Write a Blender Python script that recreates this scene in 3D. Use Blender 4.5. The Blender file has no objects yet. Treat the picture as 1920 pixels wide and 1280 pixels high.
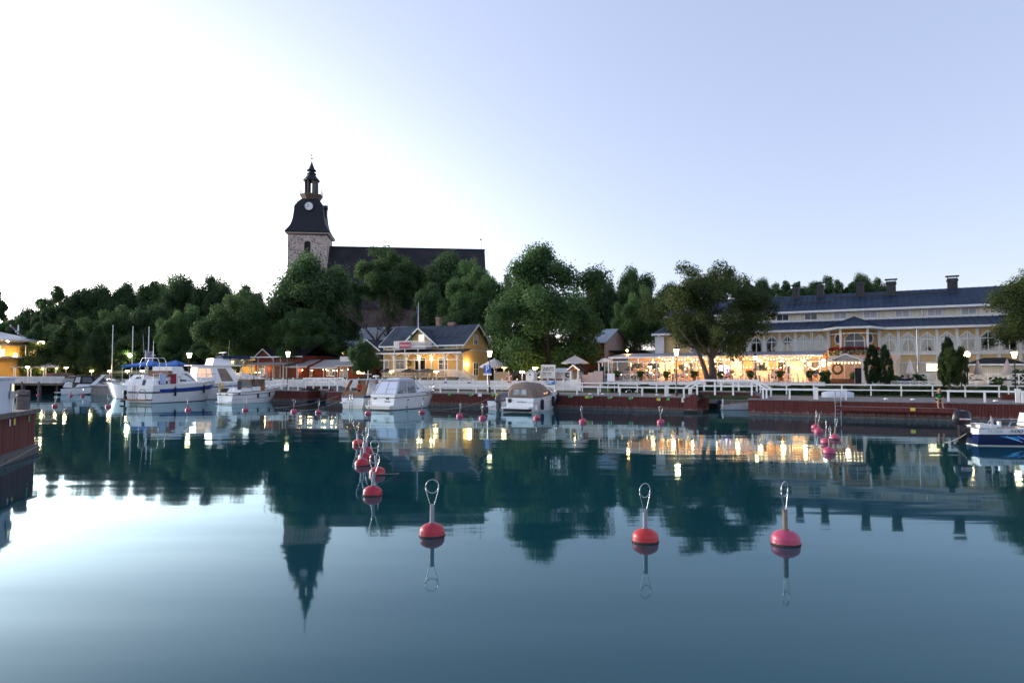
import bpy, bmesh, math, random
from mathutils import Vector, Matrix, Euler
R = math.radians
random.seed(7)
scene = bpy.context.scene
COL = scene.collection

# ------------------------------------------------------------------ camera
CAM_H, PITCH, LENS = 3.4, R(2.68), 24.0
cam_data = bpy.data.cameras.new('camera')
cam_data.lens = LENS; cam_data.sensor_width = 36.0; cam_data.clip_end = 3000
cam = bpy.data.objects.new('camera', cam_data); COL.objects.link(cam)
cam.location = (0, 0, CAM_H); cam.rotation_euler = (R(90) + PITCH, 0, 0)
scene.camera = cam

# ------------------------------------------------------------------ sky, sun, exposure
SUN_EL, SUN_AZ = R(8), R(-62)          # low sun behind the trees to the left
SKY_SAT, SKY_TINT = 0.75, (0.61, 0.51, 0.53, 1)
SKY_BASE = (0.68, 0.84, 1.24, 1)          # even scattered dusk light
GLOW_P, GLOW_K, GLOW_C = 2.0, 0.12, (4.4, 4.15, 4.0, 1)   # wide aureole
GLOW_P2, GLOW_K2, GLOW_H = 5.0, 14.0, 6.5                   # bright band low along the horizon
world = bpy.data.worlds.new('World'); scene.world = world; world.use_nodes = True
wn, wl = world.node_tree.nodes, world.node_tree.links
for n in list(wn): wn.remove(n)
w_out = wn.new('ShaderNodeOutputWorld'); w_bg = wn.new('ShaderNodeBackground')
sky = wn.new('ShaderNodeTexSky'); sky.sky_type = 'NISHITA'; sky.sun_disc = False
sky.sun_elevation = SUN_EL; sky.sun_rotation = SUN_AZ
sky.altitude = 0; sky.air_density = 1.0; sky.dust_density = 0.3; sky.ozone_density = 2.0
hs = wn.new('ShaderNodeHueSaturation'); hs.inputs['Saturation'].default_value = SKY_SAT
tint = wn.new('ShaderNodeMix'); tint.data_type = 'RGBA'; tint.blend_type = 'MULTIPLY'
tint.inputs[0].default_value = 1.0; tint.inputs[7].default_value = SKY_TINT
# aureole of the set sun: dusty air glows around its direction
sdir = Vector((math.sin(SUN_AZ) * math.cos(SUN_EL), math.cos(SUN_AZ) * math.cos(SUN_EL), math.sin(SUN_EL)))
w_tc = wn.new('ShaderNodeTexCoord'); w_dot = wn.new('ShaderNodeVectorMath'); w_dot.operation = 'DOT_PRODUCT'; w_dot.inputs[1].default_value = sdir
w_max = wn.new('ShaderNodeMath'); w_max.operation = 'MAXIMUM'; w_max.inputs[1].default_value = 0.0
w_pow = wn.new('ShaderNodeMath'); w_pow.operation = 'POWER'; w_pow.inputs[1].default_value = GLOW_P
w_ma = wn.new('ShaderNodeMath'); w_ma.operation = 'MULTIPLY'; w_ma.inputs[1].default_value = GLOW_K
aur = wn.new('ShaderNodeMix'); aur.data_type = 'RGBA'; aur.blend_type = 'ADD'; aur.inputs[7].default_value = GLOW_C
wl.new(w_tc.outputs['Generated'], w_dot.inputs[0]); wl.new(w_dot.outputs['Value'], w_max.inputs[0]); wl.new(w_max.outputs[0], w_pow.inputs[0]); wl.new(w_pow.outputs[0], w_ma.inputs[0])
wl.new(sky.outputs[0], hs.inputs['Color']); wl.new(hs.outputs[0], tint.inputs[6])
base = wn.new('ShaderNodeMix'); base.data_type = 'RGBA'; base.blend_type = 'ADD'; base.inputs[0].default_value = 1.0; base.inputs[7].default_value = SKY_BASE
wl.new(tint.outputs[2], base.inputs[6]); wl.new(base.outputs[2], aur.inputs[6]); w_p2 = wn.new('ShaderNodeMath'); w_p2.operation = 'POWER'; w_p2.inputs[1].default_value = GLOW_P2; wl.new(w_max.outputs[0], w_p2.inputs[0])
w_m2 = wn.new('ShaderNodeMath'); w_m2.operation = 'MULTIPLY_ADD'; w_m2.inputs[1].default_value = GLOW_K2; w_sep = wn.new('ShaderNodeSeparateXYZ'); wl.new(w_tc.outputs['Generated'], w_sep.inputs[0])
w_abs = wn.new('ShaderNodeMath'); w_abs.operation = 'ABSOLUTE'; wl.new(w_sep.outputs[2], w_abs.inputs[0])
w_inv = wn.new('ShaderNodeMath'); w_inv.operation = 'SUBTRACT'; w_inv.inputs[0].default_value = 1.0; wl.new(w_abs.outputs[0], w_inv.inputs[1])
w_hp = wn.new('ShaderNodeMath'); w_hp.operation = 'POWER'; w_hp.inputs[1].default_value = GLOW_H; wl.new(w_inv.outputs[0], w_hp.inputs[0])
w_hm = wn.new('ShaderNodeMath'); w_hm.operation = 'MULTIPLY'; wl.new(w_p2.outputs[0], w_hm.inputs[0]); wl.new(w_hp.outputs[0], w_hm.inputs[1]); wl.new(w_hm.outputs[0], w_m2.inputs[0]); wl.new(w_ma.outputs[0], w_m2.inputs[2])
wl.new(w_m2.outputs[0], aur.inputs[0]); aur.clamp_factor = False
wl.new(aur.outputs[2], w_bg.inputs['Color']); wl.new(w_bg.outputs[0], w_out.inputs['Surface'])
w_bg.inputs['Strength'].default_value = 0.10
sun_d = bpy.data.lights.new('sun', 'SUN'); sun_d.energy = 1.2; sun_d.angle = R(24); sun_d.color = (1.0, 0.90, 0.82)
sun = bpy.data.objects.new('sun', sun_d); COL.objects.link(sun)
sun.rotation_euler = sdir.to_track_quat('Z', 'Y').to_euler(); sun.location = (-60, 40, 60)
vs = scene.view_settings
vs.view_transform = 'Standard'; vs.look = 'None'; vs.gamma = 1.0; vs.use_curve_mapping = False
vs.exposure = 1.95
scene.cycles.use_denoising = True
scene.cycles.max_bounces = 6; scene.cycles.transparent_max_bounces = 24
scene.cycles.sample_clamp_indirect = 6.0

# ------------------------------------------------------------------ layout frame of the harbour front
# s runs along the quay (to the right), t runs inland, z up from the water
PHI = math.atan2(-0.472, 0.882)
U = Vector((0.8817, -0.4718)); N = Vector((0.4718, 0.8817)); P0 = Vector((0.0, 68.5))
F_PX = 1280.0
def W(s, t, z=0.0):
    p = P0 + U * s + N * t
    return Vector((p.x, p.y, z))
def _ray(px, py):
    a, b = (px - 960) / F_PX, (640 - py) / F_PX
    c, sn = math.cos(PITCH), math.sin(PITCH)
    return Vector((a, c - b * sn, sn + b * c))
def hit(px, py, t):
    "survey: where a sight line meets the vertical plane t metres inland -> (s, z)"
    d = _ray(px, py)
    l = (t + N.dot(P0)) / (N.x * d.x + N.y * d.y)
    p = Vector((d.x * l, d.y * l)) - P0
    return U.dot(p), CAM_H + d.z * l
def S(px, t, py=700): return hit(px, py, t)[0]
def Zt(px, py, t): return hit(px, py, t)[1]
def at(px, py, Y):
    "survey: world point on a sight line at distance Y"
    d = _ray(px, py); l = Y / d.y
    return Vector((d.x * l, Y, CAM_H + d.z * l))
def onz(px, py, z):
    "survey: where a sight line meets level z"
    d = _ray(px, py); l = (z - CAM_H) / d.z
    return Vector((d.x * l, d.y * l, z))
def st(p):
    q = Vector((p[0], p[1])) - P0
    return U.dot(q), N.dot(q)

# ------------------------------------------------------------------ mesh builder
class MB:
    def __init__(self): self.v = []; self.f = []
    def box(self, x0, x1, y0, y1, z0, z1):
        b = len(self.v)
        for z in (z0, z1):
            self.v += [(x0, y0, z), (x1, y0, z), (x1, y1, z), (x0, y1, z)]
        self.f += [tuple(b + i for i in q) for q in ((3,2,1,0),(4,5,6,7),(0,1,5,4),(1,2,6,5),(2,3,7,6),(3,0,4,7))]
        return self
    def cbox(self, c, sx, sy, sz, rot=None):
        b = len(self.v); c = Vector(c); m = rot.to_matrix() if rot else None
        for z in (-sz/2, sz/2):
            for x, y in ((-sx/2,-sy/2),(sx/2,-sy/2),(sx/2,sy/2),(-sx/2,sy/2)):
                p = Vector((x, y, z)); p = (m @ p if m else p) + c; self.v.append(tuple(p))
        self.f += [tuple(b + i for i in q) for q in ((3,2,1,0),(4,5,6,7),(0,1,5,4),(1,2,6,5),(2,3,7,6),(3,0,4,7))]
        return self
    def bar(self, p, q, w, h=None, up=(0,0,1)):
        p, q = Vector(p), Vector(q); h = h or w
        d = (q - p).normalized(); u = Vector(up)
        if abs(d.dot(u)) > 0.98: u = Vector((0, 1, 0))
        a = d.cross(u).normalized() * (w/2); c = a.cross(d).normalized() * (h/2)
        b = len(self.v)
        for o in (p, q): self.v += [tuple(o-a-c), tuple(o+a-c), tuple(o+a+c), tuple(o-a+c)]
        self.f += [tuple(b + i for i in k) for k in ((3,2,1,0),(4,5,6,7),(0,1,5,4),(1,2,6,5),(2,3,7,6),(3,0,4,7))]
        return self
    def pipe(self, pts, r, n=6, closed=False, r1=None):
        pts = [Vector(p) for p in pts]; m = len(pts); b = len(self.v); prev = None
        for i, p in enumerate(pts):
            if closed: d = pts[(i+1) % m] - pts[i-1]
            else: d = pts[min(i+1, m-1)] - pts[max(i-1, 0)]
            d.normalize()
            u = prev if prev is not None else (Vector((0,0,1)) if abs(d.z) < .9 else Vector((1,0,0)))
            a = (u - d * u.dot(d))
            if a.length < 1e-5: a = d.orthogonal()
            a.normalize(); c = d.cross(a); prev = a
            rr = r if r1 is None else r + (r1 - r) * i / max(1, m-1)
            for k in range(n):
                th = 2*math.pi*k/n
                self.v.append(tuple(p + (a*math.cos(th) + c*math.sin(th)) * rr))
        for i in range(m if closed else m-1):
            j = (i+1) % m
            for k in range(n):
                l = (k+1) % n
                self.f.append((b+i*n+k, b+i*n+l, b+j*n+l, b+j*n+k))
        if not closed:
            self.f.append(tuple(b+k for k in reversed(range(n)))); self.f.append(tuple(b+(m-1)*n+k for k in range(n)))
        return self
    def tube(self, p, q, r, r1=None, n=8): return self.pipe([p, q], r, n, False, r1)
    def lathe(self, prof, n=16, c=(0,0,0), a0=0.0, sx=1.0, sy=1.0, cap=True):
        b = len(self.v)
        for r, z in prof:
            for k in range(n):
                th = a0 + 2*math.pi*k/n
                self.v.append((c[0]+r*math.cos(th)*sx, c[1]+r*math.sin(th)*sy, c[2]+z))
        m = len(prof)
        for i in range(m-1):
            for k in range(n):
                l = (k+1) % n
                self.f.append((b+i*n+k, b+i*n+l, b+(i+1)*n+l, b+(i+1)*n+k))
        if cap:
            self.f.append(tuple(b+k for k in reversed(range(n)))); self.f.append(tuple(b+(m-1)*n+k for k in range(n)))
        return self
    def sphere(self, c, r, n=10, rz=None):
        rz = rz or r; m = n//2 + 1
        return self.lathe([(max(1e-3, r*math.sin(math.pi*i/m)), -rz*math.cos(math.pi*i/m)) for i in range(m+1)], n, c)
    def poly(self, pts):
        b = len(self.v); self.v += [tuple(p) for p in pts]; self.f.append(tuple(range(b, b+len(pts)))); return self
    def prism(self, pts, off):
        "polygon pts (3d) swept by off"
        b = len(self.v); n = len(pts); off = Vector(off)
        self.v += [tuple(p) for p in pts] + [tuple(Vector(p)+off) for p in pts]
        self.f.append(tuple(b+i for i in reversed(range(n)))); self.f.append(tuple(b+n+i for i in range(n)))
        for i in range(n):
            j = (i+1) % n; self.f.append((b+i, b+j, b+n+j, b+n+i))
        return self
    def grid(self, rows):
        "rows of points -> quads"
        b = len(self.v); n = len(rows[0])
        for r in rows: self.v += [tuple(p) for p in r]
        for i in range(len(rows)-1):
            for k in range(n-1):
                self.f.append((b+i*n+k, b+i*n+k+1, b+(i+1)*n+k+1, b+(i+1)*n+k))
        return self
    def mesh(self, name, m, smooth=False):
        me = bpy.data.meshes.new(name); me.from_pydata(self.v, [], self.f); me.update()
        bm = bmesh.new(); bm.from_mesh(me); bmesh.ops.recalc_face_normals(bm, faces=bm.faces); bm.to_mesh(me); bm.free()
        if m: me.materials.append(m)
        if smooth:
            for p in me.polygons: p.use_smooth = True
            if smooth is not True:
                me.set_sharp_from_angle(angle=R(smooth))
        return me
    def build(self, name, m, parent=None, smooth=False, loc=None, rz=None):
        o = bpy.data.objects.new(name, self.mesh(name, m, smooth)); COL.objects.link(o)
        if parent: o.parent = parent
        if loc is not None: o.location = loc
        if rz is not None: o.rotation_euler.z = rz
        return o

def inst(name, me, parent=None, loc=(0,0,0), rz=0.0, sc=None):
    o = bpy.data.objects.new(name, me); COL.objects.link(o); o.location = loc; o.rotation_euler.z = rz
    if parent: o.parent = parent
    if sc is not None: o.scale = sc if hasattr(sc, '__len__') else (sc, sc, sc)
    return o
def tag(o, label=None, cat=None, group=None, kind=None):
    if label: o['label'] = label
    if cat: o['category'] = cat
    if group: o['group'] = group
    if kind: o['kind'] = kind
    return o
def thing(name, label, cat, loc=(0,0,0), rz=0.0, group=None):
    o = bpy.data.objects.new(name, None); COL.objects.link(o); o.empty_display_size = 0.3
    o.location = loc; o.rotation_euler.z = rz
    return tag(o, label, cat, group)
def harbour(name, label, cat, s, t, z, rot=0.0, group=None):
    return thing(name, label, cat, W(s, t, z), PHI + rot, group)
def dup(root, loc=None, rz=None, label=None, group=None, sc=None, parent=None):
    r = root.copy(); COL.objects.link(r); r.parent = parent
    if loc is not None: r.location = loc
    if rz is not None: r.rotation_euler.z = rz
    if sc is not None: r.scale = (sc, sc, sc)
    if label: r['label'] = label
    if group: r['group'] = group
    for ch in root.children: dup(ch, parent=r)
    return r
def text(name, body, size, m, parent, loc, rot=(R(90), 0, 0), extrude=0.01, align='CENTER', space=1.0, sx=1.0, shear=0.0):
    cu = bpy.data.curves.new(name, 'FONT'); cu.body = body; cu.size = size; cu.extrude = extrude
    cu.align_x = align; cu.align_y = 'CENTER'; cu.space_character = space; cu.shear = shear; cu.resolution_u = 3
    tmp = bpy.data.objects.new('tmp', cu); COL.objects.link(tmp)
    bpy.context.view_layer.update()
    me = bpy.data.meshes.new_from_object(tmp.evaluated_get(bpy.context.evaluated_depsgraph_get()))
    bpy.data.objects.remove(tmp); bpy.data.curves.remove(cu)
    me.materials.clear(); me.materials.append(m)
    o = bpy.data.objects.new(name, me); COL.objects.link(o); o.parent = parent
    o.location = loc; o.rotation_euler = rot; o.scale = (sx, 1, 1)
    return o

# ------------------------------------------------------------------ materials
_M = {}
def nodes_of(name):
    m = bpy.data.materials.new(name); m.use_nodes = True
    return m, m.node_tree.nodes, m.node_tree.links, m.node_tree.nodes['Principled BSDF']
def srgb(r, g, b):
    f = lambda c: (c/255/12.92) if c/255 <= .04045 else ((c/255+.055)/1.055)**2.4
    return (f(r), f(g), f(b))
def mat(name, col, rough=.6, var=.18, scale=2.0, bump=0.0, metal=0.0, spec=.3, boards=None, seam=None, grime=0.0, emit=None, estr=0.0, coat=0.0):
    """plain procedural surface: noise-varied colour; boards=(axis, width) cuts board joints, seam likewise raised ribs"""
    if name in _M: return _M[name]
    m, n, l, p = nodes_of(name)
    tc = n.new('ShaderNodeTexCoord')
    no = n.new('ShaderNodeTexNoise'); no.inputs['Scale'].default_value = scale; no.inputs['Detail'].default_value = 6
    l.new(tc.outputs['Object'], no.inputs['Vector'])
    rp = n.new('ShaderNodeValToRGB')
    rp.color_ramp.elements[0].position = .3; rp.color_ramp.elements[1].position = .7
    rp.color_ramp.elements[0].color = (*[c*(1-var) for c in col], 1); rp.color_ramp.elements[1].color = (*[min(1, c*(1+var)) for c in col], 1)
    l.new(no.outputs['Fac'], rp.inputs[0]); colour = rp.outputs[0]; height = None
    if grime:
        n2 = n.new('ShaderNodeTexNoise'); n2.inputs['Scale'].default_value = .9; n2.inputs['Detail'].default_value = 9; n2.inputs['Roughness'].default_value = .7
        mp = n.new('ShaderNodeMapping'); mp.inputs['Scale'].default_value = (2.2, 2.2, .5)
        l.new(tc.outputs['Object'], mp.inputs[0]); l.new(mp.outputs[0], n2.inputs['Vector'])
        r2 = n.new('ShaderNodeValToRGB'); r2.color_ramp.elements[0].position = .5; r2.color_ramp.elements[1].position = .72
        r2.color_ramp.elements[0].color = (0,0,0,1); r2.color_ramp.elements[1].color = (grime,)*3 + (1,)
        mx = n.new('ShaderNodeMix'); mx.data_type = 'RGBA'; mx.inputs[7].default_value = (.16,.14,.12,1)
        l.new(n2.outputs['Fac'], r2.inputs[0]); l.new(r2.outputs[0], mx.inputs[0]); l.new(colour, mx.inputs[6]); colour = mx.outputs[2]
    if boards or seam:
        ax, wd = boards or seam
        sp = n.new('ShaderNodeSeparateXYZ'); l.new(tc.outputs['Object'], sp.inputs[0])
        src = sp.outputs['XYZ'.index(ax)]
        d = n.new('ShaderNodeMath'); d.operation = 'DIVIDE'; d.inputs[1].default_value = wd; l.new(src, d.inputs[0])
        fr = n.new('ShaderNodeMath'); fr.operation = 'FRACT'; l.new(d.outputs[0], fr.inputs[0])
        fl = n.new('ShaderNodeMath'); fl.operation = 'FLOOR'; l.new(d.outputs[0], fl.inputs[0])
        wn_ = n.new('ShaderNodeTexWhiteNoise'); wn_.noise_dimensions = '1D'; l.new(fl.outputs[0], wn_.inputs['W'])
        pp = n.new('ShaderNodeMath'); pp.operation = 'PINGPONG'; pp.inputs[1].default_value = .5; l.new(fr.outputs[0], pp.inputs[0])
        st_ = n.new('ShaderNodeMath'); st_.operation = 'SMOOTH_MIN'; st_.inputs[1].default_value = .08; st_.inputs[2].default_value = .04
        l.new(pp.outputs[0], st_.inputs[0])
        mr = n.new('ShaderNodeMapRange'); mr.inputs[1].default_value = 0; mr.inputs[2].default_value = .07; mr.inputs[3].default_value = .55; mr.inputs[4].default_value = 1
        l.new(st_.outputs[0], mr.inputs[0])
        m2 = n.new('ShaderNodeMath'); m2.operation = 'MULTIPLY_ADD'; m2.inputs[1].default_value = .16; m2.inputs[2].default_value = .92
        l.new(wn_.outputs['Value'], m2.inputs[0])
        m3 = n.new('ShaderNodeMath'); m3.operation = 'MULTIPLY'; l.new(mr.outputs[0], m3.inputs[0]); l.new(m2.outputs[0], m3.inputs[1])
        vm = n.new('ShaderNodeVectorMath'); vm.operation = 'SCALE'; l.new(colour, vm.inputs[0]); l.new(m3.outputs[0], vm.inputs['Scale'])
        colour = vm.outputs[0]; height = st_.outputs[0]
    l.new(colour, p.inputs['Base Color'])
    p.inputs['Roughness'].default_value = rough; p.inputs['Metallic'].default_value = metal
    p.inputs['Specular IOR Level'].default_value = spec; p.inputs['Coat Weight'].default_value = coat
    if bump or height is not None:
        bp = n.new('ShaderNodeBump'); bp.inputs['Strength'].default_value = bump or .5; bp.inputs['Distance'].default_value = .05
        if seam: bp.invert = True
        l.new(height if height is not None else no.outputs['Fac'], bp.inputs['Height']); l.new(bp.outputs[0], p.inputs['Normal'])
    if emit:
        p.inputs['Emission Color'].default_value = (*emit, 1); p.inputs['Emission Strength'].default_value = estr
    _M[name] = m
    return m
def glow(name, col, strength):
    if name in _M: return _M[name]
    m, n, l, p = nodes_of(name)
    p.inputs['Base Color'].default_value = (*[min(1, c*.9) for c in col], 1)
    p.inputs['Emission Color'].default_value = (*col, 1); p.inputs['Emission Strength'].default_value = strength
    _M[name] = m; return m
def thin_glass(name, tint=(.9,.95,.95), gloss=.9, alpha=.12):
    if name in _M: return _M[name]
    m, n, l, p = nodes_of(name); n.remove(p)
    out = n['Material Output']
    tr = n.new('ShaderNodeBsdfTransparent'); tr.inputs[0].default_value = (*tint, 1)
    gl = n.new('ShaderNodeBsdfGlossy'); gl.inputs['Roughness'].default_value = .03; gl.inputs['Color'].default_value = (gloss,)*3+(1,)
    fr = n.new('ShaderNodeFresnel'); fr.inputs[0].default_value = 1.5
    ad = n.new('ShaderNodeMath'); ad.operation = 'MAXIMUM'; ad.inputs[1].default_value = alpha
    mx = n.new('ShaderNodeMixShader'); l.new(fr.outputs[0], ad.inputs[0]); l.new(ad.outputs[0], mx.inputs[0])
    l.new(tr.outputs[0], mx.inputs[1]); l.new(gl.outputs[0], mx.inputs[2]); l.new(mx.outputs[0], out.inputs['Surface'])
    _M[name] = m; return m
def point(name, parent, loc, power, col=(1,.72,.4), r=.08):
    d = bpy.data.lights.new(name, 'POINT'); d.energy = power; d.color = col; d.shadow_soft_size = r
    o = bpy.data.objects.new(name, d); COL.objects.link(o); o.parent = parent; o.location = loc
    return o
WARM = (1.0, .60, .26)
white = mat('white_paint', (.78,.78,.76), .45, .06, 3, grime=.18)
white_b = mat('white_boards', (.74,.74,.72), .5, .06, 3, boards=('X', .12), grime=.2)
gel = mat('gelcoat_white', (.74,.75,.76), .18, .04, 1.5, spec=.5, coat=.4)
gel_cream = mat('gelcoat_cream', (.66,.63,.55), .22, .05, 1.5, spec=.5, coat=.3)
steel = mat('stainless_steel', (.55,.56,.58), .22, .08, 4, metal=.9)
iron = mat('dark_iron', (.03,.032,.036), .45, .2, 5)
dark = mat('under_deck_shade', (.012,.011,.01), .8, .3, 2)
rope_m = mat('rope', (.34,.33,.30), .8, .2, 30)
glass = thin_glass('window_glass')
bark = mat('bark', (.055,.045,.036), .9, .35, 6, bump=.6)
wood_grey = mat('weathered_wood', (.16,.15,.14), .8, .25, 3, boards=('X', .14))
wood_post = mat('weathered_post', (.11,.10,.095), .85, .3, 4, bump=.4)
red_stain = mat('falu_red_boards', (.085,.022,.018), .85, .25, 2.5, boards=('X', .2), grime=.12)
# ================================================================== water
def make_water():
    m, n, l, p = nodes_of('harbour_water'); n.remove(p); out = n['Material Output']
    tc = n.new('ShaderNodeTexCoord')
    def ripple(sx, sy, sc, det):
        mp = n.new('ShaderNodeMapping'); mp.inputs['Scale'].default_value = (sx, sy, 1); l.new(tc.outputs['Object'], mp.inputs[0])
        t = n.new('ShaderNodeTexNoise'); t.inputs['Scale'].default_value = sc; t.inputs['Detail'].default_value = det; l.new(mp.outputs[0], t.inputs['Vector'])
        return t.outputs['Fac']
    a = ripple(.25, 1.0, 1.1, 2); b = ripple(.05, .22, 1.0, 2); patch = ripple(.02, .05, 1.0, 3)
    pr = n.new('ShaderNodeMapRange'); pr.inputs[1].default_value = .42; pr.inputs[2].default_value = .62; pr.inputs[3].default_value = .25; pr.inputs[4].default_value = 1
    l.new(patch, pr.inputs[0])
    am = n.new('ShaderNodeMath'); am.operation = 'MULTIPLY'; l.new(a, am.inputs[0]); l.new(pr.outputs[0], am.inputs[1])
    b1 = n.new('ShaderNodeBump'); b1.inputs['Strength'].default_value = .045; b1.inputs['Distance'].default_value = .12; l.new(am.outputs[0], b1.inputs['Height'])
    b2 = n.new('ShaderNodeBump'); b2.inputs['Strength'].default_value = .06; b2.inputs['Distance'].default_value = .5; l.new(b, b2.inputs['Height']); l.new(b1.outputs[0], b2.inputs['Normal'])
    nz = n.new('ShaderNodeTexNoise'); nz.inputs['Scale'].default_value = .02; l.new(tc.outputs['Object'], nz.inputs['Vector'])
    rp = n.new('ShaderNodeValToRGB'); rp.color_ramp.elements[0].color = (.004,.042,.054,1); rp.color_ramp.elements[1].color = (.006,.049,.061,1); l.new(nz.outputs['Fac'], rp.inputs[0])
    df = n.new('ShaderNodeBsdfDiffuse'); l.new(rp.outputs[0], df.inputs['Color'])
    gl = n.new('ShaderNodeBsdfGlossy'); gl.inputs['Roughness'].default_value = .04; gl.inputs['Color'].default_value = (.72,.94,1,1); l.new(b2.outputs[0], gl.inputs['Normal'])
    fr = n.new('ShaderNodeFresnel'); fr.inputs['IOR'].default_value = 1.36; l.new(b2.outputs[0], fr.inputs['Normal'])
    mx = n.new('ShaderNodeMixShader'); l.new(fr.outputs[0], mx.inputs[0]); l.new(df.outputs[0], mx.inputs[1]); l.new(gl.outputs[0], mx.inputs[2])
    l.new(mx.outputs[0], out.inputs['Surface'])
    w = MB().poly([(-500,-120,0),(500,-120,0),(500,520,0),(-500,520,0)]).build('water', m)
    tag(w, 'calm blue green harbour water mirroring the town', 'water', kind='structure')
make_water()
# ================================================================== terrain
DECK = 1.35
def smooth(a, b, x):
    k = max(0.0, min(1.0, (x - a) / (b - a))); return k*k*(3-2*k)
def ground_z(x, y):
    s, t = st((x, y))
    z = 1.42 + .95*smooth(9.6, 12.6, t) + 7.5*smooth(62, 120, t) + 7.0*smooth(70, 130, t)*smooth(-20, -70, x)
    z += 7.0*math.exp(-((x+50)/48)**2 - ((y-176)/42)**2)
    z += .12*math.sin(x*.31)*math.sin(y*.27)
    return z
PA, PB, PC = Vector((-170, 112)), Vector((-76, 116)), W(S(500, 0), 0).to_2d()
S_MAX = 85.0
def make_land():
    m, n, l, p = nodes_of('town_ground')
    tc = n.new('ShaderNodeTexCoord'); no = n.new('ShaderNodeTexNoise'); no.inputs['Scale'].default_value = .35; no.inputs['Detail'].default_value = 8
    l.new(tc.outputs['Object'], no.inputs['Vector'])
    rp = n.new('ShaderNodeValToRGB'); rp.color_ramp.elements[0].position = .42; rp.color_ramp.elements[1].position = .58
    rp.color_ramp.elements[0].color = (.035,.055,.02,1); rp.color_ramp.elements[1].color = (.075,.085,.045,1)
    l.new(no.outputs['Fac'], rp.inputs[0]); l.new(rp.outputs[0], p.inputs['Base Color']); p.inputs['Roughness'].default_value = .95
    bp = n.new('ShaderNodeBump'); bp.inputs['Strength'].default_value = .8; l.new(no.outputs['Fac'], bp.inputs['Height']); l.new(bp.outputs[0], p.inputs['Normal'])
    edge = []
    for i in range(13): edge.append(PA.lerp(PB, i/12) + Vector((0, 6)))
    a, b = PB + Vector((4, 7)), W(S(500, 0) + 2, 9).to_2d()
    for i in range(1, 9): edge.append(a.lerp(b, i/9))
    s0 = S(500, 0) + 2
    for i in range(41): edge.append(W(s0 + (S_MAX - s0)*i/40, 9).to_2d())
    rows = [[(e.x, e.y, -1.5) for e in edge]]
    for d in (0, .8, 1.6, 2.4, 3.2, 4, 6, 9, 14, 20, 28, 38, 50, 64, 80, 100, 125, 155, 195, 250, 330):
        r = []
        for e in edge:
            q = e + (N*.6 + Vector((0, .4)))*d
            r.append((q.x, q.y, ground_z(q.x, q.y) if d else 1.42))
        rows.append(r)
    o = MB().grid(rows).build('ground', m, smooth=40)
    tag(o, 'grassy town ground rising to a wooded hill', 'ground', kind='structure')
make_land()

paving = mat('promenade_paving', (.17,.16,.155), .85, .2, 1.2, bump=.2, grime=.3)
deck_m = mat('quay_deck_boards', (.20,.20,.205), .75, .2, 2.5, boards=('Y', .14), grime=.25)
def quay_red():
    m, n, l, p = nodes_of('quay_red_planks')
    tc = n.new('ShaderNodeTexCoord'); geo = n.new('ShaderNodeNewGeometry')
    no = n.new('ShaderNodeTexNoise'); no.inputs['Scale'].default_value = 3; no.inputs['Detail'].default_value = 8
    mp = n.new('ShaderNodeMapping'); mp.inputs['Scale'].default_value = (3, 3, .35); l.new(tc.outputs['Object'], mp.inputs[0]); l.new(mp.outputs[0], no.inputs['Vector'])
    rp = n.new('ShaderNodeValToRGB'); rp.color_ramp.elements[0].position = .3; rp.color_ramp.elements[1].position = .72
    rp.color_ramp.elements[0].color = (.080,.021,.019,1); rp.color_ramp.elements[1].color = (.145,.040,.033,1); l.new(no.outputs['Fac'], rp.inputs[0])
    # salt-bleached patches low on the planks and a dark slimy band at the water
    sp = n.new('ShaderNodeSeparateXYZ'); l.new(geo.outputs['Position'], sp.inputs[0])
    n2 = n.new('ShaderNodeTexNoise'); n2.inputs['Scale'].default_value = 1; n2.inputs['Detail'].default_value = 4
    mp2 = n.new('ShaderNodeMapping'); mp2.inputs['Scale'].default_value = (4.2, 4.2, .6); l.new(tc.outputs['Object'], mp2.inputs[0]); l.new(mp2.outputs[0], n2.inputs['Vector'])
    z1 = n.new('ShaderNodeMapRange'); z1.inputs[1].default_value = .62; z1.inputs[2].default_value = .22; z1.inputs[3].default_value = 0; z1.inputs[4].default_value = .62; l.new(sp.outputs[2], z1.inputs[0])
    th = n.new('ShaderNodeMath'); th.operation = 'ADD'; l.new(n2.outputs['Fac'], th.inputs[0]); l.new(z1.outputs[0], th.inputs[1])
    r2 = n.new('ShaderNodeMapRange'); r2.inputs[1].default_value = .85; r2.inputs[2].default_value = 1.1; r2.inputs[3].default_value = 0; r2.inputs[4].default_value = .62; l.new(th.outputs[0], r2.inputs[0])
    mx = n.new('ShaderNodeMix'); mx.data_type = 'RGBA'; mx.inputs[7].default_value = (.24,.19,.18,1); l.new(r2.outputs[0], mx.inputs[0]); l.new(rp.outputs[0], mx.inputs[6])
    r3 = n.new('ShaderNodeMapRange'); r3.inputs[1].default_value = .24; r3.inputs[2].default_value = .17; r3.inputs[3].default_value = 0; r3.inputs[4].default_value = 1; l.new(sp.outputs[2], r3.inputs[0])
    mx2 = n.new('ShaderNodeMix'); mx2.data_type = 'RGBA'; mx2.inputs[7].default_value = (.018,.018,.015,1); l.new(r3.outputs[0], mx2.inputs[0]); l.new(mx.outputs[2], mx2.inputs[6])
    l.new(mx2.outputs[2], p.inputs['Base Color']); p.inputs['Roughness'].default_value = .75; p.inputs['Specular IOR Level'].default_value = .25
    return m
qred = quay_red()
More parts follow.
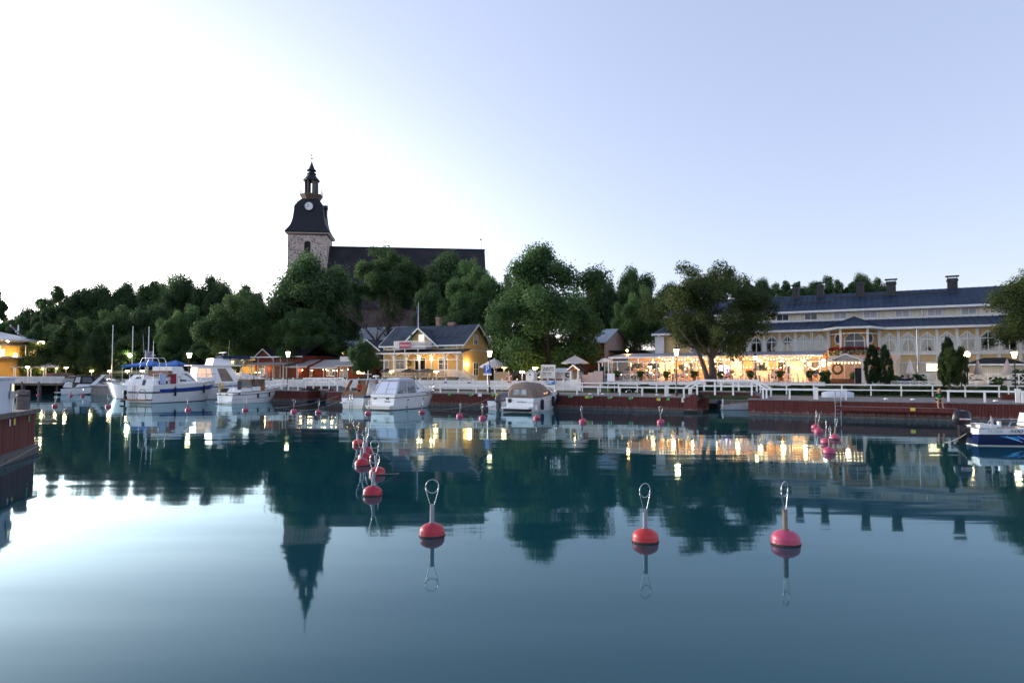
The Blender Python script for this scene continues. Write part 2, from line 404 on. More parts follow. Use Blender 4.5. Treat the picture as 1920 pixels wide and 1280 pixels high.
def quay_block(label, s0, s1, t0, depth=2.2, top=DECK):
    "timber-faced quay: plank facing, end facings, deck on top"
    root = harbour('quay_wall', label, 'quay', s0, t0, 0)
    L = s1 - s0
    MB().box(.06, L-.06, .06, depth-.02, -1, top-.12).build('core', red_stain, root)
    b = MB(); x = 0.0; rnd = random.Random(int(s0*10))
    while x < L - .05:
        w = min(.19, L - x); d = rnd.uniform(-.012, .012)
        b.box(x, x+w-.02, -.02+d, .055, -1, top-.10); x += w
    y = .06
    while y < depth - .1:
        for xs in (0, L):
            d = rnd.uniform(-.012, .012)
            b.box(xs-.05 if xs == 0 else xs-.055, xs+.055 if xs == 0 else xs+.05+d, y, y+.17, -1, top-.10)
        y += .19
    tag(b.build('plank_facing', qred, root), kind='stuff')
    dk = MB(); y = -.08
    while y < depth - .05:
        dk.box(-.06, L+.06, y, y+.135, top-.10, top+rnd.uniform(-.006, .006)); y += .145
    tag(dk.build('deck_boards', deck_m, root), kind='stuff')
    MB().box(-.02, L+.02, -.16, -.025, .0, .17).build('waterline_beam', wood_post, root)
    return root
SA0, SA1 = S(500, 0), S(577, 0)                 # red quay left of the narrow inlet
SB0, SB1 = S(613, 0), S(1317, 0)                # long middle quay
TR = -2.0; SC0, SC1 = S(1403, TR), S_MAX        # right quay, a little nearer the water
quay_block('dark red timber quay beside the inlet with the wooden footbridge, left section', SA0, SA1, 0)
quay_block('long dark red timber quay with green and yellow berth tags', SB0, SB1, 0)
quay_block('dark red timber quay with peeling lower planks below the seated person', SC0, SC1, TR, 4.2)
def slab(label, s0, s1, t0, t1, top):
    root = harbour('promenade', label, 'promenade', s0, t0, 0)
    root['kind'] = 'structure'
    MB().box(0, s1-s0, 0, t1-t0, -1, top).build('paving', paving, root)
slab('grey paved promenade behind the left quay', S(470, 2.2), SA1-.4, 2.2, 9.3, 1.33)
slab('grey paved promenade in front of the picket fence', SB0+1.2, SB1-3.0, 2.2, 9.3, 1.33)
slab('grey paved promenade in front of the restaurant', SC0+.5, S_MAX, 2.2, 9.3, 1.33)

# left: boardwalk on piles
def boardwalk():
    L = (PB - PA).length; ang = math.atan2((PB-PA).y, (PB-PA).x)
    r = thing('boardwalk', 'wooden boardwalk on piles with pale mesh fence, left of the brown motor cruiser', 'boardwalk', (PA.x, PA.y, 0), ang)
    b = MB(); x = 0; rnd = random.Random(3)
    while x < L: b.box(x, x+.19, 0, 6.5, 1.58, 1.70+rnd.uniform(-.008,.008)); x += .2
    tag(b.build('deck_boards', wood_grey, r), kind='stuff')
    MB().box(0, L, -.06, .02, 1.38, 1.68).build('fascia', mat('fascia_brown', (.14,.10,.075), .8, .25, 2), r)
    MB().box(0, L, 5.6, 5.7, -1, 1.57).build('back_wall', dark, r)  # near-black sheet standing in for the shade under the deck
    pm = MB().tube((0,0,-1.2),(0,0,1.56),.13,.12,8).mesh('pile', wood_post, True)
    pt = MB().tube((0,0,-1.2),(0,0,2.0),.16,.15,8).mesh('mooring_pile', wood_post, True)
    k = 0; x = 1.0
    while x < L: inst('pile', pm, r, (x, .35, 0)); inst('pile', pm, r, (x+.9, 3.0, 0)); x += 2.7
    for px in (33, 64): q = at(px, 735, 114.4); inst('mooring_pile', pt, r, ((q.x-PA.x)/math.cos(ang), -.35, 0))
    # fence: posts, rails and a pale infill of fine balusters
    fm = MB().box(-.05,.05,-.05,.05,1.7,2.86).mesh('fence_post', white)
    x = 0.4
    while x < L: inst('fence_post', fm, r, (x, .12, 0)); x += 1.45
    MB().box(0, L, .09, .15, 2.80, 2.90).build('top_rail', white, r); MB().box(0, L, .09, .15, 1.80, 1.88).build('bottom_rail', white, r)
    b = MB(); x = L - 80
    while x < L: b.box(x, x+.045, .10, .14, 1.88, 2.80); x += .085
    tag(b.build('balusters', white, r), kind='stuff')
    L2 = (PC - PB).length; a2 = math.atan2((PC-PB).y, (PC-PB).x)
    r2 = thing('quay_wall', 'grey concrete quay behind the moored motor yachts', 'quay', (PB.x, PB.y, 0), a2)
    MB().box(0, L2, 0, 9, -1, 1.36).build('core', paving, r2); MB().box(-.02, L2, -.08, .3, 1.2, 1.42).build('edge_beam', wood_post, r2)
boardwalk()

# ================================================================== railings
def railing(label, s0, s1, t, z, h=.85, rails=((.78,.14),), spacing=2.3, w=.13, group=None, cap=.0, name='quay_railing', posts=None):
    r = harbour(name, label, 'railing', s0, t, z, group=group); L = s1 - s0
    pm = MB().box(-w/2, w/2, -w/2, w/2, 0, h).mesh('post', white)
    n = max(1, round(L/spacing))
    for x in (posts if posts else [L*i/n for i in range(n+1)]): inst('post', pm, r, (x, 0, 0))
    for zc, hh in rails: MB().box(-.12, L+.12, -w/2-.035, -w/2-.002, zc-hh/2, zc+hh/2).build('rail', white, r)
    return r
railing('low white railing along the middle quay edge, behind the berth tags', S(1082, .5), S(1292, .5), .5, DECK, .84)
railing('low white railing along the quay edge below the parking sign', S(826, .5), S(1040, .5), .5, DECK, .84)
railing('low white railing on the red quay at the wooden boat bow', S(505, .5), S(541, .5), .5, DECK, .84)
railing('low white railing on the quay left of the stepped bench ledge', S(1430, TR+.4), S(1585, TR+.4), TR+.4, DECK, .84, posts=None)
railing('low white railing on the quay edge right of the seated person', S(1777, TR+.4), S(1990, TR+.4), TR+.4, DECK, .84)
two = ((.98,.12),(.52,.11))
railing('two-rail white railing at the back of the middle promenade below the terrace', S(1092, 8.8), S(1306, 8.8), 8.8, 1.40, 1.04, two, 2.2, .11)
railing('two-rail white railing at the back of the promenade in front of the hedge', S(1425, 8.8), S(1872, 8.8), 8.8, 1.40, 1.04, two, 2.4, .11)
railing('dense white railing by the flower beds at the promenade end', S(1890, 8.2), S(2010, 8.2), 8.2, 1.40, 1.02, two, .62, .1)

# ================================================================== footbridges over the inlets
def footbridge(label, sx0, sx1, t, zlow, rise, run, depth, group):
    r = harbour('footbridge', label, 'footbridge', sx0, t, 0, group=group); L = sx1 - sx0; zt = zlow + rise
    b = MB(); y = 0
    while y < depth: b.box(0, L, y, y+.135, zt-.08, zt); y += .145
    tag(b.build('deck_boards', deck_m, r), kind='stuff')
    for y in (.02, depth-.14): MB().box(-.1, L+.1, y, y+.1, zt-.30, zt-.085).build('beam', mat('bridge_beam', (.06,.02,.016), .8, .2, 3), r)
    for sgn, x0 in ((-1, 0), (1, L)):
        for k in range(3):
            xa = x0 + sgn*(k*.42); xb = x0 + sgn*((k+1)*.42)
            MB().box(min(xa,xb), max(xa,xb), .05, depth-.05, zlow-.3, zt-.13-k*.17).build('step', deck_m, r)
    for sgn, x0 in ((-1, 0), (1, L)):     # stepped red cheek walls at the ends
        pts = [(x0,0,-.6),(x0+sgn*run,0,-.6),(x0+sgn*run,0,zlow-.13)]
        for k in range(3): pts += [(x0+sgn*(run-(k+.35)*run/3), 0, zlow-.12+k*rise/3), (x0+sgn*(run-(k+.35)*run/3), 0, zlow-.1+(k+1)*rise/3-.06)]
        pts += [(x0,0,zt-.06)]
        MB().prism([(x, y-.06, z) for x, y, z in pts], (0,.04,0)).build('cheek_wall', qred, r)
    for y in (-.05, depth):
        pm = MB().box(-.07,.07,-.05,.05,zt-.30,zt+.98).mesh('post', white)
        for k in range(4): inst('post', pm, r, (L*k/3, y, 0))
        pe = MB().box(-.07,.07,-.05,.05,zlow-.1,zlow+.86).mesh('end_post', white)
        for x in (-run, L+run): inst('end_post', pe, r, (x, y, 0))
        yy = y - .075
        MB().box(-.1, L+.1, yy-.025, yy+.02, zt+.84, zt+1.0).build('rail', white, r); MB().box(0, L, yy-.025, yy+.02, zt+.40, zt+.5).build('rail', white, r)
        MB().bar((-run, yy-.003, zlow+.78), (0, yy-.003, zt+.92), .045, .15).build('sloped_rail', white, r)
        MB().bar((L, yy-.003, zt+.92), (L+run, yy-.003, zlow+.78), .045, .15).build('sloped_rail', white, r)
    return r
footbridge('white railed footbridge over the inlet with the small skiff', SB1-.25, S(1403, -1)+.25, -.9, DECK, .52, 1.15, 2.6, 'footbridges on the quay')
footbridge('white railed footbridge over the inlet between the wooden boat and the open cruiser', SA1-.35, SB0+.35, .1, DECK, .55, 1.25, 2.2, 'footbridges on the quay')
def inlet(label, s0, s1, t, w):
    r = harbour('jetty', label, 'jetty', s0, t, 0)
    b = MB(); y = 0
    while y < 1.3: b.box(0, w, y, y+.135, .78, .84); y += .145
    tag(b.build('deck_boards', deck_m, r), kind='stuff')
    MB().box(0, w, -.04, .04, .52, .76).build('beam', wood_grey, r)
    pm = MB().tube((0,0,-1),(0,0,.95),.06,.06,8).mesh('post', white, True)
    for k in range(4): inst('post', pm, r, (.3 + (w-.6)*k/3, -.09, 0))
inlet('low grey jetty at the back of the inlet behind the small skiff', SB1-3, 0, 7.4, S(1403,2)-SB1+6)
inlet('low grey jetty at the back of the narrow inlet', SA1-.5, 0, 7.4, SB0-SA1+2)
# stepped ledge, ladder and tags on the right quay
def ledge():
    a, b = S(1574, TR-.5), S(1794, TR-.5)
    r = harbour('quay_ledge', 'red timber step ledge hung on the quay front under the seated person', 'ledge', a, TR-.62, 0)
    MB().box(0, b-a, 0, .56, .82, .90).build('tread', deck_m, r); MB().box(.0, b-a, -.05, -.005, .58, .88).build('fascia', qred, r)
    MB().box(.0, b-a, .02, .5, .60, .81).build('beam', red_stain, r)
    r = harbour('quay_ladder', 'grey steel ladder on the red quay beside the step ledge', 'ladder', S(1570, TR-.3), TR-.22, 0)
    for x in (-.2, .2): MB().pipe([(x,0,-.8),(x,0,1.9),(x,.2,2.05),(x,.45,2.0),(x,.5,1.36)], .03, 6).build('side_rail', steel, r)
    for k in range(8): MB().tube((-.2,0,-.5+.28*k),(.2,0,-.5+.28*k),.018).build('rung', steel, r)
ledge()
tag_y = mat('tag_yellow', (.62,.52,.08), .5, .1); tag_g = mat('tag_green', (.09,.42,.10), .5, .1); tag_w = mat('tag_white', (.75,.76,.78), .5, .1)
def berth_tag(px, py, wpx, hpx, m, lab, t=-.06, grp=None):
    s, z = hit(px, py, t); a, b = hit(px-wpx/2, py-hpx/2, t), hit(px+wpx/2, py+hpx/2, t)
    o = MB().box(a[0]-s, b[0]-s, -.02, 0, b[1]-z, a[1]-z).build('berth_tag', m)
    o.location = W(s, t-.02, z); o.rotation_euler.z = PHI
    tag(o, lab, 'berth tag', grp or 'berth tags on the middle quay')
for px, py, w, m, lab in ((1100.5,744,6.5,tag_y,'yellow berth tag joined to a green one on the middle quay'),(1106.5,744,4.5,tag_g,'green berth tag joined to the yellow tag, below the notice stand'),(1142,745,4.5,tag_g,'lone green berth tag left of the two hoop stands'),
        (1181.5,746,5,tag_g,'green berth tag below the two hoop stands'),(1235,748.5,7,tag_y,'lone yellow berth tag left of the quay lantern lamp'),(1253,748,5.5,tag_g,'green berth tag below the white service pillar'),(1068,743,4.5,tag_g,'green berth tag beside the beige canopy cruiser bow'),
        (882.5,739.5,4.5,tag_g,'green berth tag left of the small notice sheet'),(924.5,740,4.5,tag_g,'green berth tag above the runabout, beside a yellow one'),(931.5,740,6,tag_y,'yellow berth tag above the runabout'),(843,738.5,5,tag_g,'green berth tag at the bow of the canvas cruiser')):
    berth_tag(px, py, w, 4.8, m, lab)
for px, py in ((1110.5,743.5),(1146.5,744.5),(1186,745.5),(1072.5,742.7),(886.5,739.2)):
    berth_tag(px, py, 2, 2.5, tag_w, 'tiny white disc beside a green berth tag on the quay', grp='white discs beside the berth tags')
berth_tag(1711.5, 767, 9.5, 6, tag_y, 'yellow plate on the red step ledge', TR-.7, 'ledge plate')
for px, py, w, h, lab in ((1284,749.5,10,7.5,'white notice sheet on the red quay by the inlet'),(900,740,8,6,'white notice sheet on the red quay beside the runabout')):
    s, z = hit(px, py, -.06); k = 70/1280
    o = MB().box(-w*k/2, w*k/2, -.02, 0, -h*k/2, h*k/2).build('notice_sheet', tag_w); o.location = W(s, -.09, z); o.rotation_euler.z = PHI
    tag(o, lab, 'notice')

# ================================================================== near dock at the left edge
def near_dock():
    c0 = onz(62, 846, 0); c1 = onz(-30, 881, 0)
    d = (c1 - c0).normalized(); L = 16.0; ang = math.atan2(d.y, d.x)   # +x runs toward the camera side, y to the land side
    r = thing('near_dock', 'tall dark red plank dock with kiosk and bollard on top', 'dock', (c0.x, c0.y, 0), ang)
    H = 1.86; rnd = random.Random(5); W_ = 7.0
    for y in (0,): pass
    # local: x along the front, y = -land? choose land side away from open water
    sgn = -1
    MB().box(.05, L, *(sorted((sgn*.06, sgn*W_))), -1, H-.12).build('core', red_stain, r)
    pl = [MB().box(0, .235, -.045, 0, -1, H-.1).mesh('plank', qred), MB().box(0, .225, -.03, .01, -1, H-.1).mesh('plank', qred)]
    x = 0.02
    while x < 6.0: inst('plank', pl[rnd.randrange(2)], r, (x, .04, 0)); x += .245
    y = .0
    pe = MB().box(-.04, 0, 0, .235, -1, H-.1).mesh('end_plank', qred)
    y = -.24
    while y > -W_: inst('plank', pe, r, (.04+rnd.uniform(-.01,.01), y, 0)); y -= .245
    dm = MB().box(-.1, L, 0, .17, H-.1, H).mesh('deck_plank', wood_grey); y = -.12
    while y > -W_: inst('deck_plank', dm, r, (0, y, rnd.uniform(-.006,.006))); y -= .18
    MB().box(-.12, L, .05, .2, H-.16, H+.015).build('edge_beam', wood_post, r)
    MB().box(.25, L, .06, .26, -.12, .36).build('fender_beam', wood_post, r)
    MB().tube((.0,.27,.3),(7,.29,-.02),.012,n=5).build('slack_rope', rope_m, r)
    # small tags
    for x, w, m in ((1.02,.14,tag_g),(3.0,.2,tag_y),(3.62,.12,tag_w)): MB().box(x, x+w, .06, .075, H-.5, H-.24).build('berth_tag', m, r)
    M4 = Matrix.Translation((c0.x, c0.y, 0)) @ Matrix.Rotation(ang, 4, 'Z')
    def on_dock(px, py): # point on deck level
        return onz(px, py, H)
    b = on_dock(43, 767)
    bo = thing('dock_bollard', 'thick dark wooden bollard on the near red dock', 'bollard', (b.x, b.y, H), ang)
    MB().lathe([(.25,0),(.26,.1),(.25,.75),(.245,.8),(.2,.82)], 12).build('post', wood_post, bo, smooth=40)
    MB().lathe([(.262,.55),(.268,.57),(.268,.62),(.262,.64)], 12, cap=False).build('iron_band', iron, bo)
    kx = on_dock(26, 772)
    k = thing('dock_kiosk', 'pale blue white service kiosk on the near dock with a small window', 'kiosk', (kx.x, kx.y, H), ang)
    kb = mat('kiosk_paint', (.55,.60,.68), .5, .06, 2, grime=.1)
    MB().box(0, 3.2, -1.8, 0, 0, 1.32).build('wall', kb, k); MB().box(-.06, 3.3, -1.9, .08, 1.325, 1.40).build('roof', kb, k)
    MB().box(.18, .55, .003, .03, .62, 1.12).build('window', glow('kiosk_window', (1,.9,.55), .22), k)
    for a in ((.15,.18,.59,1.15),(.55,.58,.59,1.15)): MB().box(a[0],a[1],.003,.04,a[2],a[3]).build('window_frame', iron, k)
    MB().tube((.66,.12,0),(.66,.12,.55),.03).build('standpipe', steel, k); MB().box(.56,.76,.05,.19,.55,.85).build('meter_box', steel, k)
near_dock()
# ================================================================== church on the hill
def stone_wall():
    m, n, l, p = nodes_of('church_rubble_stone')
    tc = n.new('ShaderNodeTexCoord'); mp = n.new('ShaderNodeMapping'); mp.inputs['Scale'].default_value = (1, 1, 1.6); l.new(tc.outputs['Object'], mp.inputs[0])
    vo = n.new('ShaderNodeTexVoronoi'); vo.inputs['Scale'].default_value = 1.9; l.new(mp.outputs[0], vo.inputs['Vector'])
    v2 = n.new('ShaderNodeTexVoronoi'); v2.feature = 'DISTANCE_TO_EDGE'; v2.inputs['Scale'].default_value = 1.9; l.new(mp.outputs[0], v2.inputs['Vector'])
    sp = n.new('ShaderNodeSeparateColor'); l.new(vo.outputs['Color'], sp.inputs[0])
    r1 = n.new('ShaderNodeValToRGB'); r1.color_ramp.interpolation = 'CONSTANT'
    r1.color_ramp.elements[0].color = (.36,.29,.26,1); e = r1.color_ramp.elements.new(.5); e.color = (.10,.08,.07,1); r1.color_ramp.elements[-1].position = .78; r1.color_ramp.elements[-1].color = (.22,.13,.10,1)
    l.new(sp.outputs[0], r1.inputs[0])
    no = n.new('ShaderNodeTexNoise'); no.inputs['Scale'].default_value = .8; no.inputs['Detail'].default_value = 5; l.new(tc.outputs['Object'], no.inputs['Vector'])
    ad = n.new('ShaderNodeMath'); ad.operation = 'MULTIPLY_ADD'; ad.inputs[1].default_value = .5; l.new(no.outputs['Fac'], ad.inputs[0]); ad.inputs[2].default_value = -.12
    gt = n.new('ShaderNodeMath'); gt.operation = 'GREATER_THAN'; l.new(v2.outputs[0], gt.inputs[0]); l.new(ad.outputs[0], gt.inputs[1])
    mx = n.new('ShaderNodeMix'); mx.data_type = 'RGBA'; mx.inputs[6].default_value = (.56,.47,.42,1); l.new(gt.outputs[0], mx.inputs[0]); l.new(r1.outputs[0], mx.inputs[7])
    l.new(mx.outputs[2], p.inputs['Base Color']); p.inputs['Roughness'].default_value = .9
    return m
def church():
    Y = 170.0; c0 = at(539, 470, Y); rot = R(6.5)
    zh = lambda py, dy=0: at(578, py, Y + dy).z
    base = ground_z(c0.x, c0.y) - .6
    r = thing('church', 'medieval stone church with black shingled bell tower and long dark roof on the hill', 'church', (c0.x, c0.y, 0), rot)
    stone = stone_wall(); shingle = mat('tarred_shingles', (.012,.014,.02), .62, .3, 3, boards=('Z', .35), spec=.35)
    roof_sh = mat('nave_shingles', (.019,.017,.022), .68, .45, .35, boards=('Z', .4), spec=.3)
    pale = mat('lime_plaster', (.46,.38,.33), .85, .12, 2)
    w = 9.6; h0 = zh(440); cx, cy = w/2, w/2
    MB().box(0, w, 0, w, base, h0).build('tower_wall', stone, r)
    # window
    x0, x1, z0, z1 = cx-1.6+.9, cx+.9-.1, zh(474), zh(455)
    arch = lambda xa, xb, za, zb, y: [(xa,y,za),(xb,y,za),(xb,y,zb)] + [((xa+xb)/2+(xb-xa)/2*math.cos(a), y, zb+(xb-xa)/2*.7*math.sin(a)) for a in (math.pi*k/8 for k in range(1,8))] + [(xa,y,zb)]
    fr = MB().prism(arch(x0-.35, x1+.35, z0-.1, z1, -.06), (0,.04,0)).build('window', pale, r)
    MB().prism(arch(x0, x1, z0, z1, -.09), (0,.025,0)).build('louver', mat('louver_dark', (.012,.010,.010), .7, .3, 3, boards=('Z',.25)), fr)
    # square bell roof with curved profile
    prof = [(440,10.8),(437.5,10.9),(436,10.7),(430,9.55),(424,8.7),(418,8.15),(411,7.75),(402,7.45),(393,7.2),(386,6.7),(380,5.95),(375.5,4.9),(372,4.0)]
    ring = [(wd/2*math.sqrt(2), zh(py, 3)) for py, wd in prof]
    MB().lathe(ring, 4, (cx,cy,0), R(45)).build('bell_roof', shingle, r, smooth=25)
    MB().lathe([(10.6/2*1.414, zh(440,3)-.28),(10.75/2*1.414, zh(440,3)-.02)], 4, (cx,cy,0), R(45)).build('eave_cornice', pale, r)
    zc = zh(385.7, 1)
    yc = cy - 3.72
    cb = MB().lathe([(1.25,-.5),(1.25,.18),(1.1,.22)], 20).build('clock_housing', shingle, r, loc=(cx+.12, yc, zc)); cb.rotation_euler = (R(90),0,0)
    f = MB().lathe([(1.02,0),(1.02,.05)], 28).build('clock_face', mat('clock_white', (.78,.78,.80), .4, .03), r, loc=(cx+.12, yc-.225, zc)); f.rotation_euler = (R(90),0,0)
    MB().bar((0,0,.07),(-.42,.50,.07),.12,.02).build('hour_hand', iron, f); MB().bar((0,0,.075),(-.80,-.30,.075),.08,.02).build('minute_hand', iron, f)
    for k in range(12):
        a = k*math.pi/6; MB().bar((.8*math.sin(a),.8*math.cos(a),.06),(.95*math.sin(a),.95*math.cos(a),.06),.07,.02).build('hour_mark', iron, f)
    # small dormers with finials left, right
    for sx in (-1, 1):
        d = MB(); xa = cx + sx*2.7; xb = cx + sx*4.05
        d.box(min(xa,xb), max(xa,xb), cy-.8, cy+.8, zc-2.0, zc+.2).prism([(xa,cy-1.0,zc+.2),(xa,cy+1.0,zc+.2),(xa,cy,zc+1.25)], (xb-xa+sx*.15,0,0))
        dd = d.build('dormer', shingle, r)
        MB().box(min(xb,xb+sx*.05), max(xb,xb+sx*.05), cy-.55, cy+.55, zc-1.8, zc+.15).build('shutter', pale, dd)
        MB().tube((xb,cy,zc+1.2),(xb,cy,zc+2.3),.06,.03).build('finial', iron, dd)
    # balcony, lantern, spire (octagonal)
    o8 = R(22.5); bz = zh(364, 4)
    MB().lathe([(1.9,zh(374,4)-.6),(2.25,zh(374,4)),(2.95,bz-.25),(3.0,bz),(2.2,bz+.02)], 8, (cx,cy,0), o8).build('balcony', mat('balcony_wood', (.13,.095,.075), .7, .2, 2), r)
    rl = MB()
    pts = [(cx+2.9*math.cos(o8+k*math.pi/4), cy+2.9*math.sin(o8+k*math.pi/4)) for k in range(8)]
    for k in range(8):
        a, b = pts[k], pts[(k+1)%8]
        rl.tube((*a,bz),(*a,bz+1.15),.07,.07,6)
        for z in (.45,.95): rl.tube((*a,bz+z),(*b,bz+z),.045,.045,5)
    rl.build('balcony_railing', iron, r)
    lz = zh(337.5, 4); pm = MB().box(-.2,.2,-.16,.16,bz,lz+.1).mesh('lantern_post', mat('lantern_wood', (.12,.105,.10), .7, .2, 2))
    for k in range(8):
        a = o8 + k*math.pi/4; inst('lantern_post', pm, r, (cx+1.55*math.cos(a), cy+1.55*math.sin(a), 0), a)
    pn = MB().box(-.05,.05,-.42,.42,bz,lz).mesh('lantern_panel', mat('lantern_wood', (.12,.105,.10)))
    for k in (0,3,4,7): a = k*math.pi/4; inst('lantern_panel', pn, r, (cx+1.4*math.cos(a), cy+1.4*math.sin(a), 0), a)
    zz = lambda py: zh(py, 4)
    MB().lathe([(2.15,zz(337.5)),(2.2,zz(336)),(1.55,zz(331)),(1.12,zz(326)),(1.1,zz(325))], 8, (cx,cy,0), o8).build('lantern_roof', shingle, r)
    MB().lathe([(.9,zz(325)),(1.28,zz(324)),(1.15,zz(322.6)),(.72,zz(321.5)),(.75,zz(319.5)),(1.32,zz(318)),(1.2,zz(316.6)),(.8,zz(314.5)),(.62,zz(311)),(.34,zz(306)),(.12,zz(301)),(.05,zz(299))], 8, (cx,cy,0), o8).build('spire', shingle, r, smooth=40)
    v = MB().tube((cx,cy,zz(299.5)),(cx,cy,zz(283)),.05,.03,6).sphere((cx,cy,zz(294.6)),.24,8)
    v.cbox((cx-.18,cy,zz(288.5)),.5,.04,.22).cbox((cx,cy,zz(286)),.5,.04,.06)
    v.build('weather_vane', iron, r)
    # nave
    zr = at(700, 461, 175).z; xe = 9.6 + 40.3; half = 10.5; ze = zr - 17.0
    nave_base = base - 2
    MB().box(w+.05, xe-.3, cy-half+.6, cy+half-.6, nave_base, ze+.4).build('nave_wall', mat('nave_stone', (.17,.13,.12), .9, .25, 1.0, bump=.4), r)
    MB().prism([(w-.6,cy-half,ze),(w-.6,cy+half,ze),(w-.6,cy,zr)], (xe-w+.6,0,0)).build('nave_roof', roof_sh, r)
    MB().prism([(xe-.001,cy-half+.6,ze),(xe-.001,cy+half-.6,ze),(xe-.001,cy,zr-.8)], (.05,0,0)).build('gable_boarding', shingle, r)
    MB().box(w-.4, xe+.1, cy-.16, cy+.16, zr-.18, zr+.12).build('ridge_cap', shingle, r)
    MB().tube((xe-.9,cy,zr),(xe-.9,cy,zr+3.6),.06,.03,6).cbox((xe-1.05,cy,zr+2.7),.5,.04,.3).build('gable_vane', iron, r)
church()
# ================================================================== trees
import numpy as np
def leaf_mat(name, c0, c1, hue=.0):
    m, n, l, p = nodes_of(name); out = n['Material Output']
    at_ = n.new('ShaderNodeAttribute'); at_.attribute_name = 'leaf_tone'
    rp = n.new('ShaderNodeValToRGB'); rp.color_ramp.elements[0].color = (*c0, 1); rp.color_ramp.elements[1].color = (*c1, 1); l.new(at_.outputs['Fac'], rp.inputs[0])
    oi = n.new('ShaderNodeObjectInfo'); mr = n.new('ShaderNodeMapRange'); mr.inputs[3].default_value = .8; mr.inputs[4].default_value = 1.22; l.new(oi.outputs['Random'], mr.inputs[0])
    vm = n.new('ShaderNodeVectorMath'); vm.operation = 'SCALE'; l.new(rp.outputs[0], vm.inputs[0]); l.new(mr.outputs[0], vm.inputs['Scale'])
    l.new(vm.outputs[0], p.inputs['Base Color']); p.inputs['Roughness'].default_value = .6; p.inputs['Specular IOR Level'].default_value = .25
    tr = n.new('ShaderNodeBsdfTranslucent'); l.new(vm.outputs[0], tr.inputs['Color'])
    mx = n.new('ShaderNodeMixShader'); mx.inputs[0].default_value = .48; l.new(p.outputs[0], mx.inputs[1]); l.new(tr.outputs[0], mx.inputs[2]); l.new(mx.outputs[0], out.inputs['Surface'])
    return m
LF = {'mid': leaf_mat('leaf_mid', (.036,.082,.030), (.105,.190,.060)), 'dark': leaf_mat('leaf_dark', (.032,.074,.032), (.090,.160,.056)),
      'olive': leaf_mat('leaf_olive', (.040,.070,.022), (.115,.155,.045)), 'fir': leaf_mat('leaf_thuja', (.014,.040,.014), (.045,.095,.028)),
      'willow': leaf_mat('leaf_willow', (.025,.060,.024), (.085,.150,.055))}
def leaves_mesh(name, P, Nn, size, tone, m, seed, aspect=.62):
    rng = np.random.default_rng(seed); n = len(P)
    a = np.cross(Nn, rng.normal(size=(n,3))); a /= np.linalg.norm(a, axis=1)[:,None] + 1e-9
    b = np.cross(Nn, a); sz = (size*rng.uniform(.65, 1.35, n))[:,None]
    v = np.stack([P - a*sz, P - b*sz*aspect, P + a*sz, P + b*sz*aspect], 1).reshape(-1,3)
    me = bpy.data.meshes.new(name); me.vertices.add(4*n); me.vertices.foreach_set('co', v.ravel())
    me.loops.add(4*n); me.loops.foreach_set('vertex_index', np.arange(4*n, dtype=np.int32))
    me.polygons.add(n); me.polygons.foreach_set('loop_start', np.arange(0, 4*n, 4, dtype=np.int32))
    me.update(calc_edges=True); me.validate()
    t = me.attributes.new('leaf_tone', 'FLOAT', 'FACE'); t.data.foreach_set('value', np.clip(tone, 0, 1).astype(np.float32))
    me.materials.append(m); return me
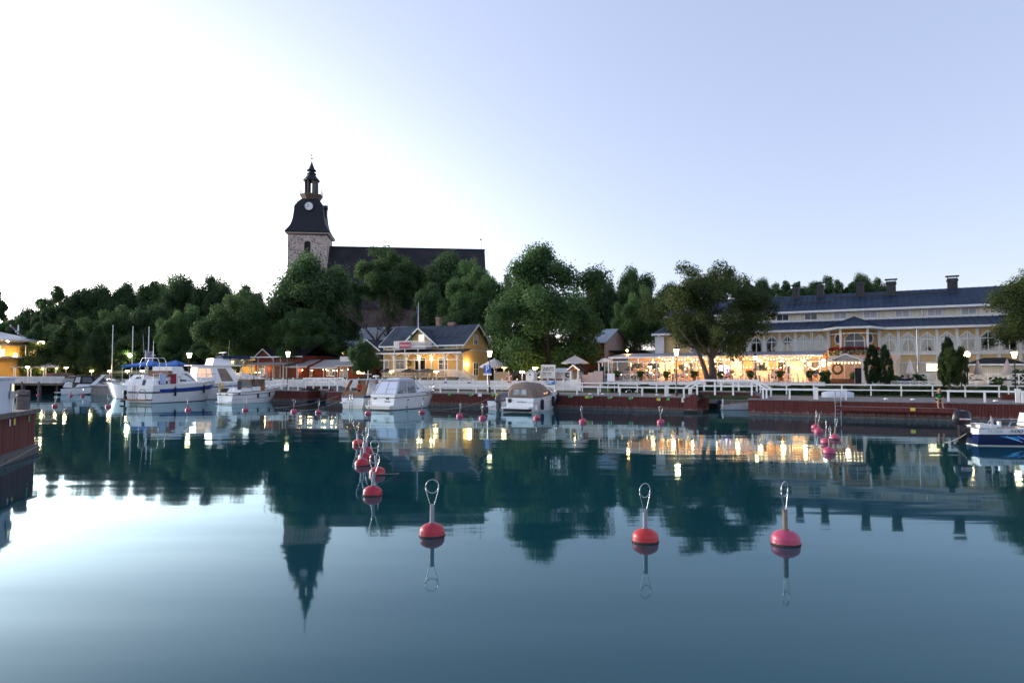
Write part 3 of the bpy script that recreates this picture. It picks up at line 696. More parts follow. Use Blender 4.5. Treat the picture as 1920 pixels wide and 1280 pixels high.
def make_crown(name, seed, shape, m, nclump, nleaf, leaf, cl=(.13,.24), gap=.0):
    """crown in a unit box: radius 1 in x,y and height 0..1 in z, made of leaf clumps; returns mesh and clump centres.  leaf size in units of the width"""
    rng = np.random.default_rng(seed); C = []; RC = []
    lob = rng.normal(size=(7,3)); lob /= np.linalg.norm(lob, axis=1)[:,None]; la = rng.uniform(-.22,.2,7)
    boughs = []
    while len(C) < nclump:
        d = rng.normal(size=3); d /= np.linalg.norm(d)
        rr = rng.uniform(.12, 1)**(1/2.4)
        env = 1 + sum(la[i]*max(0, d@lob[i])**3 for i in range(7))
        if shape == 'round': p = np.array([d[0]*rr*env*.82, d[1]*rr*env*.82, .5 + d[2]*rr*env*.43])
        elif shape == 'broad':
            p = np.array([d[0]*rr*env*.84, d[1]*rr*env*.84, .5 + d[2]*rr*env*.43])
            p[2] = .5 + (p[2]-.5)*(.75 + .35*(1-np.hypot(p[0],p[1])**2))
            if p[2] < .16 and np.hypot(p[0],p[1]) < .35: continue
        elif shape == 'dome':
            z = rng.uniform(.0, .97); a = rng.uniform(0, 6.283); pr = (1-z**1.7)**.62*min(1, .72+z*1.6)
            k = 1 + .22*math.sin(a*3+seed)*math.cos(z*7+seed) + .12*math.sin(a*5+z*11); r = pr*.84*k*rng.uniform(.15,1)**.45
            p = np.array([r*math.cos(a), r*math.sin(a), .04+z*.92])
        elif shape == 'cone':
            z = rng.uniform(.02, .97); r = (1-z)**.75*.84*(.35+.65*rng.uniform(0,1)**.5)*(1+.25*math.sin(z*23+seed)); a = rng.uniform(0, 6.283)
            p = np.array([r*math.cos(a), r*math.sin(a), z])
        elif shape == 'column':
            z = rng.uniform(.02, .96); pr = min(1, (1-z)*2.1)**.7*min(1, .55+z*2.2); r = pr*.8*(.5+.5*rng.uniform(0,1)**.5); a = rng.uniform(0, 6.283)
            p = np.array([r*math.cos(a), r*math.sin(a), z])
        elif shape == 'vase':
            z = rng.uniform(.05, .97); pr = .95*math.sin(min(1, z*.85+.30)*math.pi)**.6; r = pr*.86*rng.uniform(.2,1)**.5; a = rng.uniform(0, 6.283)
            k = env; p = np.array([r*k*math.cos(a), r*k*math.sin(a), z])
        if shape in ('round', 'broad', 'dome'):      # clumps gather on boughs, gaps stay between them
            if len(boughs) < nclump//4: boughs.append(p*np.array([1,1,1]))
            elif rng.uniform() < .85:
                q = boughs[rng.integers(len(boughs))]; w_ = rng.normal(size=3); w_ /= np.linalg.norm(w_); br = rng.uniform(.3,1)**.5*.30
                p = q + w_*br*np.array([1,1,.42])
                if p[2] < .02: continue
        C.append(p); RC.append(rng.uniform(*cl)*(.85 if rng.uniform() < .4 else 1.2))
    C = np.array(C); RC = np.array(RC)
    if shape in ('cone',): RC *= (.45 + .65*(1-C[:,2]))
    if shape == 'column': RC *= .75
    k = rng.choice(nclump, nleaf, p=RC**2/np.sum(RC**2))
    d = rng.normal(size=(nleaf,3)); d /= np.linalg.norm(d, axis=1)[:,None]
    rad = rng.uniform(.05, 1, nleaf)**.5
    stray = 1 + .45*(rng.uniform(size=nleaf) > .86)*rng.uniform(0,1,nleaf)
    off = d*(RC[k]*rad*stray)[:,None]; off[:,2] *= .52
    P = C[k] + off
    Nn = d + rng.normal(size=(nleaf,3))*.7; Nn[:,2] += .35; Nn /= np.linalg.norm(Nn, axis=1)[:,None]
    tone = .05 + .75*rng.uniform(size=nclump)[k] + rng.uniform(-.3,.3,nleaf)
    return P, Nn, tone, C, RC
PROTO = {}
def proto(key, seed, shape, mkey, width, height, nclump, nleaf, leaf, cl=(.13,.24), aspect=.62):
    P, Nn, tone, C, RC = make_crown(key, seed, shape, mkey, nclump, nleaf, leaf, cl)
    sc = np.array([width/2, width/2, height]); P = P*sc
    me = leaves_mesh('crown_'+key, P, Nn, leaf, tone, LF[mkey], seed, aspect)
    PROTO[key] = (me, C*sc, width, height)
proto('maple', 11, 'dome', 'mid', 14, 15, 150, 80000, .145)
proto('linden', 12, 'broad', 'mid', 14, 13, 140, 72000, .145)
proto('oak', 13, 'dome', 'dark', 14, 12, 110, 64000, .155, (.15,.27))
proto('alder', 14, 'round', 'dark', 10, 13, 95, 48000, .15)
proto('ash', 15, 'broad', 'olive', 13, 11, 150, 76000, .12, (.11,.2), .45)
proto('airy', 16, 'broad', 'dark', 12, 12, 70, 30000, .15, (.09,.17))
proto('cone', 17, 'cone', 'willow', 7, 10.5, 120, 36000, .13, (.2,.34))
proto('thuja', 18, 'column', 'fir', 2.6, 5.5, 130, 20000, .07, (.16,.26))
proto('thuja_gold', 19, 'column', 'olive', 2.6, 5.5, 130, 18000, .07, (.16,.26))
proto('willow', 20, 'round', 'willow', 6, 6, 80, 18000, .14, (.15,.26), .35)
proto('lush', 21, 'broad', 'olive', 14, 15, 170, 80000, .125)
proto('shrub', 22, 'round', 'mid', 2, 1.6, 40, 5000, .07, (.2,.34))
def wood_mesh(key, C, width, height, clear, tr, seed, stems=1):
    """trunk and limbs reaching into the crown; crown base sits at z=clear"""
    rnd = random.Random(seed); b = MB()
    for q in range(stems):
        ox = (q - (stems-1)/2)*tr*2.0
        top = Vector((ox*3 + rnd.uniform(-.05,.05)*width, rnd.uniform(-.05,.05)*width, clear + height*.55))
        pts = [Vector((ox, 0, -.6)), Vector((ox*1.1, 0, clear*.35)), Vector((ox*1.7+rnd.uniform(-.15,.15), rnd.uniform(-.15,.15), clear*.8)), Vector((ox*2.3, 0, clear+height*.22)), top]
        rr = [tr*1.25, tr, tr*.9, tr*.7, tr*.22]
        n = 8; base = len(b.v)
        for p, r_ in zip(pts, rr):
            for k in range(n): a = 2*math.pi*k/n; b.v.append((p.x+r_*math.cos(a), p.y+r_*math.sin(a), p.z))
        for i in range(len(pts)-1):
            for k in range(n): l = (k+1)%n; b.f.append((base+i*n+k, base+i*n+l, base+(i+1)*n+l, base+(i+1)*n+k))
        idx = list(range(len(C))); rnd.shuffle(idx)
        for i in idx[:16]:
            c = Vector(C[i]) + Vector((0,0,clear)); f = rnd.uniform(.05,.75)
            st0 = pts[2].lerp(top, f*.8); mid = st0.lerp(c, .5) + Vector((0,0,-.06*width*rnd.random()))
            b.pipe([st0, mid, c], tr*.38*(1-f*.5), 5, False, tr*.06)
    return b.mesh('trunk_'+key, bark, True)
WOOD = {}
TREES = []
def tree(key, label, px, wpx, ytop, ycrown, Y, name='tree', cat='tree', group=None, rz=None, tr=.28, stems=1, depth=None, zbase=None, trunk=None):
    me, C, w0, h0 = PROTO[key]
    top = at(px, ytop, Y); low = at(px, ycrown, Y); width = wpx/F_PX*Y*1.08
    zb = ground_z(low.x, Y) if zbase is None else zbase
    h = top.z - low.z; clear = max(.15, low.z - zb)
    r = thing(name, label, cat, (low.x, Y, zb), 0, group)
    rz_ = random.uniform(0, 6.28) if rz is None else rz
    sc = (width/w0, (depth or width)/w0, h/h0)
    c = inst('crown', me, r, (0, 0, clear), rz_, sc)
    if trunk: trunk(r, low.x, Y, zb); TREES.append(r); return r
    kk = (key, round(clear/h0*3), stems)
    if kk not in WOOD: WOOD[kk] = (wood_mesh(key, C, w0, h0, max(.2, round(clear/h0*3)/3*h0), tr, len(WOOD)+5, stems), max(.2, round(clear/h0*3)/3*h0))
    tm, cl0 = WOOD[kk]
    inst('trunk', tm, r, (0, 0, 0), rz_, (width/w0, width/w0, (clear+h*.55)/(cl0+h0*.55)))
    TREES.append(r); return r
def forked_trunk(r, x0, Y, zb):
    q = lambda px, py, dy=0: tuple(at(px, py, Y+dy) - Vector((x0, Y, zb))); b = MB()
    for pts, r0, r1 in (([q(1337,724),q(1336,700),q(1333,668),q(1331,640),q(1328,600),q(1334,560)], .42, .12), ([q(1331,722,-.3),q(1322,695,-.4),q(1313,668,-.5),q(1302,650,-.6),q(1286,632,-.8),q(1272,612,-1)], .30, .08),
            ([q(1334,676),q(1344,656,.3),q(1362,640,.6),q(1382,622,.8),q(1398,600,1)], .20, .06), ([q(1304,652,-.6),q(1290,648,-.9),q(1272,652,-1.2)], .12, .05), ([q(1333,672),q(1322,655,-.6),q(1310,640,-1),q(1300,610,-1.2)], .15, .05),
            ([q(1331,640),q(1346,612,-.8),q(1362,580,-1.4)], .14, .05), ([q(1330,620),q(1312,590,1),q(1296,560,1.6)], .14, .05), ([q(1332,600),q(1352,560,1.4),q(1368,535,2)], .12, .04), ([q(1334,570),q(1326,540),q(1320,520)], .10, .03)):
        b.pipe(pts, r0, 8, False, r1)
    b.build('trunk', mat('grey_bark', (.10,.082,.07), .9, .3, 6, bump=.6), r, smooth=True)
GB = 'trees on the wooded hill'
# foreground trees, each with a look of its own
tree('maple', 'tall full dark green tree between the yellow house and the red barn', 1028, 226, 462, 690, 86, 'maple_tree', rz=.4, tr=.34)
tree('ash', 'dark spreading tree with forked grey trunk in front of the restaurant terrace', 1338, 214, 496, 672, 69.5, 'ash_tree', rz=1.0, trunk=forked_trunk)
tree('lush', 'bushy green tree beside the street lamp at the right end of the restaurant', 1990, 215, 478, 668, 59, 'linden_tree', tr=.3, rz=2.2)
tree('linden', 'broad round tree left of the wide tall tree, beside the red house', 446, 134, 560, 690, 112, 'linden_tree', tr=.3, rz=.2)
tree('oak', 'wide tall tree rising in front of the church tower foot', 580, 180, 478, 672, 118, 'oak_tree', tr=.36, rz=2.9)
tree('linden', 'lower green tree lit yellow from below beside the striped awnings', 560, 110, 592, 686, 108, 'linden_tree', tr=.24, rz=4.1)
tree('willow', 'small feathery bright green tree beside the yellow wooden house', 686, 62, 634, 712, 89, 'willow_tree', tr=.14)
tree('cone', 'pointed green tree beside the yellow lit pavilion', 68, 62, 606, 692, 124, 'lime_tree', tr=.2)
tree('cone', 'largest of the three pointed green trees near the parked cars', 127, 82, 596, 694, 126, 'lime_tree', tr=.2)
tree('cone', 'pointed green tree behind the tall flagpole', 181, 60, 612, 690, 122, 'lime_tree', tr=.2)
# church hill trees
tree('linden', 'round tree in front of the long church roof, next to the tower', 728, 130, 476, 600, 142, 'hill_tree', rz=1.2, tr=.3)
tree('oak', 'broad tree in front of the far half of the church roof', 838, 128, 474, 590, 150, 'hill_tree', tr=.3)
tree('alder', 'narrow dark tree behind the yellow house chimney', 812, 78, 528, 640, 126, 'hill_tree', tr=.26)
tree('linden', 'dark tree standing at the gable end of the church', 890, 112, 505, 650, 122, 'hill_tree', tr=.3, rz=.9)
tree('alder', 'dark tree between the church gable and the tall full tree', 948, 62, 512, 640, 128, 'hill_tree', tr=.24)
for i, (px, w, yt, yc, Y, k) in enumerate(((18,70,590,668,150,'airy'),(-12,60,540,640,160,'airy'),(95,74,538,640,168,'airy'),(128,80,535,650,158,'airy'),(185,100,530,650,160,'oak'),(240,98,528,650,164,'oak'),(292,86,522,650,158,'airy'),
        (345,96,514,660,152,'oak'),(388,84,512,660,150,'alder'),(440,84,532,660,150,'airy'),(470,60,545,650,140,'alder'),(40,110,630,690,140,'oak'),(110,120,610,690,146,'oak'),(215,120,588,690,140,'linden'),(290,110,575,690,138,'oak'),(345,90,585,690,128,'olive_' if 0 else 'linden'),(398,80,600,690,130,'alder'),(255,100,630,694,132,'oak'),(335,84,635,694,126,'oak'),
        (60,110,575,690,172,'oak'),(150,120,560,690,176,'linden'),(235,120,552,690,176,'oak'),(320,120,545,690,174,'linden'),(405,110,548,690,170,'oak'),(470,90,575,690,156,'linden'),(20,100,620,695,165,'linden'),(175,110,640,698,150,'oak'),(300,100,625,698,142,'linden'),(395,70,640,698,122,'linden'),(500,80,600,700,132,'oak'),(640,90,540,640,138,'oak'),(870,90,560,660,118,'oak'),(925,90,600,690,104,'alder'))):
    tree(k, 'leafy tree in the dark wood on the hillside left of the church' if px < 600 else 'dark leafy tree on the slope below the church roof', px, w, yt, yc, Y, 'hill_tree', group=GB, tr=.26)
for i, (px, w, yt, yc, Y, k) in enumerate(((1128,90,505,640,112,'alder'),(1190,100,502,640,120,'oak'),(1200,88,552,668,98,'linden'),(1252,80,530,640,116,'oak'))):
    tree(k, ['tall dark tree behind the red barn roof','rounded dark tree behind the pale barn end','dense low tree between the barn and the restaurant','dark tree rising behind the left end of the restaurant'][i], px, w, yt, yc, Y, 'woodland_tree', tr=.3)
for i, px in enumerate(range(1395, 1690, 32)):
    tree(('airy','oak','alder')[i % 3], 'leafy tree in the row behind the restaurant roof', px, 62, (528,522,530,524,528,516,524,512,520,545)[i], 600, 128+(i%3)*6, 'woodland_tree', group='trees behind the restaurant roof', tr=.24)
# clipped thujas by the restaurant
for px, w, yt, yb, Y, k, lab in ((1636,31,648,718,62.5,'thuja','taller dark green thuja right of the restaurant entrance porch'),(1660,31,648,718,62,'thuja','darker green thuja beside the stair railing, next in line from the porch'),
        (1779,36,634,720,57.5,'thuja','tallest thuja in the clump beside the orange globe lamp'),(1782,44,652,720,56.5,'thuja_gold','golden green thuja at the front of the clump by the orange globe lamp'),(1803,30,650,720,56.5,'thuja_gold','slim golden green thuja right beside the orange globe lamp')):
    p = at(px, yb, Y); tree(k, lab, px, w, yt, yb-1, Y, 'thuja', tr=.08, zbase=p.z-.15)
# bare tree
def bare_tree(px, py, Y, h, seed, label):
    q = at(px, py, Y); zb = ground_z(q.x, Y); r = thing('bare_tree', label, 'tree', (q.x, Y, zb)); rnd = random.Random(seed)
    t = MB(); br = MB(); tops = []
    H = h
    t.pipe([(0,0,-.5),(.1,0,H*.2),(-.1,.1,H*.45)], .42, 8, False, .28)
    def grow(p, d, L, rad, lev):
        q = p + d*L; m = p.lerp(q, .5) + Vector((rnd.uniform(-.1,.1), rnd.uniform(-.1,.1), .05))*L
        br.pipe([p, m, q], rad, 5 if lev < 2 else 4, False, rad*.5)
        if lev < 4:
            for k in range(3 if lev else 3):
                nd = (d + Vector((rnd.uniform(-.8,.8), rnd.uniform(-.8,.8), rnd.uniform(-.15,.5)))).normalized()
                grow(q, nd, L*rnd.uniform(.6,.8), rad*.55, lev+1)
    for k in range(5):
        a = k*1.26 + rnd.random(); grow(Vector((-.1,.1,H*.43)), Vector((math.cos(a)*.7, math.sin(a)*.7, .8)).normalized(), H*.22, .16, 0)
    bb = mat('bare_bark', (.10,.075,.065), .9, .2, 5)
    t.build('trunk', bb, r, True); br.build('branches', bb, r, True)
bare_tree(706, 640, 112, 13, 4, 'bare brown branching tree below the church wall, left one')
bare_tree(744, 640, 114, 11, 9, 'thinner bare brown tree below the church wall, behind the yellow roof')
# ================================================================== building helpers
class Fac:
    "measured facade plane t metres inland, local x along the quay, z above the water, origin at s0"
    def __init__(self, t, s0): self.t, self.s0 = t, s0
    def x(self, px, py=690): return hit(px, py, self.t)[0] - self.s0
    def z(self, px, py): return hit(px, py, self.t)[1]
pane_dark = mat('pane_dark', (.012,.014,.017), .06, .2, 1, spec=.55)
pane_mid = mat('pane_sky', (.06,.07,.085), .05, .2, 1, spec=.6)
pane_warm = glow('pane_warm', (1,.62,.24), 1.1)
pane_pale = mat('pane_blind', (.42,.42,.44), .3, .06, 3, boards=('Z', .09), spec=.5)
yellow_b = mat('yellow_boards', (.62,.43,.17), .65, .07, 2, boards=('X', .14), grime=.12)
yellow_p = mat('yellow_panel', (.70,.50,.24), .65, .07, 2, grime=.1)
cream_b = mat('cream_boards', (.74,.67,.54), .65, .06, 2, boards=('X', .16), grime=.12)
metal_blue = mat('blue_grey_metal_roof', (.013,.030,.062), .6, .25, .8, seam=('X', .62), spec=.2, metal=.0)
felt = mat('dark_felt_roof', (.022,.024,.03), .8, .3, 1.6, bump=.3)
tin_old = mat('old_tin_roof', (.020,.034,.056), .6, .45, .7, seam=('X', .55), spec=.22, grime=.35)
tin_pale = mat('pale_tin_roof', (.22,.27,.33), .45, .15, .8, seam=('X', .6), spec=.5)
brick_ch = mat('chimney_brick', (.24,.16,.12), .85, .3, 6, bump=.4)
black_ch = mat('chimney_metal', (.035,.035,.04), .6, .25, 3)
def gx(x0, x1, y, z0, z1, th=.04): return MB().box(x0, x1, y-th, y, z0, z1)
def window(parent, x0, x1, z0, z1, y, nx=2, nz=1, fw=.09, frame=None, pane=None, th=.06, name='window', sill=True):
    frame = frame or white; pane = pane or pane_dark
    f = MB()
    f.box(x0-fw, x0, y-th, y-.001, z0-fw, z1+fw).box(x1, x1+fw, y-th, y-.001, z0-fw, z1+fw).box(x0, x1, y-th, y-.001, z1, z1+fw).box(x0, x1, y-th, y-.001, z0-fw, z0)
    w = f.build(name, frame, parent)
    for i in range(nx):
        for k in range(nz):
            a, b = x0+(x1-x0)*i/nx, x0+(x1-x0)*(i+1)/nx; c, d = z0+(z1-z0)*k/nz, z0+(z1-z0)*(k+1)/nz
            MB().box(a+.012, b-.012, y-.022, y-.003, c+.012, d-.012).build('pane', pane, w)
    for i in range(1, nx): x = x0+(x1-x0)*i/nx; MB().box(x-.03, x+.03, y-th+.008, y-.024, z0, z1).build('mullion', frame, w)
    for k in range(1, nz): z = z0+(z1-z0)*k/nz; MB().box(x0, x1, y-th+.012, y-.026, z-.025, z+.025).build('glazing_bar', frame, w)
    if sill: MB().box(x0-fw-.05, x1+fw+.05, y-th-.06, y-.002, z0-fw-.05, z0-fw-.003).build('sill', frame, w)
    return w
def gable_roof(name, parent, m, x0, x1, y0, y1, ze, zr, th=.14, over=.0):
    "ridge along x"
    ym = (y0+y1)/2
    b = MB().prism([(x0,y0,ze),(x0,ym,zr),(x0,y1,ze),(x0,y1,ze-th),(x0,ym,zr-th),(x0,y0,ze-th)], (x1-x0,0,0))
    return b.build(name, m, parent)
def chimney(parent, m, x, y, z0, z1, w=.8, d=.6, cap=True):
    c = MB().box(x-w/2, x+w/2, y-d/2, y+d/2, z0, z1).box(x-w/2-.07, x+w/2+.07, y-d/2-.07, y+d/2+.07, z1-.32, z1-.12).build('chimney', m, parent)
    if cap:
        MB().box(x-w/2-.16, x+w/2+.16, y-d/2-.12, y+d/2+.12, z1+.2, z1+.28).box(x-w/2, x-w/2+.06, y-.03, y+.03, z1+.002, z1+.2).box(x+w/2-.06, x+w/2, y-.03, y+.03, z1+.002, z1+.2).build('chimney_cap', black_ch, c)
    return c
def balustrade(parent, p, q, h, step=.13, name='balustrade', m=None, w=.04):
    "posts and balusters between two points (local), one part"
    m = m or white; p, q = Vector(p), Vector(q); L = (q-p).length; n = max(2, round(L/step)); b = MB()
    up = Vector((0,0,h))
    b.bar(p+up, q+up, .09, .07); b.bar(p+Vector((0,0,.12)), q+Vector((0,0,.12)), .05, .06)
    for i in range(n+1):
        a = p.lerp(q, i/n); b.bar(a+Vector((0,0,.12)), a+up, w, w*.6)
    return tag(b.build(name, m, parent), kind='stuff')

# ================================================================== yellow wooden house with porch
def yellow_house():
    t = 15.5; s0 = S(719, t); F = Fac(t, s0); Fp = Fac(t-2.0, s0)
    r = harbour('yellow_house', 'yellow wooden house with gabled dormer balcony and long white porch', 'house', s0, t, 0)
    xR = F.x(868, 690); D = 6.4; zg = 1.9; ze = F.z(790, 645); zr = hit(790, 612.5, t+D/2)[1]
    MB().box(0, xR, 0, D, zg, ze-.02).build('wall', yellow_b, r)
    gw = MB().prism([(xR-.2,0.01,ze-.03),(xR-.2,D-.01,ze-.03),(xR-.2,D/2,zr-.25)], (.2,0,0)).prism([(0,0.01,ze-.03),(0,D-.01,ze-.03),(0,D/2,zr-.25)], (.2,0,0)).build('gable_wall', yellow_b, r)
    rf = gable_roof('roof', r, tin_old, -.45, xR+.55, -.5, D+.5, ze-.18, zr+.05)
    for x in (-.47, xR+.552):
        for ys in (-.52, D+.52): MB().bar((x, ys, ze-.26), (x, D/2, zr-.04), .05, .2).build('bargeboard', white, rf)
    MB().box(-.45, xR+.55, -.56, -.505, ze-.38, ze-.2).build('eave_board', white, rf)
    xc = F.x(780, 612); chimney(rf, brick_ch, hit(819.5,600,t+D/2)[0]-s0, D/2+.4, zr-.6, hit(819.5,594,t+D/2)[1], .62, .55); chimney(rf, brick_ch, hit(846,600,t+D/2)[0]-s0, D/2+.2, zr-.6, hit(846,604,t+D/2)[1], .95, .6)
    # corner boards
    for x in (0, xR-.14): MB().box(x, x+.14, -.03, -.002, zg, ze-.1).build('corner_board', white, r)
    for y in (.0, D-.14): MB().box(xR+.002, xR+.03, y, y+.14, zg, ze-.1).build('corner_board', white, r)
    for zz in (F.z(880,655), F.z(880,690)-1.9): MB().box(xR+.002, xR+.035, .15, D-.15, zz-.06, zz+.06).build('belt_board', white, r)
    # upper row: little square windows and panels on both sides of the dormer
    z0, z1 = F.z(740,656.5), F.z(740,648.5)
    for a, b, m in ((727.5,736,yellow_p),(738.5,747,yellow_p),(826,834.5,pane_dark),(838,846,yellow_p),(849,858,yellow_p),(748.5,751,pane_dark)):
        window(r, F.x(a), F.x(b), z0+.05, z1-.1, -.002, 1, 1, .1, pane=m, sill=False)
    # gabled dormer
    ax, az = F.x(788,616), F.z(788,616)-.05
    lx, rx = F.x(757,645), F.x(822,644)
    MB().prism([(lx,-.03,ze-1.75),(rx,-.03,ze-1.75),(rx,-.03,ze-.35),(ax,-.03,az),(lx,-.03,ze-.35)], (0,.25,0)).build('dormer_wall', yellow_b, r)
    dr = MB()
    for sx, ex in ((lx-.35,-1),(rx+.35,1)):
        zz = ze-.42
        dr.prism([(sx,-.55,zz),(ax,-.55,az+.12),(ax,-.55,az-.02),(sx,-.55,zz-.14)], (0,D/2+.5,0))
    dro = dr.build('dormer_roof', tin_old, r)
    for sx in (lx-.38, rx+.38): MB().bar((sx,-.585,ze-.5),(ax,-.585,az+.06),.05,.19).build('bargeboard', white, dro)
    window(r, F.x(785.3), F.x(795.5), F.z(790,641), F.z(790,627.5), -.035, 1, 1, .12, pane=glow('balcony_door_glow', (1,.66,.42), .42), name='balcony_door', sill=False)
    # flagpole on the dormer
    MB().tube((ax,-.45,az),(ax,-.45,F.z(787,568)),.045,.03,6).build('flagpole', white, r)
    MB().grid([[(ax-.03-.10*math.sin(k*.7), -.45+.04*math.sin(k), F.z(787,574)-k*.36) for k in range(9)], [(ax-.20-.05*math.sin(k), -.47, F.z(787,574)-k*.36) for k in range(9)]]).build('pennant', mat('pennant_blue', (.05,.08,.25), .7), r)
    # balcony
    bx0, bx1, bz = F.x(752.5), F.x(797), F.z(775,654)
    bx2 = F.x(812); by = -1.7
    b = MB().box(bx0, bx2, by, -.03, bz-.12, bz).build('balcony', mat('balcony_floor', (.5,.5,.5), .6), r)
    balustrade(b, (bx0,by,bz),(bx2,by,bz),.98,.1); balustrade(b, (bx2,by,bz),(bx2,-.05,bz),.98,.1); balustrade(b, (bx0,by,bz),(bx0,-.05,bz),.98,.1)
    bn = MB().box(F.x(764.5)-.1, F.x(785)-.1, by-.09, by-.06, bz+.05, bz+.86).build('banner', mat('banner_pink', (.34,.07,.12), .7, .12), r)
    text('banner_lettering', 'Afternoon', .42, mat('banner_white', (.75,.6,.65), .6), bn, ((F.x(764.5)+F.x(785))/2-.1, by-.1, bz+.44), shear=.3, extrude=.004)
    for i, px in enumerate((753, 772.5, 797)): MB().box(F.x(px)-.06, F.x(px)+.06, by+.02, by+.14, bz-1.0, bz-.121).build('bracket_post', white, b)
    par = MB().lathe([(.05,bz),(.05,bz+.3),(.34,bz+.35),(.2,bz+1.2),(.08,bz+2.0),(.02,bz+2.1)], 8, (F.x(777),-.8,0)).build('folded_parasol', mat('green_cloth', (.02,.10,.06), .8), b)
    # porch
    zf = F.z(790,706.5); zp = Fp.z(790,661); zt = F.z(790,655.5); px1 = Fp.x(862)
    MB().box(-.2, px1, -2.6, -.035, zg-.4, zf).build('porch_floor', wood_grey, r)
    MB().prism([(-.5,-2.35,zp),(-.5,-.031,zt),(-.5,-.031,zt-.12),(-.5,-2.35,zp-.12)], (px1+1.0,0,0)).build('porch_roof', felt, r)
    MB().box(-.5, px1+.5, -2.40, -2.355, zp-.16, zp+.02).build('porch_fascia', white, r)
    MB().box(-.3, px1+.1, -2.12, -2.04, zp-1.02, zp-.92).build('porch_rail', white, r)
    posts = (739, 762.5, 787, 810, 834.5, 858)
    for i, px in enumerate(posts):
        x = Fp.x(px); p = MB().box(x-.09, x+.09, -2.17, -1.99, zf-.5, zp-.12).build('porch_post', white, r)
        for sx in (-1, 1):
            pts = [(x+sx*(.09+.75*(1-math.cos(a))), -2.08, zp-.95+.8*math.sin(a)) for a in (math.pi/2*k/5 for k in range(6))]
            MB().pipe(pts, .06, 5).build('bracket', white, p)
    balustrade(r, (Fp.x(720),-2.45,zf),(Fp.x(833),-2.45,zf),.95,.11)
    balustrade(r, (Fp.x(836),-2.45,zf),(Fp.x(862),-2.45,zf),.95,.11)
    # porch wall openings
    zl, zh = F.z(790,704), F.z(790,671)
    window(r, F.x(743), F.x(757.5), F.z(750,691), F.z(750,671.5), -.002, 2, 2, .12)
    window(r, F.x(722), F.x(728.5), zf+.05, F.z(725,675), -.002, 1, 1, .12, name='door', sill=False)
    window(r, F.x(778.5), F.x(797.5), zf+.05, F.z(788,672), -.002, 2, 1, .12, name='door', sill=False)
    window(r, F.x(823), F.x(838.5), F.z(830,692), F.z(830,672), -.002, 2, 2, .12)
    wr = MB().pipe([(F.x(767)+.32*math.cos(a), -.12, F.z(767,681)+.32*math.sin(a)) for a in (2*math.pi*k/14 for k in range(14))], .09, 6, True).build('wreath', LF['dark'], r)
    for px in (785, 809):
        lx_ = Fp.x(px)+.15; lm = MB().lathe([(.05,.12),(.11,.05),(.1,-.16),(.04,-.2)], 8, (lx_,-2.3,zp-.75)).build('porch_lantern', glow('lantern_amber', (1,.66,.26), 14), r)
        point('porch_light', r, (lx_, -1.6, zp-.8), 26, WARM, .1)
    # gable end windows and wall lanterns
    def end_window(y0, y1, z0, z1):
        f = MB(); fw = .1; x = xR
        for a in ((y0-fw,y0,z0-fw,z1+fw),(y1,y1+fw,z0-fw,z1+fw),(y0,y1,z1,z1+fw),(y0,y1,z0-fw,z0),((y0+y1)/2-.03,(y0+y1)/2+.03,z0,z1),(y0,y1,(z0+z1)/2-.03,(z0+z1)/2+.03)): f.box(x+.002, x+.06, *a)
        w = f.build('window', white, r); MB().box(x+.003, x+.025, y0, y1, z0, z1).build('pane', pane_mid, w)
    def yd(px): # depth along the gable end for a pixel column
        lo, hi = 0, D
        for _ in range(30):
            m_ = (lo+hi)/2
            if hit(px, 680, t+m_)[0] > s0+xR: lo, hi = lo, m_
            else: lo, hi = m_, hi
        return (lo+hi)/2
    end_window(D/2-.45, D/2+.45, ze-.9+.9, ze+1.15); end_window(D/2-.6, D/2+.6, zf+.25, zf+1.85)
    for y in (.9, D-1.1):
        lp = MB().lathe([(.03,.16),(.12,.08),(.10,-.2),(.03,-.26)], 6, (xR+.22, y, zf+1.75)).build('wall_lantern', glow('lantern_amber', (1,.66,.26), 14) if y < 2 else iron, r)
        MB().bar((xR+.03,y,zf+1.95),(xR+.22,y,zf+1.95),.03).build('bracket', iron, lp)
        if y < 2: point('wall_light', r, (xR+.6, y, zf+1.7), 40, WARM, .1)
    # stairs down to the right
    st_ = MB()
    for k in range(6): st_.box(px1+k*.32, px1+(k+1)*.32, -2.4, -.9, zg-.4, zf-.17*(k+1))
    st_.build('stairs', mat('stair_wood', (.45,.42,.38), .7, .1), r)
    for y in (-2.45, -.85): balustrade(r, (px1,y,zf),(px1+1.95,y,zf-1.02),.95,.12, 'stair_railing')
    return r
yellow_house()

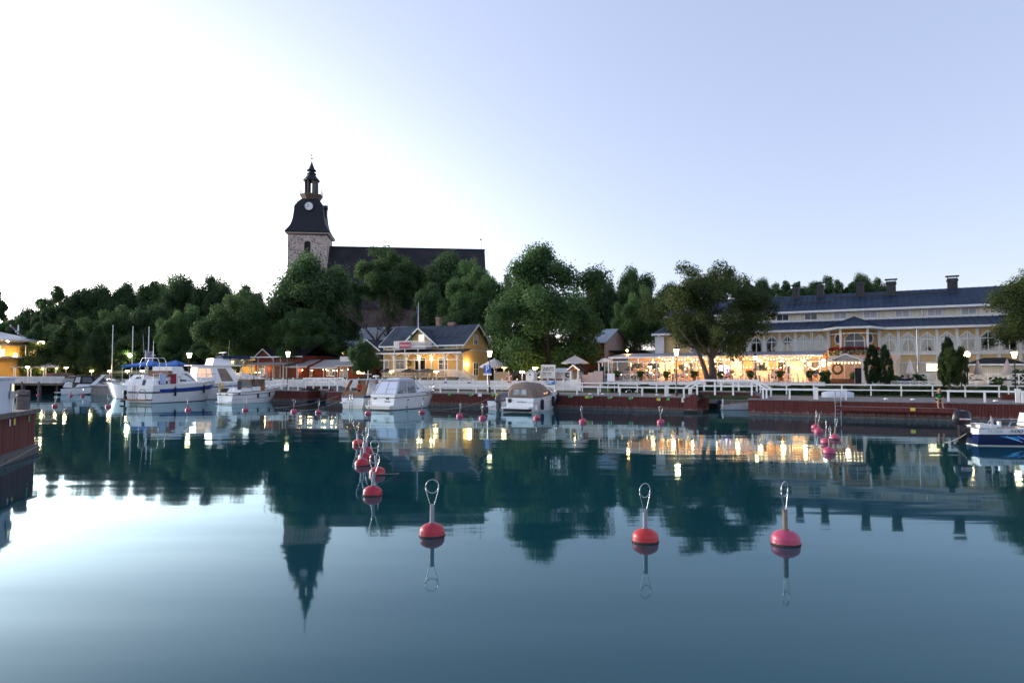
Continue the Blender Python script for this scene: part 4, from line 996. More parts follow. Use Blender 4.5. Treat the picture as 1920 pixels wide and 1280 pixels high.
# ================================================================== houses behind
def simple_house(name, label, t, pxa, pxb, ytop_wall, ridge_y, D, wall, roofm, base=1.8, gable=None, wins=(), cat='house', ov=.4):
    s0 = S(pxa, t, ytop_wall); F = Fac(t, s0)
    r = harbour(name, label, cat, s0, t, 0); x1 = S(pxb, t, ytop_wall)-s0; ze = F.z((pxa+pxb)/2, ytop_wall)
    MB().box(0, x1, 0, D, base, ze).build('wall', wall, r)
    if gable == 'front':
        zr = F.z((pxa+pxb)/2, ridge_y); xm = x1/2
        MB().prism([(.0,.002,ze-.01),(x1,.002,ze-.01),(xm,.002,zr-.12)], (0,D-.01,0)).build('gable_wall', wall, r)
        b = MB()
        for sx, sg in ((-ov,-1),(x1+ov,1)):
            zz = ze - ov*(zr-ze)/xm
            b.prism([(sx,-ov,zz),(xm,-ov,zr),(xm,-ov,zr-.13),(sx,-ov,zz-.13)], (0,D+2*ov,0))
        rf = b.build('roof', roofm, r)
        for sx in (-ov, x1+ov): MB().bar((sx,-ov-.03,ze-ov*(zr-ze)/xm-.07),(xm,-ov-.03,zr-.07),.05,.2).build('bargeboard', white, rf)
    else:
        zr = hit((pxa+pxb)/2, ridge_y, t+D/2)[1]
        for x in (0, x1-.15): MB().prism([(x,.01,ze-.01),(x,D-.01,ze-.01),(x,D/2,zr-.2)], (.15,0,0)).build('gable_wall', wall, r)
        rf = gable_roof('roof', r, roofm, -ov, x1+ov, -ov, D+ov, ze-.1, zr)
        MB().box(-ov, x1+ov, -ov-.05, -ov-.002, ze-.28, ze-.08).build('eave_board', white, rf)
    for a, b_, ya, yb, pane in wins: window(r, F.x(a, yb), F.x(b_, yb), F.z(a, yb), F.z(a, ya), -.002, 2, 1, .09, pane=pane)
    return r, F, x1, ze, zr, rf
lilac = mat('pale_pink_boards', (.42,.34,.33), .7, .08, 2, boards=('X', .16))
simple_house('small_house', 'small pale pink gabled house behind the awnings', 34, 634, 660, 652, 638.5, 9, lilac, tin_pale, gable='front', wins=((640,651,658,664,pane_warm),))
simple_house('long_house', 'long pale house with blue grey tin roof below the church', 52, 652, 800, 634, 612.5, 10, mat('pale_grey_boards', (.40,.40,.43), .7, .08, 2, boards=('X', .18)), tin_pale, base=3, wins=((668,674,630,640,pane_dark),))
rr = simple_house('red_gabled_house', 'dark red house with white bargeboards half hidden by the feathery tree', 21, 662, 718, 660, 636, 7, red_stain, felt, gable='front', wins=((698,708,663,676,pane_mid),))
chimney(rr[5], black_ch, rr[2]*.93, 3.5, rr[3]-.3, hit(720, 616, 24)[1], 1.1, .9, False)
def dark_house():
    r, F, x1, ze, zr, rf = simple_house('brown_house', 'dark brown house with carved white porch behind the tall full tree', 30, 912, 1012, 654, 628, 8, mat('brown_boards', (.07,.045,.03), .8, .2, 2, boards=('X',.16)), felt, wins=((958,966,640,648,pane_dark),(943,955,664,682,pane_dark)))
    zp = ze - .05
    MB().prism([(.4,-2.2,zp-.35),(.4,-.41,zp+.25),(.4,-.41,zp+.12),(.4,-2.2,zp-.48)], (x1-.8,0,0)).build('porch_roof', felt, r)
    pale_w = mat('porch_white', (.5,.5,.52), .6)
    for px in (930, 946, 963.5, 977): x = hit(px,670,28)[0]-F.s0; MB().box(x-.1,x+.1,-2.0,-1.8,1.9,zp-.5).bar((x,-1.9,zp-1.3),(x+.5,-1.9,zp-.5),.07).bar((x,-1.9,zp-1.3),(x-.5,-1.9,zp-.5),.07).build('porch_post', pale_w, r)
    z0 = hit(970,686,28)[1]; balustrade(r, (hit(980,680,28)[0]-F.s0,-1.9,z0-.9),(hit(1010,680,28)[0]-F.s0,-1.9,z0-.9),.9,.14, m=pale_w)
    MB().box(hit(926,690,28)[0]-F.s0, x1, -2.2,-.01, 1.4, z0-.9).build('porch_floor', wood_grey, r)
    for a, b_, m, nm in ((964.5,969.5,mat('cloth_blue',(.05,.10,.35),.8),'blue_towel'),(970,976,mat('cloth_pink',(.55,.05,.22),.8),'pink_towel')):
        MB().grid([[(hit(a,680,28)[0]-F.s0+(hit(b_,680,28)[0]-hit(a,680,28)[0])*i/6, -2.03+.03*math.sin(i*2), z0-.02-.15*k+.02*math.sin(i)) for i in range(7)] for k in range(7)]).build(nm, m, r)
    st_ = MB()
    for k in range(6): st_.box(hit(955,690,28)[0]-F.s0, hit(972,690,28)[0]-F.s0, -2.2-.32*(k+1), -2.2-.32*k, 1.5, z0-.9-.17*(k+1))
    st_.build('stairs', wood_grey, r)
dark_house()
def red_barn():
    t = 27; s0 = S(1062, t, 650); F = Fac(t, s0); r = harbour('red_barn', 'dark red barn with pale end wall and light tin roof', 'barn', s0, t, 0)
    x1 = S(1133, t, 650)-s0; D = 9.0; ze = F.z(1100, 641); zr = hit(1130, 617, t+D/2)[1]
    MB().box(0, x1, 0, D, 1.6, ze).build('wall', red_stain, r)
    endm = mat('pale_pink_render', (.42,.34,.32), .85, .08, 1.2, bump=.1)
    MB().box(x1+.001, x1+.25, 0, D, 1.6, ze).prism([(x1+.001,.01,ze-.01),(x1+.001,D-.01,ze-.01),(x1+.001,D/2,zr-.2)], (.25,0,0)).build('end_wall', endm, r)
    gable_roof('roof', r, tin_pale, -.5, x1+.5, -.5, D+.5, ze-.1, zr)
    window(r, F.x(1109), F.x(1114), F.z(1110,679), F.z(1110,670), -.002, 2, 1, .08, frame=mat('red_trim',(.16,.06,.05),.7), pane=pane_dark)
    lp = MB().sphere((F.x(1090), -.25, F.z(1090,667)), .09, 8).build('wall_lamp', glow('sodium', (1,.42,.10), 20), r)
    point('wall_light', r, (F.x(1090), -.6, F.z(1090,668)), 22, (1,.45,.15), .08)
    MB().prism([(x1+.252,1.0,F.z(1160,656)),(x1+.252,4.5,F.z(1160,660)),(x1+.252,4.5,F.z(1160,660)-.15),(x1+.252,1.0,F.z(1160,656)-.15)], (5,0,0)).build('lean_to_roof', felt, r)
red_barn()
# ================================================================== the long restaurant
def curtain(x0, x1, z0, z1, y, side, full=False):
    rows = []
    for k in range(9):
        f = k/8; z = z1 + (z0 - z1)*f; row = []
        for i in range(9):
            u = i/8
            wd = 1 if full else (.85 - .65*math.sin(min(1, f*1.35)*math.pi/2)) if f < .75 else .2 + (f-.75)*.5
            xx = x0 + (x1-x0)*u*wd if side < 0 else x1 - (x1-x0)*u*wd
            row.append((xx, y + .02*math.sin(i*2.4 + k*.5), z))
        rows.append(row)
    return MB().grid(rows)
def restaurant():
    t = 20.0; s0 = S(1236, t, 640); F = Fac(t, s0); FU = Fac(t+4.5, s0)
    r = harbour('restaurant_building', 'long yellow and cream wooden restaurant with blue metal roofs and pointed-arch windows', 'restaurant', s0, t, 0)
    x1 = S(1985, t, 640) - s0; D = 15.0; zg = 1.7
    z_sill, z_spring, z_apex = F.z(1740,657.5), F.z(1740,634.5), F.z(1740,622.5)
    z_eave = F.z(1740, 611.5); z_mid = FU.z(1740, 595.5); z_up = FU.z(1740, 576)
    MB().box(0, x1, 0, D, zg, z_sill-.35).build('ground_storey_wall', cream_b, r)
    MB().box(0, x1, 0, D, z_sill-.35, z_eave-.02).build('hall_wall', yellow_p, r)
    MB().box(.3, x1-.3, 4.5, D-.5, z_eave-.5, z_up).build('upper_wall', cream_b, r)
    # roofs
    lr = MB().prism([(-.7,-.75,z_eave),(-.7,4.48,z_mid-.02),(-.7,4.48,z_mid-.16),(-.7,-.75,z_eave-.14)], (x1+1.2,0,0)).build('lower_roof', metal_blue, r)
    MB().box(-.7, x1+.5, -.84, -.755, z_eave-.26, z_eave-.02).build('gutter', white, lr)
    MB().box(.2, x1-.2, 4.38, 4.49, z_mid-.02, z_mid+.18).build('belt_board', white, r)
    yr = 9.6; zr = hit(1740, 542.5, t+yr)[1]
    ur = MB().prism([(-.5,3.9,z_up+.10),(-.5,yr,zr),(-.5,D+.6,z_up+.1),(-.5,D+.6,z_up-.06),(-.5,yr,zr-.16),(-.5,3.9,z_up-.06)], (x1+1.0,0,0)).build('upper_roof', metal_blue, r)
    MB().box(-.5, x1+.5, 3.82, 3.898, z_up-.14, z_up+.09).build('gutter', white, ur)
    rib = MB(); x = -.4
    while x < x1+.4: rib.bar((x,3.92,z_up+.125),(x,yr-.02,zr+.025),.045,.05); x += .62
    tag(rib.build('roof_ribs', metal_blue, ur), kind='stuff')
    rib = MB(); x = -.6
    while x < x1+.4: rib.bar((x,-.73,z_eave+.025),(x,4.4,z_mid+.005),.045,.05); x += .62
    tag(rib.build('roof_ribs', metal_blue, lr), kind='stuff')
    slope = (zr-z_up-.10)/(yr-3.9)
    for pa, pb, f in ((1424,1470,.78),(1473,1560,.42),(1561,1800,.66)):
        y = 3.9+(yr-3.9)*f; z = z_up+.10+slope*(y-3.9); a, b = hit(pa,560,t+y)[0]-s0, hit(pb,560,t+y)[0]-s0
        MB().box(a, b, y-.05, y+.03, z+.12, z+.26).build('snow_rail', black_ch, ur)
    for px, ya, yb, w in ((1402,536,556,.75),(1492,536,566,.7),(1538,531,562,.75),(1613,526,556,.85),(1671,525,556,.95),(1786,519,542,.95)):
        y = yr - .9 if yb > 552 else yr; chimney(ur, black_ch, hit(px,545,t+y)[0]-s0, y, hit(px,yb+4,t+y)[1]-.4, hit(px,ya+3,t+y)[1], w, .8)
    # upper windows
    ups = [hit(px, 590, t+4.5)[0]-s0 for px in (1467.5,1520.5,1575,1632,1692,1753,1816.5)]; step = ups[1]-ups[0]
    ups = [ups[0]-step*k for k in (3,2,1)] + ups + [ups[-1]+step]
    for i, x in enumerate(ups):
        window(r, x-.62, x+.62, z_mid+.24, z_up-.22, 4.497, 2, 1, .1, pane=pane_pale if i > 4 else pane_mid, sill=False)
    MB().tube((hit(1729,580,t+4.5)[0]-s0,4.42,z_mid+.1),(hit(1729,580,t+4.5)[0]-s0,4.42,z_up-.3),.06).build('downpipe', steel, r)
    # hall windows: bays with pointed heads, curtains, glass
    lace = mat('lace_curtain', (.40,.40,.43), .9, .1, 8); room = mat('hall_dark_backing', (.035,.027,.02), .8, .3, .5)
    def bay(xa, xb, full=False):
        xm = (xa+xb)/2; fw = .11; y = -.002
        out = [(xa,z_sill),(xb,z_sill),(xb,z_spring),(xm,z_apex),(xa,z_spring)]
        w = MB()
        w.box(xa, xa+fw, -.16, y, z_sill, z_spring).box(xb-fw, xb, -.16, y, z_sill, z_spring).box(xa, xb, -.18, y, z_sill-.12, z_sill-.002)
        w.bar((xa,-.09,z_spring+.02),(xm,-.09,z_apex+.02),.17,.13).bar((xm,-.092,z_apex+.02),(xb,-.092,z_spring+.02),.17,.13)
        w = w.build('window', white, r)
        MB().prism([(a,-.02,z) for a, z in out], (0,.014,0)).build('dark_backing', room, w)  # flat panel on the uncut wall, the unlit room's darkness painted as its colour
        for sd in (-1, 1):
            c = curtain(xa+fw if sd < 0 else xm+.04, xm-.04 if sd < 0 else xb-fw, z_sill+.05, z_spring-.05, -.055, sd, full)
            c.poly([(xa+fw,-.05,z_spring-.06),(xa+fw+(xm-xa)*.55,-.05,z_spring-.06),(xm-.1,-.05,z_apex-.12)] if sd < 0 else [(xb-fw-(xb-xm)*.55,-.05,z_spring-.06),(xb-fw,-.05,z_spring-.06),(xm+.1,-.05,z_apex-.12)])
            c.build('curtain', lace, w, smooth=True)
        zm = F.z(1740, 635.5)
        for a, b in ((xa+fw,xm-.03),(xm+.03,xb-fw)):
            MB().box(a, b, -.100, -.094, z_sill+.01, zm-.04).build('pane', glass, w)
            lo = (z_spring, z_apex) if a < xm-.5 else (z_apex, z_spring)
            MB().prism([(a,-.1,zm+.04),(b,-.1,zm+.04),(b,-.1,lo[1]-.1),(a,-.1,lo[0]-.1)], (0,.006,0)).build('pane', glass, w)
        MB().box(xm-.04, xm+.04, -.14, -.101, z_sill, z_apex-.05).build('mullion', white, w)
        MB().box(xa+fw, xb-fw, -.135, -.1012, zm-.05, zm+.05).build('transom', white, w)
    xr = [F.x(px, 645) for px in (1650,1683,1719,1756,1792,1831,1871,1911)]; bw = (xr[5]-xr[1])/4
    xs = [xr[0]+bw*k for k in range(9)]; pil = list(xs)
    for i in range(8): bay(xs[i]+.16, xs[i+1]-.16, False)
    bl = (F.x(1553,645)-F.x(1462,645))/3; xl = [F.x(1553,645)-bl*k for k in range(10)]
    for i in range(9): bay(xl[i+1]+.16, xl[i]-.16, i in (0, 1))
    for i, x in enumerate(pil + xl):
        MB().box(x-.13, x+.13, -.15, -.003, z_sill-.35 if i >= len(pil) else z_sill-1.1, z_eave-.17).build('pilaster', white, r)
    for xa, xb in ((xl[-1], xl[0]), (xs[0], xs[-1])):
        MB().box(xa, xb, -.09, -.004, z_apex+.38, z_apex+.48).build('string_course', white, r)
        MB().box(xa, xb, -.19, -.004, z_sill-.40, z_sill-.14).build('sill_band', white, r)
    MB().box(xs[0], xs[-1], -.12, -.004, z_sill-1.28, z_sill-1.10).build('sill_band', white, r)
    MB().box(xs[0]+.1, xs[-1], -.05, -.003, z_sill-1.09, z_sill-.42).build('apron_panels', yellow_p, r)
    for px in (1719, 1524): MB().tube((F.x(px,640), -.24, z_sill-2.2), (F.x(px,640), -.24, z_eave-.2), .055).build('downpipe', steel, r)
    # kitchen window lit
    window(r, F.x(1737), F.x(1772), F.z(1750,695), F.z(1750,681.5), -.003, 3, 1, .07, pane=glow('kitchen_glow', (1,.72,.36), 1.5), sill=False)
    # pavilion bay
    tp = t - 3.0; FP = Fac(tp, s0); px0, px3 = F.x(1553,640), F.x(1650,640); pa, pb = FP.x(1576,640), FP.x(1627,640)
    z_pe = FP.z(1600, 613); yb_ = -3.0; zb = FP.z(1600, 655)
    plan = [(px0+.1,-.16),(pa,yb_),(pb,yb_),(px3-.1,-.16)]
    ov = [(px0-.35,-.85),(pa-.25,yb_-.5),(pb+.25,yb_-.5),(px3+.35,-.85)]
    apex = ((pa+pb)/2, -.6, hit(1601,596,t)[1])
    pr = MB()
    for i in range(3): pr.prism([(*ov[i],z_pe),(*ov[i+1],z_pe),apex], (0,0,.10))
    pr.poly([(*ov[0],z_pe),(*ov[1],z_pe),(*ov[2],z_pe),(*ov[3],z_pe)])
    pro = pr.build('pavilion_roof', metal_blue, r)
    for i in range(3): MB().bar((*ov[i],z_pe-.06),(*ov[i+1],z_pe-.06),.08,.22).build('gutter', white, pro)
    for i in range(3):
        a, b = Vector((*ov[i],0)), Vector((*ov[i+1],0))
        for k in range(0, 5): q = a.lerp(b, k/5); MB().bar((q.x,q.y,z_pe+.12),(apex[0],apex[1],apex[2]+.12),.05,.04).build('roof_seam', metal_blue, pro)
    pw = MB()
    inner = [(px0+.5,-.17),(pa+.25,-1.5),(pb-.25,-1.5),(px3-.5,-.17)]
    for i in range(3): a, b = inner[i], inner[i+1]; pw.prism([(*a,zb-.1),(*b,zb-.1),(*b,z_pe-.02),(*a,z_pe-.02)], (0,.12,0))
    pw.build('pavilion_wall', mat('pavilion_ochre', (.58,.32,.09), .7, .06), r)
    mid = (pa+pb)/2
    dz0, dz1 = FP.z(1601,655), FP.z(1601,637)
    ar = [(mid-1.0,-1.53,dz0),(mid+1.0,-1.53,dz0),(mid+1.0,-1.53,dz1)] + [(mid+1.0*math.cos(a),-1.53,dz1+.75*math.sin(a)) for a in (math.pi*k/8 for k in range(1,8))] + [(mid-1.0,-1.53,dz1)]
    da = MB().prism(ar, (0,.02,0)).build('arched_door', white, r)
    MB().prism([(x*.86+mid*.14, -1.545, z if z > dz1 else z) for x, y, z in ar], (0,.012,0)).build('pane', pane_mid, da)
    for x in (mid-.04,): MB().box(x, x+.08, -1.575, -1.548, dz0, dz1+.7).build('mullion', white, da)
    MB().box(mid-.95, mid+.95, -1.572, -1.549, dz1-.1, dz1+.02).build('transom', white, da)
    for px in (1571, 1634):
        i = 0 if px < 1600 else 2; a, b = Vector(inner[i]), Vector(inner[i+1]); q = a.lerp(b, .5); ang = math.atan2((b-a).y, (b-a).x)
        rw = MB().pipe([(.52*math.cos(k*math.pi/10), 0, .52*math.sin(k*math.pi/10)) for k in range(20)], .09, 6, True).build('round_window', white, r, loc=(q.x, q.y-.10, FP.z(1601,633)), rz=ang)
        pn = MB().lathe([(.5,0),(.5,.03)], 20).build('pane', pane_mid, rw); pn.rotation_euler = (R(90),0,0)
    # balcony deck, posts, balustrade with flowers
    MB().prism([(*p_,zb-.25) for p_ in plan] , (0,0,.2)).build('balcony_deck', white, r)
    for p_ in plan: MB().box(p_[0]-.1, p_[0]+.1, p_[1]-.1, p_[1]+.1, zg, z_pe-.1).build('balcony_post', white, r)
    for i in range(3):
        a, b = plan[i], plan[i+1]
        MB().bar((*a,z_pe-.62),(*b,z_pe-.62),.07,.1).build('post_rail', white, r)
        balustrade(r, (*a,zb-.95),(*b,zb-.95),1.0,.12)
        fl = MB(); rnd = random.Random(i); L = (Vector(b)-Vector(a)).length
        P = np.array([[a[0]+(b[0]-a[0])*u, a[1]+(b[1]-a[1])*u-.1, zb+.1] for u in np.random.default_rng(i).uniform(0,1,500)]) + np.random.default_rng(i+9).normal(size=(500,3))*np.array([.06,.07,.09])
        tone = np.random.default_rng(i+3).uniform(0,1,500); nn = np.random.default_rng(i+5).normal(size=(500,3)); nn /= np.linalg.norm(nn,axis=1)[:,None]
        o = bpy.data.objects.new('balcony_flowers', leaves_mesh('balcony_flowers', P, nn, .07, tone, flower_mat(), i)); COL.objects.link(o); o.parent = r; o['kind'] = 'stuff'
        P2 = P + np.array([0,-.03,-.3]) * np.random.default_rng(i+2).uniform(0,2.2,(500,1))
        o = bpy.data.objects.new('balcony_trailing_plants', leaves_mesh('balcony_trailing_plants', P2, nn, .07, tone, LF['mid'], i+4)); COL.objects.link(o); o.parent = r; o['kind'] = 'stuff'
    # outside stair right of the pavilion
    xa, xb = F.x(1668,660), F.x(1686.5,690)
    s_ = MB().prism([(xa,-1.4,z_sill-1.9),(xb,-1.4,z_sill-.6),(xb,-1.4,zg),(xa,-1.4,zg)], (0,1.35,0)).build('stair', cream_b, r)
    balustrade(s_, (xa,-1.45,z_sill-1.9),(xb,-1.45,z_sill-.6),1.0,.14)
    # left end upper white gable wall seen behind the ash tree
    MB().box(-.4, .7, -.4, -.21, z_sill-.3, z_eave-.4).build('end_pilaster_wall', white_b, r)
    return r, F, s0
def flower_mat():
    if 'fl' not in _M: _M['fl'] = leaf_mat('flowers_red', (.20,.008,.02), (.50,.03,.07))
    return _M['fl']
restaurant()

# annex with hipped roof at the right
def annex():
    t = 15.0; s0 = S(1826, t); F = Fac(t, s0); x1 = F.x(1916); r = harbour('annex_hut', 'low cream annex with dark hipped roof at the right end of the restaurant', 'annex', s0, t, 0)
    ze, zt = F.z(1870,681), F.z(1870,669.5); D = 3.6
    MB().box(0, x1, 0, D, 1.8, ze).build('wall', cream_b, r)
    MB().grid([[(-.5,-.5,ze-.05),(x1+.5,-.5,ze-.05)],[(1.0,D/2-.4,zt),(x1-1.0,D/2-.4,zt)]]).poly([(-.5,-.5,ze-.05),(1.0,D/2-.4,zt),(1.0,D/2+.4,zt),(-.5,D+.5,ze-.05)]).poly([(x1+.5,-.5,ze-.05),(x1-1,D/2-.4,zt),(x1-1,D/2+.4,zt),(x1+.5,D+.5,ze-.05)]).poly([(1.0,D/2-.4,zt),(x1-1,D/2-.4,zt),(x1-1,D/2+.4,zt),(1,D/2+.4,zt)]).poly([(-.5,D+.5,ze-.05),(x1+.5,D+.5,ze-.05),(x1-1,D/2+.4,zt),(1,D/2+.4,zt)]).build('roof', felt, r)
    MB().box(-.5, x1+.5, -.56, -.502, ze-.2, ze-.04).build('eave_board', white, r)
annex()

# ================================================================== terrace canopy in front of the restaurant
TT = 12.2
def terrace():
    t = TT; s0 = S(1134, t); F = Fac(t, s0); x1 = F.x(1543); r = harbour('terrace_pavilion', 'long glazed restaurant terrace with pale canopy roof and string lights', 'terrace', s0, t, 0)
    zf = F.z(1300, 716); zk = F.z(1300, 676.5); D = 7.0
    MB().box(-.3, x1+.2, -.3, D+.6, 1.45, zf).build('terrace_floor', mat('terrace_boards', (.22,.17,.13), .7, .15, 2, boards=('X',.14)), r)
    MB().box(-.3, x1+.2, -.36, -.302, 1.5, zf+.08).build('terrace_fascia', white_b, r)
    # screen: posts, top rail, glass and low cross railing
    n = 15; xs = [x1*k/n for k in range(n+1)]
    gp = MB()
    for k, x in enumerate(xs):
        MB().box(x-.045, x+.045, -.05, .05, zf, zk).build('screen_post', white, r)
        if k < n:
            MB().box(x+.05, xs[k+1]-.05, -.012, .012, zf+.9, zk-.08).build('screen_pane', thin_glass('screen_glass', (.97,.97,.96), .8, .03), r)
            a, b = x+.05, xs[k+1]-.05
            c = MB().box(a, b, -.045, -.02, zf+.80, zf+.87).box(a, b, -.045, -.02, zf+.18, zf+.25)
            m_ = (a+b)/2
            for p_, q_ in ((a,m_),(m_,b)):
                c.bar((p_,-.03,zf+.22),(q_,-.03,zf+.83),.02,.045).bar((p_,-.04,zf+.83),(q_,-.04,zf+.22),.02,.045)
            c.box(m_-.03,m_+.03,-.06,-.046,zf+.1,zf+.87)
            c.build('cross_railing', white, r)
    MB().box(-.05, x1+.05, -.07, .07, zk-.06, zk+.05).build('top_rail', steel, r)
    # canopy roof
    xa, xb = hit(1142,668,t+2.2)[0]-s0, hit(1543,667,t+2.2)[0]-s0
    zc = hit(1340, 667, t+2.2)[1]; zd = hit(1340, 660.5, t+7.2)[1]
    cr = MB().prism([(xa,2.0,zc),(xa,7.4,zd),(xa,7.4,zd-.1),(xa,2.0,zc-.1)], (xb-xa,0,0)).build('canopy_roof', mat('canopy_sheet', (.34,.34,.38), .5, .1, 1, seam=('X',.8)), r)
    MB().box(xa, xb, 1.90, 1.995, zc-.2, zc+.02).build('gutter', white, cr)
    for k in range(8): x = xa+.3+(xb-xa-.6)*k/7; MB().box(x-.09, x+.09, 2.1, 2.28, zf, zc-.1).build('canopy_post', white, r)
    # back wall of the terrace room
    MB().box(xa+.5, xb, 7.42, 7.6, zf, zd).build('back_wall', mat('terrace_wall', (.60,.38,.17), .7, .08, 2, boards=('Z',.2)), r)
    rnd = random.Random(12)
    for i, px in enumerate((1225,1250,1292,1345,1381,1428,1470,1500,1521)):
        x = hit(px,690,t+7.4)[0]-s0; w = rnd.uniform(.5,.9); m = (pane_dark, glow('door_glow',(1,.62,.26),.4), pane_mid)[i%3]
        window(r, x-w, x+w, zf+(.02 if i%2 else .9), zf+2.15, 7.415, 2, 1, .1, pane=m, name='door' if i%2 else 'window', sill=False)
    # bar counter, menu picture, TV screen
    x = hit(1400,700,t+5)[0]-s0; MB().box(x-2.2, x+2.6, 5.2, 5.8, zf, zf+1.1).box(x-2.35, x+2.75, 5.1, 5.9, zf+1.1, zf+1.16).build('bar_counter', mat('counter_white', (.7,.66,.6), .5), r)
    q = hit(1359,692,t+4.4); o = MB().box(q[0]-s0-.62, q[0]-s0+.45, 4.35, 4.42, q[1]-.45, q[1]+.42).build('television_screen', glow('tv_blue', (.35,.32,1), 2.0), r)
    # gable-roofed buffet booth under the left end
    bx = hit(1195,690,t+3.5)[0]-s0
    bz = zf; b = MB().box(bx-.9, bx+.9, 3.4, 5.0, bz, bz+1.25).build('buffet_booth', mat('booth_boards', (.55,.40,.22), .7, .1, 2, boards=('X',.12)), r)
    MB().prism([(bx-1.5,3.1,bz+1.35),(bx-.1,3.1,bz+2.1),(bx+2.2,3.1,bz+.95),(bx+2.2,3.1,bz+.85),(bx-.1,3.1,bz+1.98),(bx-1.5,3.1,bz+1.25)], (0,2.2,0)).build('roof', felt, b)
    # string lights: each string is a cable with bulbs
    bulb = MB().sphere((0,0,0), .062, 8, .075).mesh('bulb', glow('bulb_glow', (1,.66,.30), 3.0))
    def string(pts, n, sag, where):
        sr = thing('string_lights', f'string of warm bulbs {where}', 'string lights', r.location, PHI, 'string lights on the restaurant terrace')
        line = []
        for (pa, qa) in zip(pts[:-1], pts[1:]):
            a = Vector((hit(pa[0],pa[1],t+pa[2])[0]-s0, pa[2], hit(pa[0],pa[1],t+pa[2])[1])); c = Vector((hit(qa[0],qa[1],t+qa[2])[0]-s0, qa[2], hit(qa[0],qa[1],t+qa[2])[1]))
            for k in range(n):
                f = k/n; p_ = a.lerp(c, f); p_.z -= sag*4*f*(1-f); line.append(p_)
        line.append(c)
        MB().pipe(line, .012, 4).build('cable', iron, sr)
        for p_ in line: inst('bulb', bulb, sr, (p_.x, p_.y, p_.z-.09))
    string([(1236,669,1.2),(1262,669,1.2),(1290,669,1.2),(1318,669,1.2),(1345,669,1.2),(1372,669,1.2),(1400,669,1.2),(1432,669,1.2)], 5, .22, 'along the canopy edge behind the forked tree')
    string([(1435,669,1.2),(1462,668,1.2),(1490,668,1.2),(1520,667,1.2)], 5, .2, 'along the canopy edge near the entrance porch')
    string([(1285,683,3.2),(1335,682,3.2),(1380,683,3.2),(1428,679,3.2)], 7, .3, 'under the roof above the television')
    string([(1428,680,3.0),(1478,679,3.0),(1515,679,3.0),(1538,681,3.0)], 7, .55, 'in deep swags near the corner lantern')
    string([(1212,692,3.6),(1250,683,3.6),(1285,690,3.6)], 5, .1, 'beside the glowing light box')
    # lamps that light the room
    for i, px in enumerate((1225,1262,1300,1340,1382,1424,1466,1508)):
        x = hit(px,680,t+4.5)[0]-s0
        lm = MB().lathe([(.03,.3),(.05,.12),(.2,.04),(.16,-.08),(.05,-.1)], 10, (x, 4.4, zf+2.25)).build('pendant_lamp', glow('pendant_glow', (1,.72,.36), 4), r)
        point('pendant_light', r, (x, 4.2, zf+1.95), 115, (1,.44,.15), .2)
    x = hit(1219,691,t+5.2)[0]-s0; MB().box(x-.32, x+.32, 5.15, 5.3, zf+.95, zf+1.75).build('light_box', glow('lightbox', (1,.82,.46), 1.6), r)
    x = hit(1540,682,t+.8)[0]-s0; MB().lathe([(.05,.4),(.16,.3),(.12,-.3),(.04,-.35)], 8, (x+.2,.6,zf+1.9)).build('corner_lantern', glow('lantern_bright', (1,.76,.40), 16), r); point('corner_light', r, (x+.5, .3, zf+1.8), 9, (1,.55,.22), .12)
    return r, s0, zf, x1
TER, TER_S0, TER_Z, TER_X1 = terrace()

